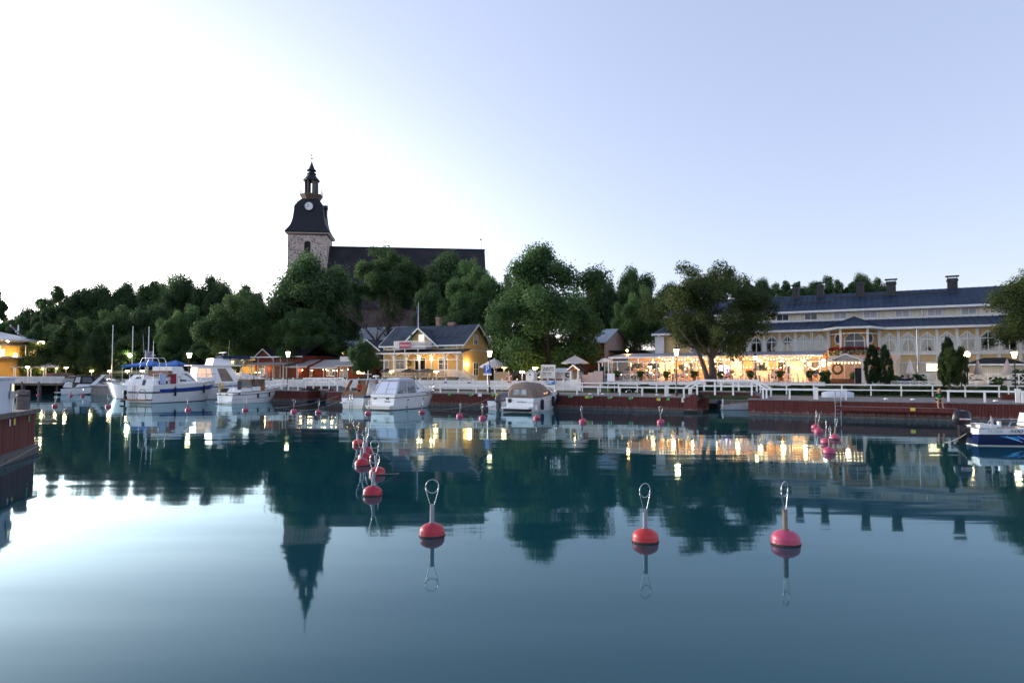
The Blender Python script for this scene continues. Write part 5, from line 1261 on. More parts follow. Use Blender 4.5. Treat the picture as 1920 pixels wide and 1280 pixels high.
# entrance porch with sign
def porch():
    t = 12.6; s0 = S(1554, t); F = Fac(t, s0); r = harbour('entrance_porch', 'white gabled entrance porch with KAIVOHUONE sign lettering', 'porch', s0, t, 0)
    x1 = F.x(1618); ze = F.z(1585,676.5); za = F.z(1585,662.5); zg = F.z(1585,720); D = 2.6; xm = x1/2
    for x in (0, x1):
        for y in (0, D): MB().box(x-.09, x+.09, y-.09, y+.09, zg-.4, ze).build('post', white, r)
    MB().prism([(-.1,-.12,ze-.12),(x1+.1,-.12,ze-.12),(x1+.1,-.12,ze+.1),(xm,-.12,za-.1),(-.1,-.12,ze+.1)], (0,.08,0)).build('sign_gable', mat('sign_cream', (.62,.58,.54), .6, .05), r)
    b = MB(); ov = .55
    for sx in (-ov, x1+ov):
        zz = ze+.1 - ov*(za-ze)/xm*.7
        b.prism([(sx,-.4,zz),(xm,-.4,za+.05),(xm,-.4,za-.04),(sx,-.4,zz-.09)], (0,D+.8,0))
    rf = b.build('roof', felt, r)
    for sx in (-ov, x1+ov): MB().bar((sx,-.43,ze+.02-ov*(za-ze)/xm*.7),(xm,-.43,za-.06),.04,.13).build('bargeboard', white, rf)
    text('sign_lettering', 'KAIVOHUONE', .33, mat('sign_letters', (.10,.07,.08), .6), r, (xm, -.13, ze+.10), space=1.1, extrude=.01)
    bulb = MB().sphere((0,0,0), .06, 8).mesh('bulb', glow('bulb_glow', (1,.66,.30), 3.0))
    for k in range(9): inst('bulb', bulb, r, (.25+(x1-.4)*k/8.4, -.16, ze-.2))
    point('porch_light', r, (xm, .9, ze-.35), 16, (1,.56,.34), .2)
    st_ = MB()
    for k in range(3): st_.box(.1, x1-.55, .3+k*.35, D+1.2, zg-.4, zg+.17*(k+1))
    st_.build('steps', mat('step_wood', (.20,.095,.05), .7, .15, 2, boards=('X',.3)), r)
    MB().box(-.3, x1+.4, D+1.25, D+1.4, zg-.4, ze+.6).build('back_wall', mat('porch_wall', (.60,.47,.42), .7, .06, 2, boards=('X',.14)), r)
    window(r, xm-.2, xm+.65, zg+.55, ze-.1, D+1.245, 1, 1, .1, name='door', pane=mat('door_paint',(.5,.38,.34),.5), sill=False)
    hb = MB(); hc = (.75, .5, ze-.75)
    hw = MB().pipe([(hc[0]+.42*math.cos(k*math.pi/8), hc[1], hc[2]+.46*math.sin(k*math.pi/8)) for k in range(16)], .11, 6, True).build('wicker_wreath', mat('wicker', (.10,.06,.03), .9, .3, 9), r)
    P = np.random.default_rng(2).normal(size=(200,3))*np.array([.22,.08,.1]) + np.array([hc[0],hc[1],hc[2]-.3]); nn = np.random.default_rng(3).normal(size=(200,3)); nn /= np.linalg.norm(nn,axis=1)[:,None]
    o = bpy.data.objects.new('wreath_flowers', leaves_mesh('wreath_flowers', P, nn, .06, np.random.default_rng(4).uniform(0,1,200), flower_mat(), 3)); COL.objects.link(o); o.parent = r; o['kind'] = 'stuff'
    # menu board and rack
    mb = harbour('menu_board', 'tall black menu board beside the entrance porch steps', 'menu board', s0+x1-.42, t+.1, zg)
    MB().box(-.28,.28,-.03,.03,.12,1.55).build('board', mat('blackboard', (.012,.012,.016), .6), mb); MB().bar((-.3,.0,0),(-.25,0,1.6),.05).bar((.3,0,0),(.25,0,1.6),.05).build('easel', white, mb)
    sb = harbour('folding_sign', 'small pale folding sign on the ground beside the thuja', 'sign', s0+x1+.9, t-.4, zg-.25)
    MB().box(-.5,.5,-.02,.02,.08,.75).build('frame', white, sb); MB().box(-.42,.42,-.03,-.021,.16,.66).build('panel', mat('poster_blue', (.25,.33,.42), .5, .4, 8), sb)
porch()
# ================================================================== red restaurants and awnings left of the yellow house
awn = mat('awning_grey_cloth', (.30,.29,.29), .8, .08, 3, boards=('X', .5)); awn_w = mat('awning_pale_cloth', (.50,.46,.42), .8, .06, 3)
lantern_amber = glow('lantern_amber', (1,.66,.26), 14); lantern_bright = glow('lantern_bright', (1,.76,.40), 16)
globe = glow('globe_warm', (1,.70,.34), 13)
def sconce(parent, x, y, z, power=10, r=.09):
    MB().sphere((x, y, z), r, 8).build('lamp_globe', globe, parent); point('lamp_light', parent, (x, y-.3, z-.05), power, WARM, .1)
def red_inn():
    t = 17.0; s0 = S(478, t); F = Fac(t, s0); r = harbour('red_inn', 'red wooden restaurant with pale corner boards beside the street lamp', 'restaurant', s0, t, 0)
    x1 = F.x(566); ze = F.z(520,667); D = 7; zg = 1.7; ax, az = F.x(505), F.z(505,660)
    MB().box(0, x1, 0, D, zg, ze).build('wall', mat('inn_red_boards', (.16,.035,.022), .8, .2, 2.5, boards=('X',.16)), r)
    zr = hit(525, 645, t+D/2)[1]; rf = gable_roof('roof', r, felt, -.5, x1+.6, -.5, D+.5, ze-.1, zr)
    MB().box(-.5, x1+.6, -.56, -.502, ze-.26, ze-.08).build('eave_board', white, rf)
    xg0, xg1 = F.x(478), F.x(513); xm = (xg0+xg1)/2
    MB().prism([(xg0,-.06,ze-.3),(xg1,-.06,ze-.3),(xm,-.06,az+.3)], (0,.2,0)).build('gable_wall', mat('inn_red_boards',(.16,.035,.022)), r)
    for xx in (xg0-.3, xg1+.3): MB().bar((xx,-.4,ze-.5),(xm,-.4,az+.5),.05,.2).build('bargeboard', awn_w, rf)
    for px in (484, 512.5, 526): MB().box(F.x(px)-.1, F.x(px)+.1, -.05, -.003, zg, ze-.2).build('corner_board', awn_w, r)
    window(r, F.x(487.5), F.x(496.5), F.z(492,703), F.z(492,686), -.003, 2, 3, .1, frame=awn_w, pane=pane_mid)
    window(r, F.x(516), F.x(525), zg+.3, F.z(520,686), -.003, 1, 1, .1, frame=awn_w, pane=mat('door_red',(.12,.03,.02),.6), name='door', sill=False)
    za = F.z(500,680.5)
    MB().prism([(-.3,-2.4,za-.25),(-.3,-.061,za+.15),(-.3,-.061,za+.08),(-.3,-2.4,za-.32)], (x1*.93,0,0)).build('awning', awn, r)
    for px in (472, 501, 531, 557): x = hit(px,690,t-2.3)[0]-s0; MB().box(x-.07, x+.07, -2.35, -2.2, zg-.2, za-.3).build('awning_post', awn_w, r)
    for px in (474.5, 503): sconce(r, F.x(px), -.2, F.z(px,690.5), 11)
    for px in (493,500): sconce(r, F.x(px), -1.4, F.z(px,698), 7, .07)
red_inn()
def awning_cafe():
    t = 15.5; s0 = S(534, t); F = Fac(t, s0); r = harbour('awning_cafe', 'cafe under grey and pale awnings with warm lamps and plants', 'cafe', s0, t, 0)
    zg = 1.8; x1 = F.x(664); D = 5; zb = F.z(600,689)
    MB().box(0, x1, 3.2, D, zg, zb+.9).build('wall', mat('inn_red_boards',(.16,.035,.022)), r)
    for pa, pb, ya, yb, m in ((534,575,679,686,awn),(581,632,679.5,688,awn),(627,668,681.5,684.5,awn)):
        a, b = F.x(pa), F.x(pb); za, zz = F.z(600,yb), hit(600,ya-5,t+3)[1]
        rows = [[(a+(b-a)*i/12, y, za+(zz-za)*y/3.0 - .05*math.sin(y/3*math.pi)) for i in range(13)] for y in (0,.75,1.5,2.25,3.0)]
        o = MB().grid(rows).build('awning', m, r); MB().box(a, b, -.02, .02, za-.22, za-.005).build('valance', awn_w, o)
    for px in (536, 558, 580.5, 606, 627, 632, 650): x = F.x(px); MB().box(x-.05, x+.05, .05, .15, zg, zb).build('awning_post', awn_w, r)
    # white sign board over the roof and arched lit window
    MB().box(F.x(637.5), F.x(662), -.05, .05, F.z(650,677.5), F.z(650,668)).build('signboard', mat('sign_cream',(.62,.58,.54)), r)
    wx0, wx1 = F.x(642), F.x(657.5); z0, z1 = F.z(650,700.5), F.z(650,691)
    ar = [(wx0,3.18,z0),(wx1,3.18,z0),(wx1,3.18,z1)] + [((wx0+wx1)/2+(wx1-wx0)/2*math.cos(a),3.18,z1+.55*math.sin(a)) for a in (math.pi*k/8 for k in range(1,8))] + [(wx0,3.18,z1)]
    w = MB().prism(ar, (0,.015,0)).build('arched_window', glow('arch_glow', (1,.72,.38), 2.6), r)
    for f in (.33,.66): x = wx0+(wx1-wx0)*f; MB().box(x-.03,x+.03,3.12,3.178,z0,z1+.4).build('mullion', white, w)
    window(r, F.x(540), F.x(556), F.z(548,704), F.z(548,691), 3.19, 3, 2, .08, pane=pane_mid)
    window(r, F.x(585), F.x(600), F.z(590,704), F.z(590,691), 3.19, 3, 2, .08, pane=pane_dark)
    window(r, F.x(610), F.x(624), zg+.2, F.z(617,689), 3.19, 2, 1, .08, pane=pane_dark, name='door', sill=False)
    for px, py in ((547,693.5),(552,693.5),(567,694),(571,694),(592,693),(597.5,693),(611,694),(617.5,694.5),(638,692)): sconce(r, F.x(px), 1.6, F.z(px,py), 6, .075)
    arch = MB()
awning_cafe()
def lit_arcade():
    t = 20.0; s0 = S(410, t); F = Fac(t, s0); r = harbour('lit_arcade', 'brightly lit orange verandah with white columns behind the flybridge yacht', 'verandah', s0, t, 0)
    x1 = F.x(476); zt = F.z(440,679); zg = 1.7
    MB().box(0, x1, 1.6, 5, zg, zt+.6).build('wall', yellow_b, r); MB().box(-.3, x1+.3, -.2, 5.2, zt, zt+.25).build('roof', felt, r)
    for px in (412,421,429,437,446): x = F.x(px); MB().box(x-.08,x+.08,0,.16,zg,zt).build('column', white, r)
    for px in (416,425,433): window(r, F.x(px)+.05, F.x(px+4.5)+.05, F.z(px,703), F.z(px,687), 1.597, 1, 2, .08, pane=pane_mid)
    for px in (425,433.5,442,449): sconce(r, F.x(px), -.3, F.z(px,680.5), 14)
    for px in (449,454,458): sconce(r, F.x(px), -1.5, F.z(px,697), 8, .08)
lit_arcade()
# ================================================================== round lit pavilion at the far left
def left_pavilion():
    Y = 124.0; q = at(-14, 690, Y); r = thing('lit_pavilion', 'two-storey yellow pavilion with pale roof, balcony lights and awnings', 'pavilion', (q.x, Y, 0))
    z = lambda py: at(0, py, Y-4).z; X = lambda px: at(px, 690, Y-4).x - q.x
    R1 = X(36); n = 12
    MB().lathe([(R1*.80,1.5),(R1*.80,z(640))], n, a0=R(15)).build('wall', mat('pavilion_yellow', (.58,.34,.08), .7, .08, 2), r, smooth=False)
    MB().lathe([(R1*1.28,z(640)),(R1*1.30,z(638)),(R1*.6,z(628)),(.3,z(618)),(.05,z(617))], n, a0=R(15)).build('roof', tin_pale, r)
    MB().lathe([(R1*1.02,z(648)),(R1*.8,z(641))], n, a0=R(15), cap=False).build('skirt_roof', tin_pale, r)
    MB().lathe([(R1*1.02,z(672)),(R1*1.03,z(669)),(R1*.8,z(667))], n, a0=R(15)).build('balcony', mat('balcony_blue', (.12,.13,.2), .7), r)
    for k in range(n):
        a = R(15)+2*math.pi*k/n; MB().tube((R1*.98*math.cos(a),R1*.98*math.sin(a),z(671)),(R1*.98*math.cos(a),R1*.98*math.sin(a),z(647)),.09,.09,6).build('column', white, r)
    for px in (7,25,47,58): x = X(px); sconce(r, x, -math.sqrt(max(.1,(R1*1.12)**2-x*x)) if x < R1*1.1 else -1.0, z(640.5), 22, .16)
    x = X(23); MB().lathe([(.05,.5),(.25,.2),(.18,-.3)], 8, (x, -math.sqrt(max(.1,(R1*.95)**2-x*x)), z(667))).build('balcony_lantern', lantern_bright, r); point('balcony_light', r, (x, -R1*.95, z(664)), 120, WARM, .2)
    for px in (2, 35): x = X(px); yy = -math.sqrt(max(.5,(R1*.8)**2-x*x))*.98-.12; window(r, x-.7, x+.7, z(668), z(655), yy, 2, 1, .1, pane=pane_warm, sill=False)
    MB().tube((X(1),0,z(618)),(X(1),0,z(606)),.12,.1).build('flagpole', white, r)
    line = [Vector((X(1)+ (X(60)-X(1))*k/16, -2, z(607)+(z(640)-z(607))*k/16-.8*math.sin(k/16*math.pi))) for k in range(17)]
    MB().pipe(line, .02, 4).build('bunting_cord', rope_m, r)
    fm = [MB().prism([(-.2,0,0),(.2,0,0),(0,0,-.5)], (0,.01,0)).mesh('bunting_flag', mat('bunting_%d' % k, c, .8)) for k, c in enumerate(((.6,.6,.62),(.4,.06,.08),(.1,.15,.4),(.6,.55,.5)))]
    for i, p in enumerate(line): inst('bunting_flag', fm[i%4], r, p)
    # awnings and lower wall
    MB().box(X(-30), X(96), 1.5, 3, 1.5, z(690)).build('lower_wall', mat('pavilion_yellow',(.58,.34,.08)), r)
    for pa, pb in ((-20,20),(21,47),(50,76),(78,99)):
        a, b = X(pa), X(pb); m = (a+b)/2
        MB().prism([(a,-3.2,z(689)),(b,-3.2,z(689)),(b-(b-a)*.25,-.2,z(677)),(a+(b-a)*.25,-.2,z(677))], (0,1.6,.05)).build('awning', awn_w, r)
        for x in (a+.1, b-.1): MB().box(x-.06,x+.06,-3.1,-3.0,1.6,z(689)).build('awning_post', white, r)
        point('awning_light', r, (m, -1.6, z(692)), 70, WARM, .2); MB().sphere((m,-1.6,z(690.5)), .14, 8).build('lamp_globe', globe, r)
left_pavilion()

# ================================================================== picket fence along the promenade
def picket_fence():
    t = 9.6; s0, s1 = S(512, t), S(1088, t); L = s1 - s0
    r = harbour('picket_fence', 'long white picket fence at the back of the promenade', 'fence', s0, t, 1.42)
    pm = MB().box(-.07,.07,-.07,.07,0,1.26).lathe([(.10,1.26),(.11,1.3),(.02,1.42)], 4, a0=R(45)).mesh('fence_post', white)
    n = 24
    for k in range(n+1): inst('fence_post', pm, r, (L*k/n, 0, 0))
    for k in range(n):
        b = MB(); x = L*k/n + .1
        while x < L*(k+1)/n - .1: b.box(x, x+.085, -.035, -.01, .08, 1.16); x += .115
        tag(b.build('picket_panel', white, r), kind='stuff')
    MB().box(0, L, -.005, .035, .95, 1.04).build('rail', white, r); MB().box(0, L, -.005, .035, .25, .34).build('rail', white, r)
    # two small oval signs hung on the fence
    for px in (836, 880):
        x = S(px, t, 715)-s0; o = MB().lathe([(.42,0),(.42,.02)], 20, sy=.45).build('oval_sign', tag_w, r, loc=(x, -.05, .86)); o.rotation_euler = (R(90),0,0)
        o2 = MB().box(-.25,.25,-.012,.0,-.06,.08).build('sign_mark', iron, r, loc=(x,-.072,.86))
picket_fence()
def harbour_fence():
    a, b = PB + Vector((3, 2.2)), PC + Vector((1.2, 2.2)); L = (b-a).length; ang = math.atan2((b-a).y, (b-a).x)
    r = thing('picket_fence', 'white picket fence on the concrete quay behind the moored yachts', 'fence', (a.x, a.y, 1.36), ang)
    pm = MB().box(-.07,.07,-.07,.07,0,1.2).mesh('fence_post', white); n = 18
    for k in range(n+1): inst('fence_post', pm, r, (L*k/n, 0, 0))
    for k in range(n):
        q = MB(); x = L*k/n + .1
        while x < L*(k+1)/n - .1: q.box(x, x+.09, -.035, -.01, .08, 1.12); x += .13
        tag(q.build('picket_panel', white, r), kind='stuff')
    MB().box(0, L, -.005, .035, .92, 1.02).build('rail', white, r); MB().box(0, L, -.005, .035, .25, .34).build('rail', white, r)
harbour_fence()
# ================================================================== street lamps
def make_lamp():
    r = thing('street_lamp', 'x', 'street lamp', group='lantern lamps along the quay')
    MB().lathe([(.13,0),(.13,.45),(.09,.55),(.055,.65),(.045,3.3),(.05,3.35)], 10).build('post', iron, r, smooth=40)
    MB().lathe([(.12,3.35),(.12,3.39),(.05,3.4)], 8).build('collar', iron, r)
    ln = MB().lathe([(.15,3.42),(.27,3.93),(.27,3.95)], 4, a0=R(45)).build('lantern', glow('lantern_street', (1,.86,.42), 5), r)
    MB().lathe([(.33,3.95),(.12,4.12),(.05,4.15),(.03,4.3)], 4, a0=R(45)).build('lantern_cap', iron, ln)
    f = MB()
    for sx in (-1,1):
        for sy in (-1,1): f.bar((.11*sx,.11*sy,3.4),(.195*sx,.195*sy,3.96),.022)
    f.build('lantern_frame', iron, ln)
    point('lantern_light', r, (0,0,3.7), 46, (1,.80,.48), .22)
    return r
LAMP = make_lamp()
def place_lamp(px, py, t, label, first=False):
    s, z = hit(px, py, t); h = z - 1.35
    o = LAMP if first else dup(LAMP); o.location = W(s, t, 1.35); o.rotation_euler.z = PHI; k = h/3.7; o.scale = (1, 1, k) if abs(k-1) < .25 else (k, k, k); o['label'] = label
    return o
place_lamp(1268, 660, 1.6, 'black lantern street lamp at the quay edge before the restaurant terrace', True)
place_lamp(918, 663, 1.6, 'black lantern street lamp behind the blue parking sign')
place_lamp(540, 664, 3.2, 'black lantern street lamp beside the footbridge and the red restaurant')
place_lamp(1902, 665, 8.0, 'black lantern street lamp beside the bushy tree and annex')
place_lamp(355, 666, 4.0, 'black lantern street lamp rising behind the white cabin cruiser')
def small_lamp(px, py, t, label, kind='globe'):
    s, z = hit(px, py, t); zb = 1.45 if t < 10.5 else 2.3
    r = harbour('globe_lamp' if kind == 'globe' else 'old_lantern', label, 'lamp', s, t, zb); h = z - zb
    MB().lathe([(.09,0),(.09,.3),(.05,.4),(.04,h-.3),(.07,h-.27)], 8).build('post', iron, r)
    if kind == 'globe': MB().sphere((0,0,h), .24, 12).build('globe', glow('sodium_globe', (1,.60,.18), 10), r); point('globe_light', r, (0,0,h+.01), 50, (1,.6,.25), .26)
    else:
        g = MB().lathe([(.10,h-.25),(.17,h),(.16,h+.05)], 6).build('lantern', glow('old_lantern_glow', (1,.84,.34), 5), r); MB().lathe([(.2,h+.05),(.06,h+.25),(.02,h+.4)], 6).build('lantern_cap', iron, g)
small_lamp(1813, 664, 9.6, 'dark lamp post with round orange globe beside the golden thujas')
small_lamp(1416, 669, 10.6, 'slim old lantern post beside the terrace cross railing', 'old')
# low multi-globe terrace lamps
def cluster_lamp(px, py, t, label, n=3, zb=1.45, Y=None, col='globe_warm', post=white):
    if Y is None: s, z = hit(px, py, t); loc = W(s, t, zb); rz = PHI
    else: q = at(px, py, Y); loc = Vector((q.x, Y, zb)); z = q.z; rz = 0
    r = thing('cluster_lamp', label, 'lamp', loc, rz, 'low globe cluster lamps'); h = z - zb
    MB().tube((0,0,0),(0,0,h-.1),.045,.04).build('post', post, r)
    MB().bar((-.2,0,h-.12),(.2,0,h-.12),.04).build('arm', post, r)
    for k in range(n): MB().sphere((-.22+.44*k/max(1,n-1),0,h), .11, 8).build('globe', globe, r)
    point('cluster_light', r, (0,-.2,h+.05), 20, WARM, .15)
for a in ((734,696.5,11,'white three-globe lamp post left of the dark parasols before the yellow house'),(818,697,11,'white three-globe lamp post right of the dark parasols before the yellow house'),(979,697,10.5,'white globe lamp post between the white hut and the life ring'),
          (1003.5,690,13,'amber globe lamp post beside the white signboard'),(945,688,14,'amber globe lamp under the white parasol by the wooden fence')): cluster_lamp(a[0],a[1],a[2],a[3], zb=1.45 if a[2]<12 else 2.3)
for px, py, Y, lab in ((51.5,688,119,'mushroom globe lamp in front of the yellow pavilion awnings'),(124,689,121,'globe lamp beside the blue parked car'),(172,695.5,120,'low globe lamp above the maroon van'),(206,695.5,118,'low globe lamp beside the first flagpole'),(239,695.5,116,'low globe lamp in front of the hedge'),(267,695.5,114,'low globe lamp at the end of the hedge near the blue tent')):
    cluster_lamp(px, py, 0, lab, 3, 1.5, Y)
def wood_lamp(px, py, Y):
    q = at(px, py, Y); r = thing('street_lamp', 'pale street lamp under the wooded hill beside the second flagpole', 'street lamp', (q.x, Y, 1.6)); h = q.z-1.6
    MB().tube((0,0,0),(0,0,h-.2),.07,.05).build('post', iron, r); MB().sphere((0,0,h), .34, 10).build('globe', glow('mercury', (1,.95,.55), 9), r); point('globe_light', r, (0,-.5,h), 260, (1,.9,.55), .3)
wood_lamp(243.5, 666, 128)
q = at(1176, 657, 84); o = MB().sphere((0,0,0), .13, 8).build('sodium_lamp', glow('sodium', (1,.42,.10), 20)); o.location = q; tag(o, 'orange lamp glowing above the terrace roof before the dark trees', 'lamp'); point('sodium_light', o, (0,-.3,0), 60, (1,.42,.12), .15)
# uplights in tree crowns
for px, py, Y, lab in ((585,672,113,'amber uplight under the low tree by the awnings'),(448,655,116,'amber uplight within the broad round tree'),(352,640,128,'amber uplight in the hillside trees behind the yachts'),(1010,678,88,'amber uplight under the tall full tree')):
    q = at(px, py, Y); r = thing('tree_uplight', lab, 'lamp', (q.x, Y-1.5, max(1.6, q.z-2.2))); MB().lathe([(.12,0),(.16,.2),(.14,.22)], 8).build('housing', iron, r); MB().lathe([(.13,.225),(.13,.24)], 8).build('lens', globe, r); point('up_light', r, (0,0,.6), 70, (1,.75,.15), .15)
# ================================================================== signs, kiosks
def parking_sign():
    t = 1.0; s, z = hit(914, 692, t); r = harbour('parking_sign', 'square blue parking sign with white letter P on the quay', 'sign', s, t, DECK)
    w = 15.5*72/1280; h = z-DECK
    MB().box(-w/2, w/2, -.03, 0, h-.42, h+.42).build('sign_plate', mat('sign_blue', (.015,.09,.38), .4, .05), r)
    MB().box(-w/2+.03, w/2-.03, -.034, -.031, h-.39, h-.37).box(-w/2+.03, w/2-.03, -.034, -.031, h+.37, h+.39).build('border', tag_w, r)
    text('letter', 'P', .86, tag_w, r, (0,-.04,h+.0), extrude=.004)
    MB().tube((.0,.03,0),(0,.03,h+.4),.035).build('post', steel, r)
    MB().box(-.5,.5,-.05,.01,h-.62,h-.45).build('lower_plate', tag_w, r)
parking_sign()
def kiosk_group():
    t = 11.5; s0 = S(1012, t); F = Fac(t, s0); r = harbour('white_kiosk', 'low white kiosk with red stripe beneath the large signboard', 'kiosk', s0, t, 0)
    x1 = F.x(1074); zt, ze = F.z(1045,697.5), F.z(1045,693)
    MB().box(0, x1, 0, 2.4, 1.6, zt).build('wall', white_b, r); MB().prism([(-.1,-.3,zt),(-.1,1.3,ze+.2),(-.1,2.6,zt),(-.1,2.6,zt-.06),(-.1,1.3,ze+.1),(-.1,-.3,zt-.06)], (x1+.2,0,0)).build('roof', white, r)
    MB().box(.1, x1*.8, -.5, -.004, F.z(1040,711.5), F.z(1040,710)).build('counter', mat('red_stripe', (.35,.04,.05), .5), r)
    MB().box(.05, x1, -.06, -.003, F.z(1040,709), F.z(1040,708)).build('shelf', white, r)
    x = F.x(1065); MB().pipe([(x+.25*math.cos(k*math.pi/6), -.08, F.z(1065,703)+.22*math.sin(k*math.pi/6)) for k in range(12)], .07, 6, True).build('wreath', LF['dark'], r)
    sg = harbour('signboard', 'large white signboard with black wavy lettering above the kiosk', 'sign', S(1015, 10.6), 10.6, 0); G = Fac(10.6, S(1015,10.6)); gx1 = G.x(1041)
    z0, z1 = G.z(1028,709), G.z(1028,683.5)
    MB().box(0, gx1, -.04, .04, z0, z1).build('panel', mat('sign_white', (.66,.65,.60), .5, .04), sg)
    for x in (.05, gx1-.05): MB().box(x-.05, x+.05, .042, .12, 1.42, z1).build('leg', white, sg)
    text('sign_lettering', 'SNNYS', .62, mat('sign_ink', (.05,.05,.045), .6), sg, (gx1/2,-.05,z1-.5), extrude=.004, sx=.82, space=.9)
    for zz, cc, n in ((z1-.98,'sign_red',2),(z1-1.18,'sign_ink',2)):
        for k in range(n): MB().box(.2+k*.62, .68+k*.62, -.052, -.042, zz-.06, zz+.06 if cc == 'sign_red' else zz-.01).build('printed_line', mat(cc, (.22,.10,.10) if cc == 'sign_red' else (.05,.05,.045), .6), sg)
    MB().box(.16, gx1-.16, -.052, -.042, z1-.76, z1-.74).build('printed_rule', mat('sign_ink',(.05,.05,.045)), sg)
    bs = harbour('blue_sign', 'blue and white sign hanging on the fence below the signboard', 'sign', S(1024, 9.2), 9.2, 0); G2 = Fac(9.2, S(1024,9.2)); w = G2.x(1040.5)
    MB().box(0, w, -.03, .0, G2.z(1030,720), G2.z(1030,712.5)).build('panel', mat('sign_cyan', (.02,.18,.48), .5), bs); MB().box(.08, w*.6, -.036, -.031, G2.z(1030,718.4), G2.z(1030,717)).box(.08, w-.1, -.036, -.031, G2.z(1030,715.6), G2.z(1030,713.8)).build('printed_line', tag_w, bs)
    for x in (.1, w-.1): MB().box(x-.02,x+.02,.002,.04,1.42,G2.z(1030,713)).build('leg', white, bs)
    b = harbour('ticket_booth', 'little white gabled booth with a brown sign under its gable', 'booth', S(1068, 10.4), 10.4, 0); B = Fac(10.4, S(1068,10.4)); bx = B.x(1084.5); zb, za = B.z(1076,692.5), B.z(1076,685.5)
    MB().box(0, .18, 0, 1.5, 1.45, zb).box(bx-.14, bx, 0, 1.5, 1.45, zb).box(.19, bx-.15, 0, .1, 1.45, B.z(1076,711)).box(.19,bx-.15,1.35,1.5,1.45,zb).build('wall', white_b, b)
    rb = MB()
    for sx in (-.25, bx+.25): rb.prism([(sx,-.25,zb-.1),(bx/2,-.25,za+.1),(bx/2,-.25,za),(sx,-.25,zb-.2)], (0,2.0,0))
    rb.build('roof', felt, b); MB().prism([(.1,-.1,zb),(bx-.1,-.1,zb),(bx/2,-.1,za-.05)], (0,.08,0)).build('gable', mat('booth_wood', (.20,.08,.045), .7), b); MB().box(.25, bx-.2, -.16,-.102, zb-.12, zb+.08).build('sign', mat('booth_wood',(.20,.08,.045)), b)
    for sx in (-.27, bx+.27): MB().bar((sx,-.28,zb-.13),(bx/2,-.28,za+.07),.04,.14).build('bargeboard', white, b)
    point('booth_light', b, (bx/2+.5,-1.0,zb), 8, WARM, .1)
    wb = harbour('menu_stand', 'brown wooden menu stand right of the little booth', 'sign', S(1088.5, 10.2), 10.2, 1.45); MB().box(-.42,.42,-.03,.03,.2,1.05).build('board', mat('booth_wood',(.20,.08,.045)), wb); MB().box(-.3,.3,-.04,-.031,.35,.42).box(-.3,.3,-.04,-.031,.6,.66).build('printed_line', tag_w, wb)
    for x in (-.36,.36): MB().box(x-.03,x+.03,-.02,.02,0,.2).build('leg', iron, wb)
    h = harbour('white_hut', 'tiny white gabled letterbox hut behind the beige canopy', 'hut', S(986, 9.9), 9.9, 0); H = Fac(9.9, S(986,9.9)); hx = H.x(1001); z0, z1 = H.z(993,700), H.z(993,693.8)
    MB().box(0,hx,0,.9,1.42,z0).prism([(0,.001,z0-.001),(hx,.001,z0-.001),(hx/2,.001,z1-.05)],(0,.898,0)).build('wall', white_b, h)
    rb = MB()
    for sx in (-.1, hx+.1): rb.prism([(sx,-.1,z0-.02),(hx/2,-.1,z1+.06),(hx/2,-.1,z1),(sx,-.1,z0-.08)], (0,1.1,0))
    rb.build('roof', white, h); MB().box(hx/2-.1,hx/2+.1,-.02,-.002,z0-.2,z0-.06).build('slot', iron, h)
    # life ring on its post
    lr = harbour('life_ring', 'orange and white life ring on a white post by the wooden fence', 'life ring', S(955, 8.6), 8.6, 1.42); zc = hit(955,709.5,8.6)[1]-1.42
    MB().box(-.06,.06,.06,.14,0,zc+.5).build('post', white, lr)
    MB().pipe([(.36*math.cos(k*math.pi/10),0,zc+.40*math.sin(k*math.pi/10)) for k in range(20)], .085, 8, True).build('ring', mat('ring_orange', (.55,.10,.04), .5), lr, True)
    for k in range(4): a = k*math.pi/2+.78; MB().pipe([(.36*math.cos(a+d),0,zc+.40*math.sin(a+d)) for d in (-.14,0,.14)], .092, 8).build('band', white, lr, True)
    # wooden fence panel + stairs block
    wf = harbour('board_fence', 'light wooden board fence panel beside the life ring', 'fence', S(927, 11.2), 11.2, 0); Wf = Fac(11.2, S(927,11.2)); wx = Wf.x(953); z1 = Wf.z(940,697); x = 0
    bm = mat('larch_boards', (.42,.30,.18), .7, .12, 2); me = MB().box(0,.105,0,.03,1.45,z1).mesh('board', bm)
    while x < wx: inst('board', me, wf, (x,0,0)); x += .12
    for xx in (0, wx): MB().box(xx-.06,xx+.06,.031,.13,1.42,z1+.1).build('post', white, wf)
kiosk_group()
# ================================================================== parasols
def parasol(s, t, zb, ztop, width, m, label, drop=.55, pole=None, n=8, post=True):
    r = harbour('parasol', label, 'parasol', s, t, zb); h = ztop - zb; R_ = width/2
    b = MB()
    for k in range(n):
        a0, a1 = 2*math.pi*k/n, 2*math.pi*(k+1)/n
        rows = []
        for f in (0,.35,.7,1): rows.append([(R_*f*math.cos(a0+(a1-a0)*u), R_*f*math.sin(a0+(a1-a0)*u), h-drop*f**1.15-.06*f*math.sin(u*math.pi)) for u in (0,.25,.5,.75,1)])
        b.grid(rows)
        b.grid([[(R_*math.cos(a0+(a1-a0)*u), R_*math.sin(a0+(a1-a0)*u), h-drop-.06*math.sin(u*math.pi)-v) for u in (0,.25,.5,.75,1)] for v in (0,.16)])
    b.build('canopy', m, r, smooth=30)
    MB().tube((0,0,0),(0,0,h+.12),.035).build('pole', pole or white, r)
    for k in range(n): a = 2*math.pi*k/n; MB().tube((0,0,h-drop-.25),(R_*.6*math.cos(a),R_*.6*math.sin(a),h-drop*.6-.04),.012,n=4).build('rib', pole or white, r)
    MB().lathe([(.3,0),(.3,.07),(.06,.1)], 10).build('base', iron, r)
    return r
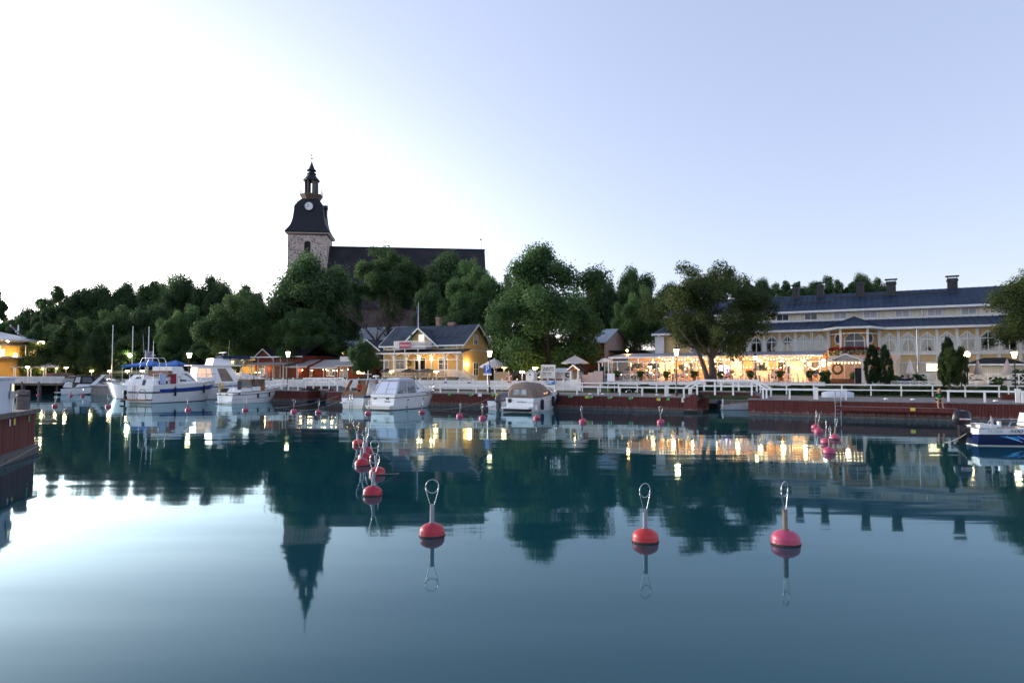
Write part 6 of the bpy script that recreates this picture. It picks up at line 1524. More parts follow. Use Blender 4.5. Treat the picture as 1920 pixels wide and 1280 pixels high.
p_white = mat('parasol_white', (.66,.62,.58), .8, .05); p_dark = mat('parasol_charcoal', (.035,.037,.045), .85, .15)
s_, z_ = hit(927,672,14); parasol(s_, 14, 2.3, z_, 58*83/1280, p_white, 'large white parasol beside the yellow house gable', .95)
s_, z_ = hit(1078,666.5,15); parasol(s_, 15, 2.3, z_, 52*80/1280, p_white, 'white parasol in front of the red barn', .8)
for px, w, lab in ((768,34,'charcoal parasol on the deck before the porch, next to the left globe lamp'),(802,40,'wide charcoal parasol before the porch doors'),(726,30,'low charcoal parasol beside the feathery tree')):
    s_, z_ = hit(px, 690, 12.2); parasol(s_, 12.2, 1.9, z_, w*85/1280, p_dark, lab, .42)
def folded(px, ytop, ybot, Y, lab, m):
    q, b = at(px, ytop, Y), at(px, ybot, Y); s, t = st(q); zb = b.z-.3
    r = harbour('folded_parasol', lab, 'parasol', s, t, zb); h = q.z-zb
    MB().lathe([(.04,h*.28),(.34,h*.30),(.30,h*.45),(.16,h*.8),(.06,h),(.02,h+.1)], 9).build('canopy', m, r, smooth=50); MB().tube((0,0,0),(0,0,h*.3),.035).build('pole', white, r); MB().lathe([(.28,0),(.28,.07),(.05,.1)],10).build('base', iron, r)
folded(1706, 676, 704, 62, 'closed white parasol behind the people in blue shirts', p_white)
folded(1833, 676, 706, 57, 'closed beige parasol left of the annex cross fence', mat('parasol_beige', (.45,.36,.31), .8))
folded(1888, 675, 706, 55, 'closed beige parasol beside the lantern lamp and annex', mat('parasol_beige', (.45,.36,.31), .8))
# ================================================================== deck fence before the yellow house
def house_deck():
    t = 10.8; s0 = S(716, t); F = Fac(t, s0); r = harbour('garden_deck', 'wooden terrace deck with slatted railing in front of the yellow house', 'deck', s0, t, 0)
    x1 = F.x(836); zf = F.z(780,712)
    MB().box(0, x1, 0, 2.2, 1.43, zf).build('deck', wood_grey, r)
    for k in range(9): x = x1*k/8; MB().box(x-.05,x+.05,0,.1,zf,zf+1.0).build('post', mat('warm_pine',(.42,.30,.17),.7), r)
    for z in (.35,.65,.95): MB().box(0, x1, -.03, -.002, zf+z-.06, zf+z+.05).build('rail', mat('warm_pine',(.42,.30,.17)), r)
    rnd = random.Random(3)
house_deck()
# ================================================================== hedges and planting
def hedge(label, pts, w, h, zb, n, mkey='dark', leaf=.09, name='hedge', seed=1):
    rng = np.random.default_rng(seed); a, b = Vector(pts[0]), Vector(pts[1]); L = (b-a).length; u = (b-a)/L; v = Vector((-u.y, u.x))
    x = rng.uniform(0, L, n); f = rng.uniform(-1, 1, n); z = rng.uniform(0, 1, n)
    edge = rng.integers(0, 3, n); f = np.where(edge == 0, -np.abs(f)**.15, f); z = np.where(edge == 1, 1-.12*z, z)
    hh = h*(1+.12*np.sin(x*1.7+seed)+.08*np.sin(x*4.1)); P = np.stack([a.x+u.x*x+v.x*f*w/2, a.y+u.y*x+v.y*f*w/2, zb+z*hh+rng.normal(0,.03,n)], 1)
    nn = rng.normal(size=(n,3)); nn /= np.linalg.norm(nn,axis=1)[:,None]
    r = thing(name, label, 'hedge', (0,0,0))
    o = bpy.data.objects.new('foliage', leaves_mesh('hedge_leaves', P, nn, leaf, np.clip(.4+.25*np.sin(x*2.3+seed)+rng.uniform(-.3,.3,n),0,1), LF[mkey], seed)); COL.objects.link(o); o.parent = r; o['kind'] = 'stuff'
    MB().prism([tuple(a.to_3d()+v.to_3d()*w*.36+Vector((0,0,zb-.2))),tuple(b.to_3d()+v.to_3d()*w*.36+Vector((0,0,zb-.2))),tuple(b.to_3d()-v.to_3d()*w*.36+Vector((0,0,zb-.2))),tuple(a.to_3d()-v.to_3d()*w*.36+Vector((0,0,zb-.2)))], (0,0,h*.78)).build('stems', bark, r)
hedge('dark clipped hedge below the restaurant terrace, left of the forked tree', (W(S(1150,10.4),10.4).to_2d(), W(S(1300,10.4),10.4).to_2d()), 1.8, .62, 1.45, 9000, seed=2)
hedge('long dark clipped hedge behind the promenade railing', (W(S(1300,10.2),10.2).to_2d(), W(S(1885,10.2),10.2).to_2d()), 1.7, .72, 1.45, 22000, seed=3)
hedge('green hedge behind the low globe lamps by the flagpoles', (at(226,700,113).to_2d(), at(300,700,108).to_2d()), 1.8, 1.6, 1.45, 7000, 'olive', .13, seed=4)
hedge('green shrubs beside the pale barn end', (W(S(1106,13),13).to_2d(), W(S(1136,13),13).to_2d()), 1.8, 1.8, 2.0, 5000, 'mid', .1, seed=5)
hedge('dense shrubs under the small feathery tree', (W(S(676,11.4),11.4).to_2d(), W(S(722,11.4),11.4).to_2d()), 1.6, 1.3, 1.4, 5000, 'dark', .09, seed=6)
# white cross fences by the right hand garden
def cross_fence(label, pa, pb, t, zb, h, n):
    s0 = S(pa, t); L = S(pb, t)-s0; r = harbour('cross_fence', label, 'fence', s0, t, zb)
    for k in range(n+1): MB().box(L*k/n-.05, L*k/n+.05, -.05,.05,0,h).build('post', white, r)
    MB().box(0,L,-.055,-.02,h-.1,h-.02).build('rail', white, r); MB().box(0,L,-.055,-.02,.12,.2).build('rail', white, r)
    for k in range(n):
        a, b = L*k/n+.05, L*(k+1)/n-.05
        MB().bar((a,-.03,.2),(b,-.03,h-.1),.02,.05).bar((a,-.042,h-.1),(b,-.042,.2),.02,.05).build('cross_brace', white, r)
z0 = hit(1760,719,12)[1]; cross_fence('white cross-braced fence between the stair and the golden thujas', 1708, 1772, 12.0, z0, .95, 4)
z0 = hit(1860,720,11.5)[1]; cross_fence('white cross-braced fence in front of the annex', 1815, 1990, 11.5, z0, .95, 9)
z0 = hit(1700,722,10.9)[1]; cross_fence('low white rail fence above the long hedge', 1622, 1830, 11.2, z0-.1, .5, 12)
# pale stepped garden wall beside the terrace end
gw = harbour('garden_wall', 'pale pink stepped garden wall between booth and terrace', 'wall', S(1091, 11), 11, 0); G = Fac(11, S(1091,11))
for a, b, yt in ((1091,1102,702),(1102.3,1113,698),(1113.3,1130,695.5)): MB().box(G.x(a), G.x(b), 0, .25, 1.45, G.z(a,yt)).build('wall_step', mat('pink_render', (.55,.42,.38), .8, .06), gw)
# terrace gate hut
gh = harbour('terrace_gate', 'little white pitched gateway at the left end of the terrace', 'gate', S(1123, 11.6), 11.6, 0); G = Fac(11.6, S(1123,11.6)); xx = G.x(1141)
for x in (0, xx):
    for y in (0, 1.1): MB().box(x-.06,x+.06,y-.06,y+.06,1.45,G.z(1130,679)).build('post', white, gh)
rb = MB()
za, ze = G.z(1131,671.5), G.z(1131,678.5)
for sx in (-.15, xx+.15): rb.prism([(sx,-.2,ze),(xx/2,-.2,za),(xx/2,-.2,za-.06),(sx,-.2,ze-.06)], (0,1.5,0))
rb.build('roof', white, gh); MB().prism([(0,-.1,ze),(xx,-.1,ze),(xx/2,-.1,za-.08)], (0,.05,0)).build('gable', white, gh)
wt = harbour('notice_stand', 'white notice stand on two thin legs before the terrace', 'sign', S(1145.5, 9.4), 9.4, 1.42); zz = hit(1145,707,9.4)[1]-1.42
MB().box(-.42,.42,-.03,.03,zz-.42,zz+.4).build('panel', tag_w, wt)
for x in (-.38,.38): MB().box(x-.025,x+.025,.031,.07,0,zz+.4).build('leg', white, wt)
# ================================================================== boats
navy = mat('navy_gelcoat', (.012,.022,.075), .15, .06, 1.5, spec=.6, coat=.5); antifoul = mat('antifouling', (.012,.016,.03), .6, .1)
stripe_blue = mat('stripe_blue', (.02,.06,.28), .25, .05); brown_gel = mat('brown_gelcoat', (.075,.06,.05), .2, .06, 1.5, spec=.6, coat=.4)
teak = mat('varnished_teak', (.20,.085,.03), .35, .2, 5, spec=.4); canvas_w = mat('canvas_grey_white', (.46,.50,.56), .8, .06, 2, bump=.15); canvas_b = mat('canvas_beige', (.22,.17,.14), .85, .12, 1.2, bump=.3); canvas_k = mat('canvas_black', (.012,.013,.02), .8, .2)
canvas_blue = mat('canvas_blue', (.015,.06,.25), .8, .1); vinyl = thin_glass('clear_vinyl', (.72,.76,.80), .8, .16); boat_glass = mat('tinted_glass', (.015,.017,.02), .05, .2, 1, spec=.6); fender_m = mat('fender_navy', (.008,.010,.022), .5, .1); rub = mat('rubbing_strake', (.04,.03,.03), .5, .1)
class Hull:
    def __init__(s, L, B, fs, fb, sw=.92, rake=.13, n=14, full=2.3, draft=.32, zc=-.04):
        s.L, s.B, s.fs, s.fb, s.sw, s.rake, s.n, s.full, s.draft, s.zc = L, B, fs, fb, sw, rake, n, full, draft, zc
    def hb(s, u): return max(.02, s.B/2*(s.sw + (1-s.sw)*min(1, u/.35))*(1 - max(0, (u-.42)/.58)**s.full))
    def zd(s, u): return s.fs + (s.fb-s.fs)*u**1.5
    def pt(s, u, f, sg, off=0):
        z = s.zc + (s.zd(u)-s.zc)*f
        y = s.hb(u)*(.80 + .20*max(0,f)**.7 + (.10*u*(f-.5) if u > .5 else 0)) + off
        x = s.L*u - s.rake*s.L*(1-f)*u**3
        return (x, sg*y, z)
    def build(s, parent, m, deck_m=None, name='hull'):
        b = MB(); rows = []
        for i in range(s.n+1):
            u = i/s.n; r = [s.pt(u, f, 1) for f in (1,.75,.5,.25,0)] + [(s.L*u - s.rake*s.L*u**3*1.1, 0, -s.draft*(1-u**4))] + [s.pt(u, f, -1) for f in (0,.25,.5,.75,1)]
            rows.append(r)
        b.grid(rows); b.poly(rows[0])
        h = b.build(name, m, parent, smooth=35)
        d = MB().grid([[(*s.pt(i/s.n,1,1)[:2], s.zd(i/s.n)-.03), (*s.pt(i/s.n,1,-1)[:2], s.zd(i/s.n)-.03)] for i in range(s.n+1)])
        d.build('deck', deck_m or m, parent)
        return h
    def band(s, parent, f0, f1, m, name='stripe', u0=0, u1=1, off=.012, stern=True):
        b = MB()
        for sg in (1,-1):
            rows = [[s.pt(u0+(u1-u0)*i/s.n, f, sg, off) for f in (f0, (f0+f1)/2, f1)] for i in range(s.n+1)]
            b.grid(rows)
        if stern: b.poly([(-off, s.pt(u0,f0,1)[1]+off, s.pt(0,f0,1)[2]), (-off, s.pt(0,f0,-1)[1]-off, s.pt(0,f0,-1)[2]), (-off, s.pt(0,f1,-1)[1]-off, s.pt(0,f1,-1)[2]), (-off, s.pt(0,f1,1)[1]+off, s.pt(0,f1,1)[2])])
        return b.build(name, m, parent, smooth=35)
    def wedge(s, parent, m):
        b = MB()
        for sg in (1,-1): b.grid([[s.pt(u, f, sg, .012) for f in (.06, .06+.30*(u-.2), .06+.60*(u-.2))] for u in (.22+.78*i/s.n for i in range(s.n+1))])
        b.build('brown_side', m, parent, smooth=35)
    def strake(s, parent, f, r, m, name='rubbing_strake'):
        b = MB()
        for sg in (1,-1): b.pipe([s.pt(i/s.n, f, sg, r*.5) for i in range(s.n+1)], r, 5)
        b.pipe([(-r*.4, s.pt(0,f,1)[1], s.pt(0,f,1)[2]), (-r*.4, s.pt(0,f,-1)[1], s.pt(0,f,1)[2])], r, 5)
        return b.build(name, m, parent, smooth=True)
    def rail(s, parent, u0, u1, h, m=None, posts=7, inset=.12, name='bow_rail', both=True):
        b = MB(); m = m or steel
        for sg in (1,-1):
            pts = []
            for i in range(posts*2+1):
                u = u0+(u1-u0)*i/(posts*2); p = s.pt(u,1,sg,-inset); hh = h*min(1, i/2+.05); pts.append((p[0],p[1],s.zd(u)+hh))
                if i % 2 == 0: b.tube((p[0],p[1],s.zd(u)-.03),(p[0],p[1],s.zd(u)+hh),.014,n=5)
            b.pipe(pts, .018, 5)
        return b.build(name, m, parent, smooth=True)
    def fender(s, parent, u, sg, l=.55, r=.11, f=.62, m=None):
        p = s.pt(u, f, sg, r+.03); b = MB().lathe([(.02,-l/2-.05),(r*.8,-l/2),(r,-l/2+.08),(r,l/2-.08),(r*.8,l/2),(.03,l/2+.05)], 8, p)
        q = s.pt(u,1,sg); b.tube((p[0],p[1],p[2]+l/2),(q[0],q[1],q[2]+.02),.012,n=4)
        return b.build('fender', m or fender_m, parent, smooth=40)
class Cab:
    "tapered cabin block; faces: F front(+x) B back(-x) L left(+y) R right(-y)"
    def __init__(s, x0, x1, w0, w1, z0, z1, sf=0, sb=0, ti=.1, z0b=None, z1f=None):
        z0f = z0 if z0b is None else z0b; z1f = z1 if z1f is None else z1f
        s.p = {}
        for sg, k in ((1,'L'),(-1,'R')):
            s.p[k+'b0'] = Vector((x0, sg*w0/2, z0)); s.p[k+'f0'] = Vector((x1, sg*w1/2, z0f)); s.p[k+'b1'] = Vector((x0+sb, sg*(w0/2-ti), z1)); s.p[k+'f1'] = Vector((x1-sf, sg*(w1/2-ti), z1f))
    def face(s, f):
        p = s.p
        return {'L': (p['Lb0'],p['Lf0'],p['Lf1'],p['Lb1']), 'R': (p['Rf0'],p['Rb0'],p['Rb1'],p['Rf1']), 'F': (p['Lf0'],p['Rf0'],p['Rf1'],p['Lf1']), 'B': (p['Rb0'],p['Lb0'],p['Lb1'],p['Rb1']), 'T': (p['Rb1'],p['Rf1'],p['Lf1'],p['Lb1'])}[f]
    def build(s, parent, m, name='cabin'):
        b = MB()
        for f in 'LRFBT': b.poly(s.face(f))
        return b.build(name, m, parent)
    def pane(s, f, uv, m, parent, name='window', off=.012, th=.01):
        a, b_, c, d = s.face(f); n = (b_-a).cross(d-a).normalized()
        pts = [(a*(1-u)*(1-v)+b_*u*(1-v)+c*u*v+d*(1-u)*v) + n*off for u, v in uv]
        ctr = sum(s.p.values(), Vector())/8
        if n.dot(pts[0]-ctr) < 0: n = -n; pts = [p+n*2*off for p in pts]
        return MB().prism([tuple(p) for p in pts], tuple(n*th)).build(name, m, parent)
    def sides(s, uv, m, parent, name='window'):
        for f in 'LR':
            s.pane(f, uv if f == 'L' else [(1-u, v) for u, v in uv], m, parent, name)
def boat(name, label, cat, px, py, head, Y=None):
    p = onz(px, py, 0) if Y is None else Vector((at(px, 720, Y).x, Y, 0))
    return thing(name, label, cat, (p.x, p.y, 0), R(head))
def ladder(parent, x, y, z0, z1, m=None, w=.3, name='boarding_ladder'):
    b = MB()
    for s_ in (-1,1): b.pipe([(x,y+s_*w/2,z0),(x,y+s_*w/2,z1),(x+.15,y+s_*w/2,z1+.12)], .018, 5)
    z = z0+.08
    while z < z1: b.tube((x,y-w/2,z),(x,y+w/2,z),.015,n=5); z += .26
    return b.build(name, m or steel, parent, smooth=True)
def outboard(parent, x, y, z, h, m_cowl, k=1.0, name='outboard_motor'):
    o = MB().lathe([(.05,0),(.20*k,.02),(.24*k,.16*k),(.23*k,.38*k),(.17*k,.5*k),(.03,.53*k)], 10, (x-.12*k,y,z), sx=1.35, sy=.85).build(name, m_cowl, parent, smooth=50)
    MB().box(x-.24*k, x-.02, y-.10*k, y+.10*k, z-.5*k, z).build('leg', m_cowl, o)
    MB().cbox((x-.14*k, y, z-.72*k), .24*k, .06*k, .5*k).lathe([(.02,0),(.07*k,.05),(.08*k,.3*k),(.02,.4*k)], 8, (x-.3*k,y,z-1.0*k)).build('gearcase', m_cowl, o)
    MB().box(x-.02, x+.12*k, y-.13*k, y+.13*k, z-.45*k, z-.1*k).build('bracket', iron, o)
    return o
# ---- B2 white cabin cruiser with blue stripe
def cruiser_blue():
    r = boat('cabin_cruiser', 'large white aft-cabin cruiser with blue stripe and towels drying on its rails', 'boat', 262, 756, 73); r.scale = (1, 1, 1.28)
    h = Hull(12.2, 4.0, 1.6, 2.05, .93, .15, draft=.4); h.build(r, gel); h.band(r, .60, .78, stripe_blue, 'stripe', .08, 1, stern=False); h.band(r, .60, .66, mat('stripe_slate', (.12,.15,.24), .3), 'stern_stripe', 0, .1); h.band(r, -.06, .05, antifoul, 'boot_top'); h.strake(r, .58, .03, rub)
    c = Cab(3.0, 7.4, 3.4, 2.9, 1.6, 2.85, 1.5, .3, .25, z0b=1.75); cb = c.build(r, gel); c.sides([(.30,.2),(.60,.2),(.60,.82),(.40,.82)], boat_glass, cb); c.sides([(.64,.2),(.93,.2),(.80,.82),(.64,.82)], pane_mid, cb); c.pane('F', [(.06,.2),(.48,.2),(.48,.85),(.08,.85)], boat_glass, cb, 'windscreen'); c.pane('F', [(.52,.2),(.94,.2),(.92,.85),(.52,.85)], boat_glass, cb, 'windscreen')
    a = Cab(.25, 3.0, 3.3, 3.4, 1.5, 2.15, 0, .25, .15); ab = a.build(r, gel, 'aft_cabin'); a.pane('B', [(.38,.1),(.52,.1),(.52,.9),(.38,.9)], boat_glass, ab, 'companion_door'); a.pane('R', [(.25,.3),(.75,.3),(.75,.75),(.25,.75)], boat_glass, ab)
    fb = Cab(3.2, 5.3, 2.9, 2.6, 2.85, 3.3, .35, 0, .05); fb.build(r, gel, 'flybridge'); Cab(4.3,5.6,2.7,2.2,3.3,3.42,.5,0,.1).build(r, canvas_blue, 'folded_hood')
    Cab(2.5,3.2,2.8,2.8,2.4,2.9,0,.2,.05).build(r, teak, 'cockpit_seat')
    g = MB()
    for x in (1.3, 2.3):
        g.pipe([(x,-1.45,2.1),(x,-1.4,3.6),(x,-1.1,4.05),(x,1.1,4.05),(x,1.4,3.6),(x,1.45,2.1)], .03, 6)
    for y in (-1.4,-.6,.6,1.4): g.tube((1.3,y,3.6 if abs(y) > 1 else 4.05),(2.3,y,3.6 if abs(y) > 1 else 4.05),.02)
    g.tube((1.3,-1.44,2.7),(2.3,-1.44,2.7),.02).build('radar_arch', steel, r, smooth=True)
    MB().tube((1.8,0,4.05),(1.75,0,5.6),.035,.02).box(1.7,1.9,-.25,.25,4.3,4.34).build('mast', white, r)
    MB().tube((1.5,1.0,4.05),(1.3,1.1,6.2),.014,.008).build('antenna', white, r)
    for x, y, m, nm, dz in ((1.0,-1.75,mat('towel_blue',(.40,.48,.68),.9),'pale_blue_towel',.9),(2.55,-1.80,mat('towel_red',(.26,.03,.05),.9),'red_towel',.95)):
        MB().grid([[(x+.9*i/6, y-.03*math.sin(i*2.1+k*.3), 2.62-.13*k) for i in range(7)] for k in range(8)]).build(nm, m, r, smooth=True)
    for sg in (1,-1): MB().pipe([(.15,sg*1.7,1.55),(.15,sg*1.7,2.62),(3.6,sg*1.82,2.62),(3.6,sg*1.82,1.7)], .02, 5).build('aft_rail', steel, r, smooth=True)
    h.rail(r, .55, .99, .62)
    MB().box(-.95, -.02, -1.8, 1.8, .28, .36).build('swim_platform', teak, r); ladder(r, -.06, .85, .3, 1.75, mat('ladder_bronze', (.30,.16,.12), .4, metal=.5))
    d = MB().pipe([(-.75,-.3,.36),(-.75,-.45,.95),(-.55,-.7,1.25),(-.5,-1.2,1.2),(-.55,-1.4,.36)], .05, 6).build('davit', mat('davit_grey',(.3,.32,.34),.5), r, smooth=True)
    outboard(r, -.3, 1.75, .75, 0, mat('motor_black',(.015,.015,.018),.3), .8); MB().lathe([(.2,-.06),(.3,0),(.2,.06)], 12, (-.9,1.6,.2)).build('rubber_ring', fender_m, r)
    for u in (.26, .68): h.fender(r, u, -1, .75, .12, .62)
    text('hull_mark', 'Fjord', .2, mat('mark_grey',(.2,.22,.26),.5), r, (4.2,-1.64,2.35), (R(80),0,R(3)), shear=.3)
cruiser_blue()
# ---- B3 wooden cabin boat
def wooden_boat():
    r = boat('cabin_boat', 'small white displacement boat with varnished wood wheelhouse and fenders', 'boat', 421, 757, 64)
    h = Hull(8.3, 2.9, 1.25, 1.7, .88, .2, full=1.9, draft=.35); h.build(r, gel); h.strake(r, .78, .035, rub); h.band(r, -.06, .04, antifoul, 'boot_top'); h.strake(r, 1.0, .03, teak, 'toe_rail'); h.band(r,.40,.42,rub,'plank_line',stern=False)
    c = Cab(2.9, 4.9, 2.2, 2.0, 1.4, 2.65, -.1, -.1, .12); cb = c.build(r, teak, 'wheelhouse'); c.sides([(.05,.42),(.34,.42),(.34,.9),(.05,.9)], pane_mid, cb); c.sides([(.38,.42),(.64,.42),(.64,.9),(.38,.9)], pane_mid, cb); c.sides([(.0,.0),(.64,.0),(.64,.38),(.0,.38)], gel, cb, 'side_panel'); c.sides([(.72,.45),(.9,.45),(.9,.9),(.72,.9)], pane_mid, cb)
    for y in (.1,.4,.7): c.pane('F', [(y-.04,.4),(y+.22,.4),(y+.22,.9),(y-.04,.9)], pane_mid, cb, 'windscreen'); c.pane('B', [(y-.04,.35),(y+.22,.35),(y+.22,.9),(y-.04,.9)], pane_mid, cb)
    MB().box(2.5, 5.2, -1.15, 1.15, 2.66, 2.74).build('roof', teak, r)
    f = Cab(4.9, 6.5, 1.9, 1.1, 1.45, 1.85, .4, 0, .12, z0b=1.6, z1f=1.9); fo = f.build(r, gel, 'fore_cabin'); 
    for u in (.2,.45,.7): f.sides([(u-.07,.35),(u+.07,.35),(u+.07,.75),(u-.07,.75)], boat_glass, fo)
    a = Cab(1.2, 2.9, 2.1, 2.2, 1.25, 1.75, 0, .3, .1); a.build(r, gel, 'aft_cabin')
    for x in (.35,): pass
    for u, y in ((.16,0),): pass
    pm = mat('porthole_blue', (.04,.07,.16), .15)
    for y in (.75,-.35): MB().box(-.03,-.005,y-.18,y+.18,.98,1.12).build('porthole', pm, r)
    for u in (.10,): p = h.pt(u,.9,-1,.02); MB().box(p[0]-.16,p[0]+.16,p[1]-.01,p[1]+.012,p[2]-.08,p[2]+.06).build('porthole', pm, r)
    ladder(r, -.12, .5, -.3, .75); MB().box(-.4,-.02,-1.0,1.0,.18,.25).build('swim_platform', gel, r)
    MB().pipe([(.1,.75+.0,1.5)]+[(.1+.02*math.sin(k), .75+.25*math.cos(k*math.pi/6), 2.0+.36*math.sin(k*math.pi/6)) for k in range(13)], .09, 6).build('horseshoe_buoy', mat('buoy_yellow',(.55,.38,.08),.7), r, True)
    MB().grid([[(.9+.12*i, -.95-.02*math.sin(i*2), 2.55-.14*k) for i in range(6)] for k in range(8)]).build('hanging_towel', mat('towel_grey',(.10,.10,.12),.9), r, True)
    g = MB().pipe([(.2,-1.1,1.3),(.2,-1.1,1.95),(2.6,-1.15,1.95)], .018, 5).pipe([(.2,1.1,1.3),(.2,1.1,1.95),(2.6,1.15,1.95)], .018, 5); g.build('guard_rail', steel, r); h.rail(r, .62, .98, .55)
    MB().lathe([(.28,0),(.30,.05),(.28,.12),(.05,.15)], 12, (3.0,.3,2.85)).tube((3.0,.3,2.74),(3.0,.3,2.86),.08).build('radar_dome', white, r); MB().tube((4.3,.2,2.74),(4.3,.2,3.1),.07).build('horn', iron, r); MB().tube((4.6,-.4,2.74),(4.75,-.4,3.2),.05,.03).build('searchlight', white, r)
    for u in (.42,.68,.93): h.fender(r, u, -1, .45, .09, .62)
wooden_boat()
# ---- B1 brown sport cruiser
def brown_cruiser():
    r = boat('sport_cruiser', 'white and brown sport cruiser with black cockpit canopy and radar arch', 'boat', 121, 738.5, 14, Y=111)
    h = Hull(10.3, 3.4, .95, 1.75, .92, .14, full=2.0); h.build(r, gel); h.wedge(r, brown_gel); h.band(r, -.06, .06, antifoul, 'boot_top')
    MB().box(-.9,-.02,-1.5,1.5,.3,.42).build('swim_platform', gel, r)
    c = Cab(2.0, 6.6, 2.9, 2.4, 1.2, 2.0, 1.8, .6, .3, z0b=1.4, z1f=2.0); c.build(r, gel, 'coaming')
    k = Cab(1.6, 5.0, 2.8, 2.7, 1.75, 3.0, .5, .35, .25); kb = k.build(r, canvas_k, 'cockpit_canopy'); k.sides([(.06,.15),(.30,.15),(.30,.85),(.08,.85)], mat('vinyl_pale',(.6,.6,.58),.25), kb); k.sides([(.40,.15),(.9,.15),(.86,.85),(.40,.85)], pane_mid, kb); k.pane('B', [(.1,.15),(.9,.15),(.9,.85),(.1,.85)], mat('vinyl_pale',(.6,.6,.58)), kb)
    a = Cab(.2, 1.5, 2.5, 2.6, 1.2, 1.95, 0, .3, .2); ab = a.build(r, gel, 'aft_bolster'); a.sides([(.1,.2),(.9,.2),(.9,.9),(.2,.9)], mat('vinyl_pale',(.6,.6,.58)), ab)
    ra = MB()
    for sg in (1,-1): ra.prism([(4.1,sg*1.45,1.5),(4.9,sg*1.45,1.5),(6.3,sg*1.2,3.15),(5.8,sg*1.2,3.15)], (0,-sg*.12,0))
    ra.box(5.6,6.4,-1.2,1.2,3.1,3.2).build('radar_arch', gel, r)
    wsc = Cab(5.3, 7.2, 2.5, 2.0, 1.95, 2.65, 1.6, 0, .2); wb = wsc.build(r, pane_mid, 'windscreen')
    fd = Cab(6.4, 9.5, 2.2, 1.0, 1.5, 1.85, .7, 0, .2, z0b=1.65, z1f=1.85); fd.build(r, gel, 'foredeck'); h.rail(r, .5, .99, .5)
brown_cruiser()
# ---- flybridge yacht and a second cruiser behind the big one
def flybridge():
    r = boat('flybridge_yacht', 'tall white flybridge yacht with lit saloon and blue bimini, behind the aft-cabin cruiser', 'boat', 342, 748, 40, Y=89); r.scale = (1, 1, 1.12)
    h = Hull(11.5, 4.0, 1.7, 2.4, .93, .15, full=2.0); h.build(r, gel); h.band(r, -.06, .05, antifoul, 'boot_top'); h.band(r, .78,.84, stripe_blue, 'stripe')
    s1 = Cab(1.2, 7.2, 3.5, 3.2, 1.9, 3.9, 1.6, .2, .2); sb = s1.build(r, gel, 'saloon'); lit = glow('saloon_lit', (1,.58,.36), .2)
    s1.sides([(.03,.35),(.22,.35),(.22,.85),(.03,.85)], lit, sb); s1.sides([(.25,.35),(.36,.35),(.36,.85),(.25,.85)], lit, sb); s1.sides([(.55,.1),(.82,.1),(.80,.85),(.55,.85)], mat('saloon_dim',(.20,.14,.11),.15), sb); s1.pane('B', [(.1,.1),(.9,.1),(.9,.85),(.1,.85)], lit, sb, 'saloon_door')
    MB().box(.6, 6.8, -1.85, 1.85, 3.91, 4.02).build('flybridge_deck', gel, r)
    fb = Cab(3.2, 6.2, 3.2, 2.6, 4.02, 4.8, .8, .2, .15); fb.build(r, gel, 'flybridge_coaming')
    bm = Cab(4.6, 8.4, 3.0, 2.6, 4.8, 5.15, .3, -.2, .2); bm.build(r, mat('canvas_navy', (.012,.022,.07), .8), 'bimini'); sc = Cab(5.6, 8.2, 2.7, 2.3, 3.9, 4.8, -.1, .1, 0); sc.build(r, vinyl, 'side_screen')
    f = Cab(7.2, 10.8, 3.2, 1.4, 2.2, 3.1, 2.4, 0, .3, z0b=2.4, z1f=2.7); fo = f.build(r, gel, 'fore_cabin'); f.sides([(.1,.25),(.6,.25),(.5,.75),(.1,.75)], boat_glass, fo)
    MB().box(4.9,5.1,-1.4,1.4,5.5,5.58).tube((5,0,5.1),(5,0,5.55),.05).build('radar_bar', white, r); MB().tube((5.4,-1,5.1),(5.5,-1.1,7),.012).build('antenna', white, r); h.rail(r, .55, .99, .65)
flybridge()
def grey_cruiser():
    r = boat('motor_cruiser', 'pale cruiser with long white bow moored behind the aft-cabin cruiser', 'boat', 303, 748, 163, Y=92)
    h = Hull(9.6, 3.4, 1.6, 2.3, .93, .14); h.build(r, gel); h.band(r, -.06,.05, antifoul, 'boot_top'); c = Cab(1.6, 5.6, 3.0, 2.5, 1.7, 3.2, 1.8, .2, .3); cb = c.build(r, gel); c.sides([(.2,.45),(.6,.45),(.55,.85),(.2,.85)], boat_glass, cb); c.pane('F', [(.05,.3),(.95,.3),(.9,.9),(.1,.9)], pane_mid, cb, 'windscreen'); h.rail(r,.5,.99,.5)
grey_cruiser()
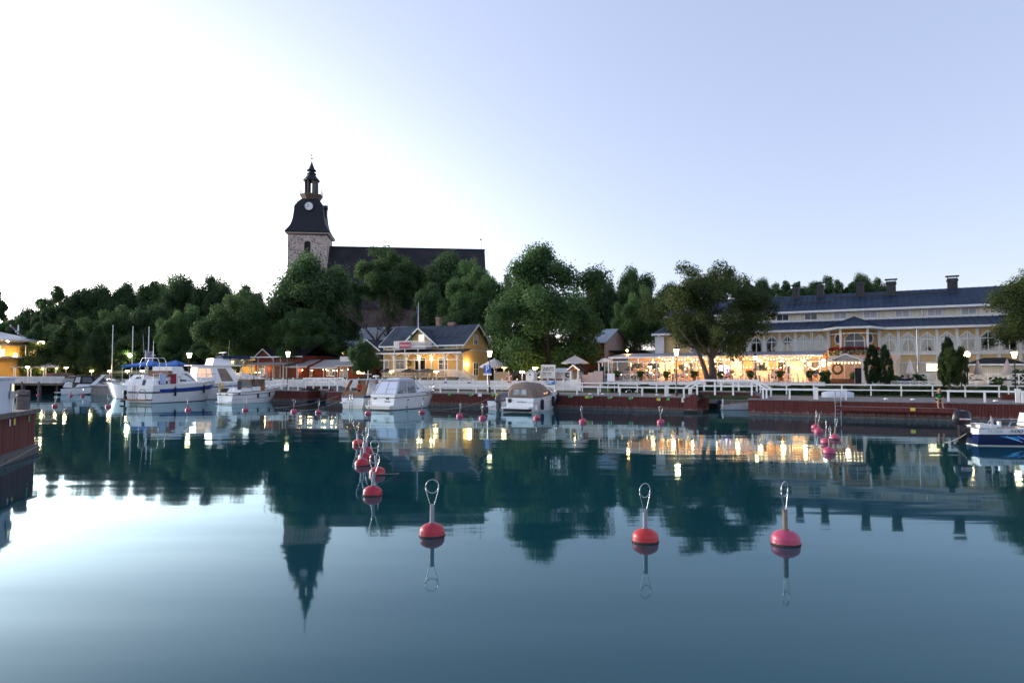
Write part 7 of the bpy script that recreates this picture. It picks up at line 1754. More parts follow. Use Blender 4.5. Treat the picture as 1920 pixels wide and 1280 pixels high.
# ---- B4 open-backed cruiser with people
def open_cruiser():
    r = boat('open_cruiser', 'white and navy cruiser with open wooden cockpit and two people aboard', 'boat', 661, 765.5, 66)
    h = Hull(7.8, 2.9, 1.25, 1.55, .95, .14); h.build(r, gel); h.band(r, .82, 1.0, navy, 'navy_sheer'); h.band(r,.0,.26,gel_cream,'lower_hull')
    MB().box(.08,.16,-1.05,1.05,1.25,1.62).build('stern_bulwark', teak, r)
    for sg in (1,-1): MB().bar((.2,sg*1.25,1.25),(1.15,sg*1.0,2.75),.09,.30).build('canopy_stay', teak, r); MB().box(2.4,2.5,sg*1.1-.08,sg*1.1+.08,1.25,2.75).build('canopy_post', teak, r)
    MB().box(.9, 4.2, -1.15, 1.15, 2.76, 2.84).build('hardtop', canvas_w, r); MB().box(2.5,2.56,-1.0,-.15,1.25,2.74).build('bulkhead', canvas_w, r); MB().box(2.5,2.56,.4,1.0,1.25,2.74).build('bulkhead', teak, r)
    c = Cab(2.6, 4.9, 2.3, 2.0, 1.3, 2.7, .9, 0, .15); cb = c.build(r, gel, 'wheelhouse'); c.sides([(.1,.4),(.5,.4),(.5,.85),(.1,.85)], boat_glass, cb); c.sides([(.56,.4),(.9,.4),(.75,.85),(.56,.85)], boat_glass, cb)
    MB().box(.4,2.4,-1.05,1.05,.72,.80).build('cockpit_sole', teak, r); MB().box(.25,.8,-1.0,1.0,.80,1.2).build('bench', mat('red_cushion',(.35,.05,.03),.8), r)
    ladder(r, -.06, .15, -.1, 1.35); outb = MB().box(-.35,-.02,.9,1.25,.5,.62).build('step', gel, r)
    MB().lathe([(.3,0),(.32,.06),(.3,.14),(.05,.18)], 12, (3.0,-.6,3.05)).tube((3.0,-.6,2.84),(3.0,-.6,3.06),.06).build('radar_dome', white, r); MB().tube((2.6,.1,2.84),(2.6,.1,3.7),.04,.03).box(2.55,2.65,-.3,.5,3.3,3.34).build('mast', white, r); MB().tube((4.0,-.9,2.84),(3.7,-1.0,4.6),.014,.008).build('antenna', white, r)
    h.rail(r,.62,.99,.55); text('hull_name', 'Orion', .26, mat('name_brown',(.35,.20,.12),.5), r, (-.02,.3,.86), (R(90),0,R(-90)), shear=.3)
    return r
OPEN = open_cruiser()
# ---- B5 white canvas-backed cruiser
def canvas_cruiser():
    r = boat('canvas_cruiser', 'white cruiser with clear-windowed grey canvas over its cockpit', 'boat', 717, 768.5, 62)
    h = Hull(8.5, 3.0, 1.45, 1.75, .96, .14, full=2.1); h.build(r, gel); h.strake(r, .80, .03, rub); h.band(r,-.06,.07,mat('boot_grey',(.10,.14,.18),.5),'boot_top')
    MB().box(-.75,-.02,-1.45,1.45,.34,.45).build('swim_platform', gel, r); MB().box(-.70,-.05,-1.35,1.35,.12,.33).build('platform_edge', gel_cream, r)
    c = Cab(.35, 3.6, 2.7, 2.6, 1.5, 2.75, 0, .75, .3); cb = c.build(r, vinyl, 'cockpit_canopy')
    fr = MB()
    for f in 'LRB':
        pass
    for sg, k in ((1,'L'),(-1,'R')):
        b0, b1, f0, f1 = c.p[k+'b0'], c.p[k+'b1'], c.p[k+'f0'], c.p[k+'f1']
        fr.bar(b0,b1,.14,.10).bar(f0,f1,.16,.06).bar(b1,f1,.2,.1).bar(b0.lerp(f0,.5),b1.lerp(f1,.5),.12,.05).bar(b0,f0,.1,.06)
    fr.bar(c.p['Lb1'],c.p['Rb1'],.2,.1).bar(c.p['Lb0'],c.p['Rb0'],.1,.08).bar((c.p['Lb0']+c.p['Rb0'])/2,(c.p['Lb1']+c.p['Rb1'])/2,.10,.06)
    fr.poly([p+Vector((0,0,.06)) for p in c.face('T')]); fr.build('canvas_panels', canvas_w, r)
    Cab(1.3,3.5,1.8,2.0,2.78,3.0,.2,.5,.3).build(r, canvas_w, 'canopy_crown')
    d = Cab(3.6, 5.8, 2.6, 2.0, 1.55, 2.6, 1.2, 0, .3, z0b=1.65); db = d.build(r, gel, 'cabin'); d.sides([(.12,.3),(.72,.3),(.5,.88),(.12,.88)], boat_glass, db); d.pane('F',[(.06,.15),(.48,.15),(.48,.9),(.1,.9)],boat_glass,db,'windscreen'); d.pane('F',[(.52,.15),(.94,.15),(.9,.9),(.52,.9)],boat_glass,db,'windscreen')
    Cab(5.4,7.5,1.9,1.0,1.6,1.9,.6,0,.2,z0b=1.7,z1f=1.92).build(r, gel, 'foredeck')
    for y in (.85,-.6): MB().box(-.012,-.002,y-.2,y+.2,.98,1.12).build('air_vent', boat_glass, r)
    for u in (.62,.72): p = h.pt(u,.93,-1,.01); MB().box(p[0]-.2,p[0]+.2,p[1]-.012,p[1]+.01,p[2]-.05,p[2]+.05).build('porthole', boat_glass, r)
    MB().tube((4.2,-.8,2.62),(4.0,-.8,3.35),.02).pipe([(4.0,-.9,3.2),(3.4,-.9,3.25),(2.2,-.9,3.2)],.02,5).build('wiper_mast', steel, r)
    g = MB()
    for sg in (1,-1): g.pipe([(.1,sg*1.3,1.45),(.1,sg*1.3,1.95),(1.6,sg*1.35,1.98),(1.6,sg*1.35,1.5)],.018,5)
    g.pipe([(.1,-1.3,1.95),(.1,-.4,1.95),(.1,-.4,1.45)],.018,5).build('stern_rail', steel, r); h.rail(r,.6,.995,.55)
    for u in (.24,.55):
        for f in (.16,.62): p = h.pt(u,f,-1,.04); MB().cbox(p,.1,.1,.1).build('fender_button', fender_m, r)
        a, b = h.pt(u,.16,-1,.03), h.pt(u,.62,-1,.03); MB().tube(a,b,.012,n=4).build('fender_line', rope_m, r)
    text('hull_name', 'Marina', .24, mat('mark_grey',(.2,.22,.26)), r, (-.02,-.55,.8), (R(90),0,R(-90)), shear=.3)
canvas_cruiser()
# ---- B7 beige canopy cruiser, B6 runabout
def beige_cruiser():
    r = boat('beige_canopy_cruiser', 'white sport cruiser under a rounded beige canopy with black fenders', 'boat', 974, 772.5, 63)
    h = Hull(8.0, 2.9, 1.25, 1.65, .96, .15, full=2.1); h.build(r, gel); h.band(r,-.06,.08,gel_cream,'boot_top'); h.strake(r,.70,.025,gel_cream,'chine_line')
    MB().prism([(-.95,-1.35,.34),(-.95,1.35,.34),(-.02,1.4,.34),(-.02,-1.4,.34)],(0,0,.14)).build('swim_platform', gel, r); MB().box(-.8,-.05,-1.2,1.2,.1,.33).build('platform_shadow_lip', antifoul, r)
    b = MB(); prof = [(-1.38,0),(-1.36,.55),(-1.22,.95),(-.85,1.22),(0,1.34),(.85,1.22),(1.22,.95),(1.36,.55),(1.38,0)]
    xs = [(.15,.80,.62),(.25,.93,.8),(.6,.99,.95),(1.6,1,1.0),(2.6,.98,.98),(3.4,.92,.85)]
    b.grid([[(x, y*ky, 1.30+z*kz) for y, z in prof] for x, ky, kz in xs]); b.poly([(.15, y*.80, 1.3+z*.62) for y, z in prof])
    cn = b.build('canopy', canvas_b, r, smooth=50)
    for i in (1,2,3): x, ky, kz = xs[i]; MB().pipe([(x, y*ky*1.005, 1.30+z*kz*1.006) for y, z in prof], .018, 5).build('seam_hoop', mat('canvas_seam',(.15,.12,.10),.9), cn)
    for y0, y1 in ((-.62,-.06),(.06,.62)): MB().box(.115,.14,y0,y1,1.5,1.98).build('clear_panel', mat('vinyl_reflect',(.35,.40,.40),.12,.5,4), cn)
    MB().poly([(2.2,-1.395,1.5),(3.2,-1.32,1.55),(2.9,-1.22,2.1),(2.2,-1.31,2.15)]).build('side_panel', mat('vinyl_amber',(.25,.20,.15),.15,.3,3), cn)
    w = Cab(3.3,5.0,2.5,1.9,1.4,2.1,1.3,0,.2,z0b=1.55); w.build(r, pane_mid, 'windscreen'); Cab(4.2,7.0,2.1,.9,1.45,1.75,.6,0,.2,z0b=1.6,z1f=1.78).build(r, gel, 'foredeck')
    MB().lathe([(.18,0),(.2,.03),(.1,.05)],14).build('speaker_grille', iron, r, loc=(-.01,.95,1.0)).rotation_euler = (0,R(-90),0)
    h.rail(r,.5,.995,.5); MB().box(5.9,6.05,-.5,-.2,1.7,1.95).build('windlass', steel, r)
    for u, f in ((.20,.5),(.50,.62)): h.fender(r, u, -1, .85, .15, f)
    h.fender(r, .86, -1, .8, .15, .75)
    text('hull_name', 'The Breeze', .2, mat('mark_grey',(.2,.22,.26)), r, (-.02,-.2,.9), (R(90),0,R(-90)), shear=.3)
beige_cruiser()
def runabout():
    r = boat('runabout', 'small white runabout with big grey outboard beside the beige canopy cruiser', 'boat', 930, 769, 62)
    h = Hull(5.2, 2.0, .85, 1.1, .94, .14); h.build(r, gel); h.band(r,-.06,.1,gel_cream,'boot_top'); w = Cab(2.2,3.4,1.6,1.2,.95,1.55,.9,.1,.15); w.build(r, pane_mid, 'windscreen')
    outboard(r, -.08, -.35, .72, 0, mat('motor_grey',(.10,.10,.11),.35), 1.25); MB().box(-.3,-.02,.3,.9,.35,.42).build('step', gel, r); MB().box(.3,1.0,-.8,.8,.7,.95).build('stern_seat', mat('seat_navy',(.03,.04,.09),.7), r); h.rail(r,.55,.99,.3)
runabout()
# ---- B9 navy speedboat at the right edge
def speedboat():
    r = boat('speedboat', 'navy and white speedboat with blue flame decals and black outboard', 'boat', 1817, 832, -9)
    h = Hull(5.1, 2.1, .80, 1.02, .94, .14, full=2.0); h.build(r, navy); h.band(r,.72,1.0,gel,'white_sheer'); h.band(r,-.08,.10,gel_cream,'boot_top'); h.strake(r,.70,.018,steel)
    side = -1
    for k, (u0, c) in enumerate(((.17,(.03,.30,.62)),(.26,(.02,.12,.55)),(.36,(.015,.06,.42)))):
        b = MB(); up = [h.pt(u0+.16*i/8, .60-.10*(i/8)**2, side, .02) for i in range(9)]; dn = [h.pt(u0+.02+.16*i/8, .56-.26*(i/8)**1.0, side, .02) for i in range(9)]
        b.grid([up, dn]); b.build('flame_decal', mat('decal_%d' % k, c, .2), r)
        MB().pipe([h.pt(u0+.06+.14*i/8, .60-.32*(i/8)**.8, side, .024) for i in range(9)], .010, 4).build('decal_line', tag_w, r)
    for txt, u, sz, sx, m in (('FLYER', .13, .17, 1.4, mat('mark_light',(.35,.37,.42),.4)), ('500', .30, .22, 1.7, mat('mark_navy',(.02,.025,.07),.4))):
        p = h.pt(u, .86, side, .03); q = h.pt(u+.1, .86, side, .03); a = math.atan2(q[1]-p[1], q[0]-p[0])
        text('hull_lettering', txt, sz, m, r, p, (R(84), 0, a), extrude=.003, sx=sx, shear=.25)
    mot = outboard(r, -.12, 0, .92, 0, mat('motor_black',(.015,.015,.018),.25,coat=.5), 1.35)
    MB().box(-.50,-.02,-.285,-.27,1.18,1.24).build('motor_stripe', tag_w, r); MB().box(-.46,-.28,-.292,-.286,1.14,1.2).build('motor_badge', mat('badge_red',(.5,.03,.05),.4), r)
    MB().box(.15,.9,-.75,.75,.82,.98).build('stern_seat', gel, r); MB().tube((1.0,-.7,.9),(1.0,-.7,1.15),.09).build('rod_holder', gel, r)
    f = MB().grid([[(.62+.02*i,-.82+.02*math.sin(i*1.5),1.35-.05*k-.02*i) for i in range(5)] for k in range(7)]).build('flag', mat('flag_cloth',(.55,.5,.58),.8,.3,8), r); MB().tube((.6,-.82,.85),(.6,-.82,1.4),.012).build('flag_staff', white, r)
    for sg in (1,-1): MB().pipe([(1.3,sg*.92,.92),(1.4,sg*.92,1.12),(2.6,sg*.9,1.16)], .02, 5).build('side_rail', steel, r)
    c = Cab(2.5,3.7,1.5,1.2,.9,1.5,.5,.1,.1); c.build(r, gel, 'console'); MB().pipe([(2.6,-.75,1.2),(2.75,-.72,1.65),(3.1,-.65,1.85)],.02,5).build('windscreen_frame', steel, r)
    MB().sphere((3.15,-.3,1.72),.38,12,.32).build('red_cover', mat('cover_red',(.55,.03,.05),.5), r, True)
    MB().tube((2.55,-.7,1.25),(2.5,-.72,1.5),.03).build('throttle', iron, r)
speedboat()
def skiff(loc, head, label, L=3.4, B=1.45, m=None, motor=True, red=False):
    r = thing('skiff', label, 'boat', loc, R(head)); h = Hull(L, B, .48, .62, .9, .12, full=1.9, draft=.15); h.build(r, m or gel, wood_grey); h.band(r,-.05,.12,navy,'boot_top')
    if red: h.strake(r,.95,.04,mat('red_stripe',(.35,.04,.05)),'red_gunwale')
    for x in (.7, 1.8): MB().box(x, x+.3, -B/2+.12, B/2-.12, .47, .52).build('thwart', teak, r)
    if motor: outboard(r, -.03, 0, .55, 0, mat('motor_navy',(.012,.018,.05),.3), .75)
    return r
skiff(W(S(1350,5.6),5.6,0), 4, 'small white skiff with navy outboard under the footbridge', 3.2)
sk = skiff(W(S(594,1.0),1.0,0), 52, 'dark open boat with red gunwale under the left footbridge', 4.2, 1.7, mat('hull_dark',(.05,.055,.06),.5), False, True)
w = Cab(1.6,2.6,1.3,1.1,.5,1.05,.6,.1,.1); w.build(sk, pane_mid, 'windscreen')
# ================================================================== mooring buoys
def make_buoy(m, rodm):
    r = thing('mooring_buoy', 'x', 'buoy')
    MB().lathe([(.05,-.22),(.22,-.18),(.275,-.05),(.272,.02),(.262,.05),(.265,.09),(.255,.14),(.22,.19),(.15,.235),(.07,.26),(.045,.262)], 28).build('float', m, r, smooth=60)
    MB().lathe([(.277,-.04),(.2785,-.01),(.276,.022),(.272,.03)], 28, cap=False).build('algae_band', mat('algae', (.05,.018,.016), .7, .5, 9), r, smooth=60)
    MB().lathe([(.068,.25),(.07,.262),(.07,.272),(.05,.276)], 14).build('collar', rodm, r, smooth=50)
    MB().tube((0,0,.24),(0,0,.64),.048,.046,14).build('stem', rodm, r, smooth=40)
    MB().pipe([(-.042,0,.58),(-.05,0,.66),(-.13,0,.93),(-.137,0,.99)], .008, 6).pipe([(.042,0,.58),(.05,0,.66),(.13,0,.93),(.137,0,.99)], .008, 6).build('wire_legs', steel, r, smooth=True)
    MB().pipe([(.135*math.cos(k*math.pi/14), 0, 1.02+.14*math.sin(k*math.pi/14)) for k in range(28)], .0085, 6, True).build('ring', steel, r, smooth=True)
    return r
def buoy_paint(name, c):
    return mat(name, c, .38, .10, 5, spec=.45, grime=.06)
bred = buoy_paint('buoy_red', (.38,.012,.030)); bred2 = buoy_paint('buoy_orange_red', (.46,.022,.024)); bpink = buoy_paint('buoy_pink', (.42,.05,.11)); zinc = mat('galvanised', (.26,.27,.30), .5, .12, 6, metal=.4); rust = mat('rusty_pipe', (.20,.16,.13), .7, .25, 6)
B0 = make_buoy(bred, zinc); B1 = make_buoy(bred2, zinc); B2 = make_buoy(bpink, rust)
used = set()
def buoy(px, py, proto, label, sc=1.0, rz=0.0, tilt=(0,0), group=None):
    p = onz(px, py, 0); o = proto if id(proto) not in used else dup(proto); used.add(id(proto)); o.location = p; o.rotation_euler = (R(tilt[0]), R(tilt[1]), rz); o.scale = (sc,)*3; o['label'] = label
    if group: o['group'] = group
    elif 'group' in o: del o['group']
    return o
buoy(810, 1003, B0, 'crimson mooring buoy with a wide open ring, alone in front of the church reflection', rz=.12)
buoy(1210, 1014, B1, 'bright orange red mooring buoy with straight grey stem', 1.0, .5)
buoy(1473, 1018.5, B2, 'faded pink mooring buoy with rusty brown stem', 1.06, .75)
buoy(698.5, 927.5, B0, 'crimson buoy at the near end of the clustered buoy row', 1.0, .35, (0,3))
buoy(707.5, 889, B0, 'crimson buoy with a loose line, second from the near end of the clustered row', 1.0, 0, (2,-5))
buoy(679, 872, B0, 'crimson buoy with leaning stem in the middle of the clustered row', 1.0, .6, (0,-4))
buoy(684, 860.5, B0, 'crimson buoy half hidden behind the leaning one in the clustered row', 1.0, .9)
buoy(687, 848.5, B0, 'crimson buoy second from the far end of the clustered row', 1.0, 1.3, (0,4))
buoy(671.5, 833, B1, 'orange red buoy at the far end of the clustered row', 1.0, .2, (0,-6))
for px, py, lab in ((1554.5,849,'pink buoy nearest the speedboat in the small pink cluster'),(1549,830.5,'pink buoy with tall open ring in the middle of the pink cluster'),(1565,823,'pink buoy tied by a thin line to the quay ladder'),(1535,810,'pink buoy just in front of the farthest one by the ladder'),(1529.5,803,'farthest pink buoy of the cluster by the quay ladder')):
    buoy(px, py, B2, lab, 1.0, random.uniform(0,1.5), (random.uniform(-5,5), random.uniform(-5,5)))
SMALLB = [(1239,793,'pink buoy below the white notice sheet on the middle quay'),(1093,791.5,'pink buoy with upright ring in front of the yellow berth tag'),(1007,785,'pink buoy under the stern of the beige canopy cruiser'),(905,785,'pink buoy in front of the runabout outboard'),(862,781,'pink buoy at the end of the slack mooring line'),(791,774,'pink buoy beside the canvas cruiser waterline'),(690,776,'pink buoy behind the swim platform of the canvas cruiser'),(597,774,'pink buoy in front of the narrow inlet'),(551,772,'small pink buoy with mooring line near the red quay'),(460,769.5,'pink buoy beside the wooden cabin boat'),(353,769,'pink buoy in front of the aft-cabin cruiser'),
    (203,763,'pink buoy in the lamp reflections left of the aft-cabin cruiser'),(103,762,'round pink buoy with dark line in front of the brown cruiser'),(219,745,'pink buoy at the bow of the brown cruiser'),(155,743,'pink buoy amid the brown cruiser hull'),(133,742,'pink buoy near the brown cruiser stern'),(72,741,'pink buoy below the boardwalk piles')]
for px, py, lab in SMALLB: buoy(px, py, B2 if px > 120 else B0, lab, 1.0, random.uniform(0,3), (random.uniform(-9,9), random.uniform(-9,9)))
def rope(label, a, b, sag, r=.014):
    a, b = Vector(a), Vector(b); pts = []
    for k in range(15):
        f = k/14; p = a.lerp(b, f); p.z -= sag*4*f*(1-f); pts.append(p)
    o = MB().pipe(pts, r, 5).build('mooring_rope', rope_m, smooth=True); tag(o, label, 'rope')
rope('pale mooring rope from the red quay water to the open cruiser stern', onz(516,764,.02), at(634,742,68), .25)
rope('second mooring rope rising from a buoy to the open cruiser', onz(560,768,.1), at(633,752,68), .3)
rope('slack mooring rope from the canvas cruiser towards the runabout', onz(806,767,.1), at(917,747,64), .35)
rope('thin line from pink buoy towards the quay ladder', onz(1566,818,.9), onz(1594,815,.02), .05)
rope('mooring rope from the speedboat stern down into the water', at(1812,812,32.4), onz(1772,829,.0), .08)
rope('dark mooring line from the round pink buoy to the brown cruiser', onz(105,760,.3), at(150,738,108), .2)
rope('mooring line from the aft-cabin cruiser bow to the quay', at(396,733,86), at(365,737,80), .1)
rope('mooring line from the crimson buoy drifting on the water', onz(711,887,.2), onz(748,887,.01), .02, .008)
# ================================================================== flagpoles, tent, cars
for px, yt, Y, lab in ((212,611,118,'tall white flagpole between the pointed trees and the second pole'),(249.5,613,116,'white flagpole beside the pale street lamp'),(279.5,614,113,'white flagpole with a narrow blue streamer above the blue tent')):
    q = at(px, yt, Y); r = thing('flagpole', lab, 'flagpole', (q.x, Y, 1.5), 0, 'white flagpoles by the harbour')
    MB().tube((0,0,0),(0,0,q.z-1.5),.09,.05,10).build('pole', white, r, True); MB().sphere((0,0,q.z-1.45),.1,8).build('finial', white, r)
    if px > 270: MB().grid([[(-.06-.35*(k/12)*(1+.2*math.sin(k))*i, .03*math.sin(k+i), q.z-2.2-k*.42) for i in (0,.5,1)] for k in range(13)]).build('streamer', mat('streamer_navy',(.05,.06,.2),.8), r)
q = at(280, 667, 111); bn = thing('feather_banner', 'pale advertising banner with faded blue and red print behind the blue tent', 'banner', (q.x, 111, 1.5))
bz = lambda py: at(280,py,111).z-1.5
MB().grid([[(-.55+1.1*i/6, .06*math.sin(i*1.1+k), bz(658)-(bz(658)-bz(676))*k/8) for i in range(7)] for k in range(9)]).build('cloth', mat('banner_print', (.28,.27,.36), .8, .5, 1.3), bn); MB().tube((-.6,0,0),(-.6,0,bz(656)),.03).build('pole', steel, bn); MB().tube((.6,0,0),(.6,0,bz(656)),.03).build('pole', steel, bn)
def tent():
    Y = 104; q = at(292, 690, Y); r = thing('blue_tent', 'blue canopy tent behind the moored yachts', 'tent', (q.x, Y, 1.5)); X = lambda px: at(px,684,Y).x-q.x; Z = lambda py: at(292,py,Y).z-1.5
    b = MB()
    for xa, xb, xr in ((X(241),X(300),X(284)),(X(301),X(345),X(330))):
        b.poly([(xa,-2,Z(686)),(xb,-2,Z(684)),(xr,0,Z(675))]).poly([(xa,2,Z(686)),(xb,2,Z(684)),(xr,0,Z(675))]).poly([(xa,-2,Z(686)),(xa,2,Z(686)),(xr,0,Z(675))]).poly([(xb,-2,Z(684)),(xb,2,Z(684)),(xr,0,Z(675))])
        b.grid([[(xa,-2,Z(686)),(xb,-2,Z(684))],[(xa,-2,Z(686)-.25),(xb,-2,Z(684)-.25)]])
    b.build('canopy', mat('tent_blue',(.01,.12,.42),.6,.08), r)
    for px in (243,299,343):
        for y in (-1.9,1.9): MB().tube((X(px),y,0),(X(px),y,Z(685)),.04).build('pole', white, r)
tent()
def car(px, Y, rz, L, H, body, label, van=False):
    q = at(px, 700, Y); r = thing('parked_car', label, 'car', (q.x, Y, 1.52), R(rz), 'cars parked behind the boardwalk'); Wd = 1.8; k = L/4.4
    prof = [(0,.3),(0,.75),(.1,.92),(1.0*k,.98),(1.75*k,H-.08),(2.1*k,H),(3.4*k,H-.02),(4.0*k,1.0),(4.35*k,.92),(4.4*k,.3)] if not van else [(0,.3),(0,1.0),(.12,1.15),(.75*k,1.25),(1.35*k,H-.06),(1.6*k,H),(4.25*k,H-.02),(4.4*k,1.2),(4.4*k,.3)]
    MB().prism([(x,-Wd/2,z) for x, z in prof], (0,Wd,0)).build('body', body, r)
    i = next(j for j, p in enumerate(prof) if p[1] > 1.2); a, b = prof[i-1], prof[i]; z0 = a[1]+.04
    for s_ in (-1,1):
        y = s_*(Wd/2+.006)
        MB().prism([(a[0]+.15,y,z0+.02),(L*.5-.04,y,z0+.02),(L*.5-.04,y,H-.12),(b[0]+.12,y,H-.14)],(0,s_*.008,0)).build('side_window', boat_glass, r); MB().prism([(L*.5+.04,y,z0+.02),(L*.86,y,z0+.02),(L*.78,y,H-.14),(L*.5+.04,y,H-.12)],(0,s_*.008,0)).build('side_window', boat_glass, r)
    n = Vector((-(b[1]-a[1]),0,b[0]-a[0])).normalized()*.01
    MB().prism([(a[0]+.05+n.x,-.75,a[1]+.05+n.z),(a[0]+.05+n.x,.75,a[1]+.05+n.z),(b[0]+n.x,.68,b[1]-.02+n.z),(b[0]+n.x,-.68,b[1]-.02+n.z)], tuple(n)).build('windscreen', pane_mid, r)
    for x in (.8*k, 3.5*k):
        for s_ in (-1,1):
            w = MB().lathe([(.31,-.1),(.33,-.06),(.33,.06),(.31,.1)], 16).build('wheel', iron, r, loc=(x,s_*(Wd/2-.06),.33)); w.rotation_euler = (R(90),0,0); MB().lathe([(.2,-.11),(.2,.11)],12).build('rim', steel, w)
    for s_ in (-1,1): MB().box(-.02,.03,s_*.62-.14,s_*.62+.14,.66,.8).build('headlight', pane_pale, r)
car(122, 119, 200, 4.3, 1.42, mat('car_blue',(.10,.16,.22),.25,.05,spec=.6,coat=.5), 'blue grey parked hatchback beside the pavilion')
car(151, 120, 205, 5.0, 1.95, mat('car_maroon',(.16,.012,.02),.25,.05,spec=.6,coat=.5), 'maroon parked van behind the brown cruiser', True)
car(176, 118, 205, 4.4, 1.5, mat('car_silver',(.28,.30,.33),.25,.05,spec=.6,coat=.5), 'silver parked car half hidden behind the maroon van')
car(198, 117, 200, 4.4, 1.46, mat('car_dark',(.03,.035,.045),.25,.05,spec=.6,coat=.5), 'dark parked car behind the brown cruiser radar arch')
# ================================================================== people
skin_m = mat('skin', (.42,.24,.17), .55, .08, 6)
def person(label, loc, rz, pose, shirt, pants, hair=(.05,.03,.02), skin=None, k=1.0, bare_legs=False, name='person'):
    """pose: 'sit' feet forward knees bent, 'sit_table', 'stand'; +x is the facing direction, z=0 at the feet"""
    V = {}; E = []
    def n(key, x, y, z, r): V[key] = (Vector((x,y,z))*k, r*k)
    if pose == 'stand': hip, kn, an = .92, (.02,.5), (0,.08)
    seat = .45
    if pose == 'stand':
        n('pelvis',0,0,.95,.15); n('waist',0,0,1.10,.135); n('chest',.01,0,1.32,.16); n('neck',0,0,1.50,.055); n('head',.03,0,1.66,.1)
        for s_, q in ((1,'l'),(-1,'r')):
            n('hip'+q,0,s_*.09,.90,.09); n('knee'+q,.03,s_*.10,.50,.062); n('ankle'+q,0,s_*.10,.09,.042); n('toe'+q,.15,s_*.11,.04,.035)
            n('sh'+q,0,s_*.19,1.42,.062); n('el'+q,-.03,s_*.25,1.15,.045); n('wr'+q,.08,s_*.23,.92,.032); n('hand'+q,.13,s_*.22,.84,.036)
    else:
        lean = .16 if pose == 'sit' else .05
        n('pelvis',-.02,0,seat+.08,.15); n('waist',.02,0,seat+.24,.14); n('chest',lean,0,seat+.47,.165); n('neck',lean+.08,0,seat+.64,.055); n('head',lean+.14,0,seat+.79,.1)
        for s_, q in ((1,'l'),(-1,'r')):
            n('hip'+q,.03,s_*.10,seat+.05,.09); n('knee'+q,.42,s_*.14,seat+.05,.066); n('ankle'+q,.40,s_*.15,.09,.042); n('toe'+q,.55,s_*.17,.04,.036)
            n('sh'+q,lean+.01,s_*.19,seat+.57,.062); n('el'+q,lean+.13,s_*.25,seat+.33,.045); n('wr'+q,.38,s_*.16,seat+.20,.033); n('hand'+q,.46,s_*.13,seat+.17,.037)
    E = [('pelvis','waist'),('waist','chest'),('chest','neck'),('neck','head')]
    for q in 'lr': E += [('pelvis','hip'+q),('hip'+q,'knee'+q),('knee'+q,'ankle'+q),('ankle'+q,'toe'+q),('chest','sh'+q),('sh'+q,'el'+q),('el'+q,'wr'+q),('wr'+q,'hand'+q)]
    # five fingers on each hand
    for q, s_ in (('l',1),('r',-1)):
        hp, hr = V['hand'+q]; wd = (hp-V['wr'+q][0]).normalized(); side = Vector((0,1,0))
        for i, (off, L) in enumerate(((-.028,.060),(-.010,.072),(.009,.068),(.026,.052))):
            V[f'f{q}{i}a'] = (hp+wd*.03*k+side*off*k, .0085*k); V[f'f{q}{i}b'] = (hp+wd*(.03+L)*k+side*off*1.1*k+Vector((0,0,-.02*k)), .007*k); E += [('hand'+q, f'f{q}{i}a'), (f'f{q}{i}a', f'f{q}{i}b')]
        V[f't{q}'] = (hp+wd*.035*k-side*s_*.05*k, .009*k); E.append(('hand'+q, f't{q}'))
    keys = list(V); me = bpy.data.meshes.new('body'); me.from_pydata([tuple(V[q][0]) for q in keys], [(keys.index(a), keys.index(b)) for a, b in E], [])
    o = bpy.data.objects.new('tmp_body', me); COL.objects.link(o); md = o.modifiers.new('skin', 'SKIN'); sv = me.skin_vertices[0].data
    for i, q in enumerate(keys): sv[i].radius = (V[q][1],)*2
    sv[keys.index('pelvis')].use_root = True; sb = o.modifiers.new('sub', 'SUBSURF'); sb.levels = 1; sb.render_levels = 1
    bpy.context.view_layer.update(); ev = o.evaluated_get(bpy.context.evaluated_depsgraph_get()); bm_ = bpy.data.meshes.new_from_object(ev); bpy.data.objects.remove(o)
    bm_.materials.clear()
    for m_ in (skin or skin_m, shirt, pants): bm_.materials.append(m_)
    zt = V['pelvis'][0].z + .06*k
    for p in bm_.polygons:
        c = p.center; p.use_smooth = True
        upper = c.z > zt and (c - V['neck'][0]).z < -.03*k and (c-V['handl'][0]).length > .22*k and (c-V['handr'][0]).length > .22*k
        low = c.z <= zt and (c-V['handl'][0]).length > .13*k and (c-V['handr'][0]).length > .13*k and (not bare_legs or c.z > V['kneel'][0].z-.02*k and c.x < V['kneel'][0].x-.06*k if pose != 'stand' else (not bare_legs or c.z > V['kneel'][0].z))
        p.material_index = 1 if upper and (c-V['head'][0]).length > .15*k else (2 if low else 0)
    r = thing(name, label, 'person', loc, rz); b = bpy.data.objects.new('body', bm_); COL.objects.link(b); b.parent = r
    hd = V['head'][0]
    MB().sphere(tuple(hd+Vector((.01,0,.02))*k), .104*k, 12, .128*k).build('head', skin or skin_m, r, True)
    hr_ = MB().sphere(tuple(hd+Vector((-.025,0,.055))*k), .112*k, 12, .115*k); hr_.build('hair', mat('hair_%d' % int(hair[0]*1000), hair, .7), r, True)
    MB().cbox(hd+Vector((.115,0,.01))*k, .03*k,.025*k,.04*k).build('nose', skin or skin_m, r); MB().cbox(hd+Vector((.1,0,-.05))*k,.015*k,.05*k,.012*k).build('mouth', mat('lips',(.25,.08,.07),.6), r)
    for s_ in (1,-1): MB().sphere(tuple(hd+Vector((.095,.038*s_,.035))*k), .014*k, 6).build('eye', iron, r); MB().sphere(tuple(hd+Vector((0,.105*s_,.0))*k), .024*k, 6).build('ear', skin or skin_m, r)
    return r
cl = lambda n_, c: mat('cloth_'+n_, c, .85, .12, 5)
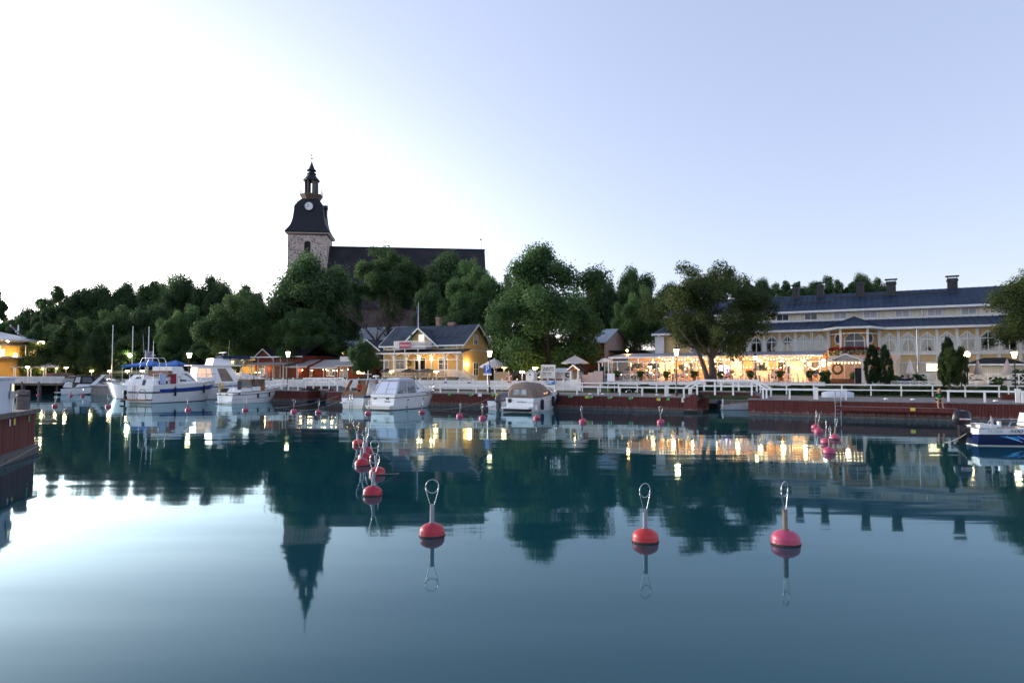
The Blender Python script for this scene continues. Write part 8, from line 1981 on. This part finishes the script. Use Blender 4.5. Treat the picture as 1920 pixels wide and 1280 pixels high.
a = hit(1757.5, 752, TR+.12); pr = person('person in a green top sitting on the red quay edge leaning forward', W(a[0], TR-.32, .90), PHI-R(90)+R(18), 'sit', cl('dark_green',(.018,.035,.016)), cl('dark_trousers',(.03,.03,.03)), (.10,.045,.02), k=1.04, bare_legs=True)
MB().cbox((.21,0,.82),.12,.16,.36).build('green_vest', cl('bright_green',(.02,.25,.07)), pr)
for px, lab, dx in ((1692,'person in a blue shirt standing behind the hedge, hair dark',0),(1703,'person in a blue shirt standing behind the hedge, hair light brown',1)):
    q = W(S(px,11.3),11.3,1.45); person(lab, q, PHI+R(90), 'stand', cl('navy_shirt',(.018,.03,.13)), cl('jeans',(.06,.09,.13)), (.04,.03,.025) if not dx else (.16,.09,.05), k=1.0)
o = OPEN; M4 = Matrix.Translation(o.location) @ Matrix.Rotation(o.rotation_euler.z, 4, 'Z')
person('person in an orange life vest standing in the open cruiser cockpit', M4 @ Vector((1.25,.15,.80)), R(66+60), 'stand', cl('orange_vest',(.42,.06,.02)), cl('black_trousers',(.02,.02,.025)), k=1.0)
person('person in a white shirt with dark hair at the side of the open cruiser', M4 @ Vector((2.1,-1.18,.85)), R(66+200), 'stand', cl('white_shirt',(.55,.55,.62)), cl('black_trousers',(.02,.02,.025)), (.02,.015,.015), k=1.02)
# ================================================================== terrace furniture and guests
def make_chair():
    r = thing('terrace_chair', 'pale wooden terrace chair at a set table', 'chair', group='chairs on the restaurant terrace'); m = mat('chair_wood',(.46,.34,.22),.6)
    MB().box(-.22,.22,-.22,.22,.43,.47).build('seat', m, r); MB().box(-.22,.22,.19,.22,.52,.92).build('backrest', m, r); lg = MB().box(-.02,.02,-.02,.02,0,.43).mesh('leg', m)
    for x in (-.19,.19):
        for y in (-.19,.19): inst('leg', lg, r, (x,y,0))
    return r
def make_table():
    r = thing('terrace_table', 'small set table with white cloth on the restaurant terrace', 'table', group='tables on the restaurant terrace')
    MB().box(-.42,.42,-.42,.42,.71,.74).build('top', p_white, r); MB().tube((0,0,.05),(0,0,.71),.04).build('pedestal', iron, r); MB().lathe([(.25,0),(.25,.03),(.04,.06)],10).build('base', iron, r); MB().lathe([(.03,.745),(.05,.78),(.05,.86),(.03,.87)],8).build('candle_glass', glow('candle',(1,.6,.25),5), r)
    return r
CH, TB = make_chair(), make_table(); first = [True, True]; rndt = random.Random(8); seats = []
for row, yo in enumerate((1.0, 2.9)):
    for k in range(11):
        x = 1.6 + k*(TER_X1-3)/10.5 + row*.7; p = W(TER_S0+x, TT+yo, TER_Z)
        tb = TB if first[0] else dup(TB); first[0] = False; tb.location = p; tb.rotation_euler.z = PHI
        for dx, a in ((-.68, R(90)), (.68, R(-90))):
            c = CH if first[1] else dup(CH); first[1] = False; c.location = W(TER_S0+x+dx, TT+yo, TER_Z); c.rotation_euler.z = PHI+a; seats.append((x+dx, yo, 0 if dx < 0 else math.pi))
GW = ['left of the buffet booth', 'beside the buffet booth', 'facing the navy top', 'nearest the lantern lamp', 'beside the lantern lamp', 'by the forked trunk', 'near the old lantern', 'before the bar counter', 'left of the bar counter', 'near the corner lantern', 'behind the forked trunk']
guests = ((2,'white_shirt',(.55,.55,.62),'white top'),(4,'navy_shirt',(.018,.03,.13),'navy top'),(5,'pink_top',(.5,.16,.16),'pink top'),(7,'white_shirt',(.55,.55,.62),'white top'),(8,'white_shirt',(.55,.55,.62),'white top'),(13,'red_top',(.42,.05,.04),'red top'),(18,'cream_top',(.5,.4,.3),'cream top'),(27,'yellow_top',(.5,.33,.06),'yellow top'),(30,'cream_top',(.5,.4,.3),'cream top'),(34,'white_shirt',(.55,.55,.62),'white top'),(16,'grey_top',(.2,.2,.22),'grey top'))
for i, (si, cn, cc, lab) in enumerate(guests):
    x, yo, a = seats[si]; gp = person(f'guest in a {lab} seated at a terrace table {GW[i]}', W(TER_S0+x, TT+yo, TER_Z), PHI+a, 'sit_table', cl(cn, cc), cl('black_trousers',(.02,.02,.025)), (.03+.04*(i%3),.02+.02*(i%3),.015))
    gp['group'] = 'guests on the restaurant terrace'
# planters, hanging baskets
def plant(label, p, w, h, key='shrub', pot=True, flowers=False, name='potted_plant', group=None):
    r = thing(name, label, 'plant', p, 0, group); me, C, w0, h0 = PROTO[key]
    if pot: MB().lathe([(.14,0),(.2,.3),(.21,.34),(.17,.35)], 10).build('pot', mat('terracotta',(.30,.13,.07),.8), r)
    inst('foliage', me, r, (0,0,.3 if pot else 0), random.uniform(0,6), (w/w0,w/w0,h/h0))
    if flowers:
        rng = np.random.default_rng(int(p[0]*7)%99); P = rng.normal(size=(90,3))*np.array([w*.3,w*.3,.06])+np.array([0,0,.35+h*.85]); nn = rng.normal(size=(90,3)); nn /= np.linalg.norm(nn,axis=1)[:,None]
        o = bpy.data.objects.new('blossoms', leaves_mesh('blossoms', P, nn, .06, rng.uniform(0,1,90), flower_mat(), 4)); COL.objects.link(o); o.parent = r; o['kind'] = 'stuff'
    return r
for px, lab in ((1157,'left end of the terrace'),(1201,'before the buffet booth'),(1250,'left of the lantern lamp'),(1302,'beside the forked trunk'),(1351,'below the television'),(1407,'beside the old lantern'),(1464,'at the cross railing'),(1519,'at the right end of the cross railing')):
    plant(f'grey green bush in a terrace planter {lab}', W(S(px,TT-.32),TT-.32,TER_Z+.15), .95, .8, group='planters along the terrace edge')
for px, py, lab in ((1228,686,'hanging fern basket beside the glowing light box'),(1278,687,'hanging fern basket right of the lantern lamp'),(1428,687,'yellow green hanging basket beside the old lantern'),(1196,685,'hanging fern basket above the buffet booth')):
    s_, z_ = hit(px, py, TT+2.0); p = W(s_, TT+2.0, z_-.35); r = plant(lab, p, .95, .6, 'shrub', False, name='hanging_basket'); MB().tube((0,0,.4),(0,0,1.1),.01,n=4).build('chain', iron, r)
for px, lab in ((1371,'left of the bar counter'),(1405,'in front of the bar counter'),(1456,'before the terrace doors'),(1528,'near the corner lantern'),(1185,'near the terrace gateway')):
    plant(f'red flowering plant in a terracotta pot {lab}', W(S(px,TT+4.6),TT+4.6,TER_Z+.45), .9, .55, flowers=True)
for px, t, w, h, lab in ((1547,12.0,1.1,1.7,'dark shrub between the terrace corner and the entrance porch'),(1600,13.9,.9,1.5,'potted palm like plant inside the entrance porch'),(1722,12.4,1.6,1.3,'round bush left of the cross-braced fence'),(1729,12.0,1.2,.8,'grey green bush behind the cross-braced fence'),(1680,12.2,1.3,1.1,'bush at the foot of the outside stair'),(1870,11.9,1.7,.9,'grey green bush before the annex fence'),(1914,12.2,1.6,1.6,'dark bush at the annex corner')):
    zb = hit(px, 722, t)[1]-.1; plant(lab, W(S(px,t),t,zb), w, h, pot=False, name='shrub')
for px, t, lab in ((1136,13.2,'green potted plant inside the terrace gateway'),(1150,14.6,'bushy potted plant behind the notice stand')): plant(lab, W(S(px,t),t,TER_Z), 1.2, 1.2)
# small quay furniture
for px, lab in ((1179,'low steel hoop stand on the promenade, left one'),(1196,'low steel hoop stand on the promenade, right one')):
    r = harbour('hoop_stand', lab, 'bike stand', S(px,3.0),3.0,1.33); MB().pipe([(-.26,0,0),(-.26,0,.36),(-.18,0,.44),(.18,0,.44),(.26,0,.36),(.26,0,0)],.025,6).build('hoop', steel, r, True)
for px, t, lab in ((1250,.9,'white service pillar on the middle quay beside the lantern lamp'),(1528,TR+.9,'white service pillar on the quay left of the ledge ladder'),(1907,TR+.9,'white service pillar on the quay near the speedboat')):
    r = harbour('service_pillar', lab, 'service pillar', S(px,t),t,DECK); MB().box(-.14,.14,-.1,.1,0,.9).box(-.17,.17,-.13,.13,.9,.96).build('cabinet', white, r); MB().sphere((.2,0,.82),.07,8).build('hose_reel', tag_w, r)
ub = harbour('upturned_dinghy', 'pale upturned dinghy lying on the promenade behind the ledge', 'boat', S(1570,4.5),4.5,1.35); MB().grid([[(-1.25+2.5*i/10, .62*math.cos(a)*(1-.35*(abs(i-5)/5)**3), .55*math.sin(a)*(1-.25*(abs(i-5)/5)**4)) for a in (math.pi*k/8 for k in range(9))] for i in range(11)]).build('hull', canvas_w, ub, True)
rb = harbour('planter_box', 'dark red planter box on the promenade by the dense railing', 'planter', S(1905,5.5),5.5,1.34); MB().box(-1.0,1.4,-.3,.3,0,.42).build('box', red_stain, rb)
for px, t in ((1232,2.6),(1255,2.7),(1106,2.4),(1130,2.6),(1660,1.0),(1710,.9),(1865,.5)):
    o = MB().lathe([(.16,0),(.17,.06),(.1,.1),(.02,.11)],10).build('mooring_cleat', tag_w); o.location = W(S(px,t),t,1.36); tag(o,'small pale mooring cleat on the promenade paving','cleat','mooring cleats on the promenade')
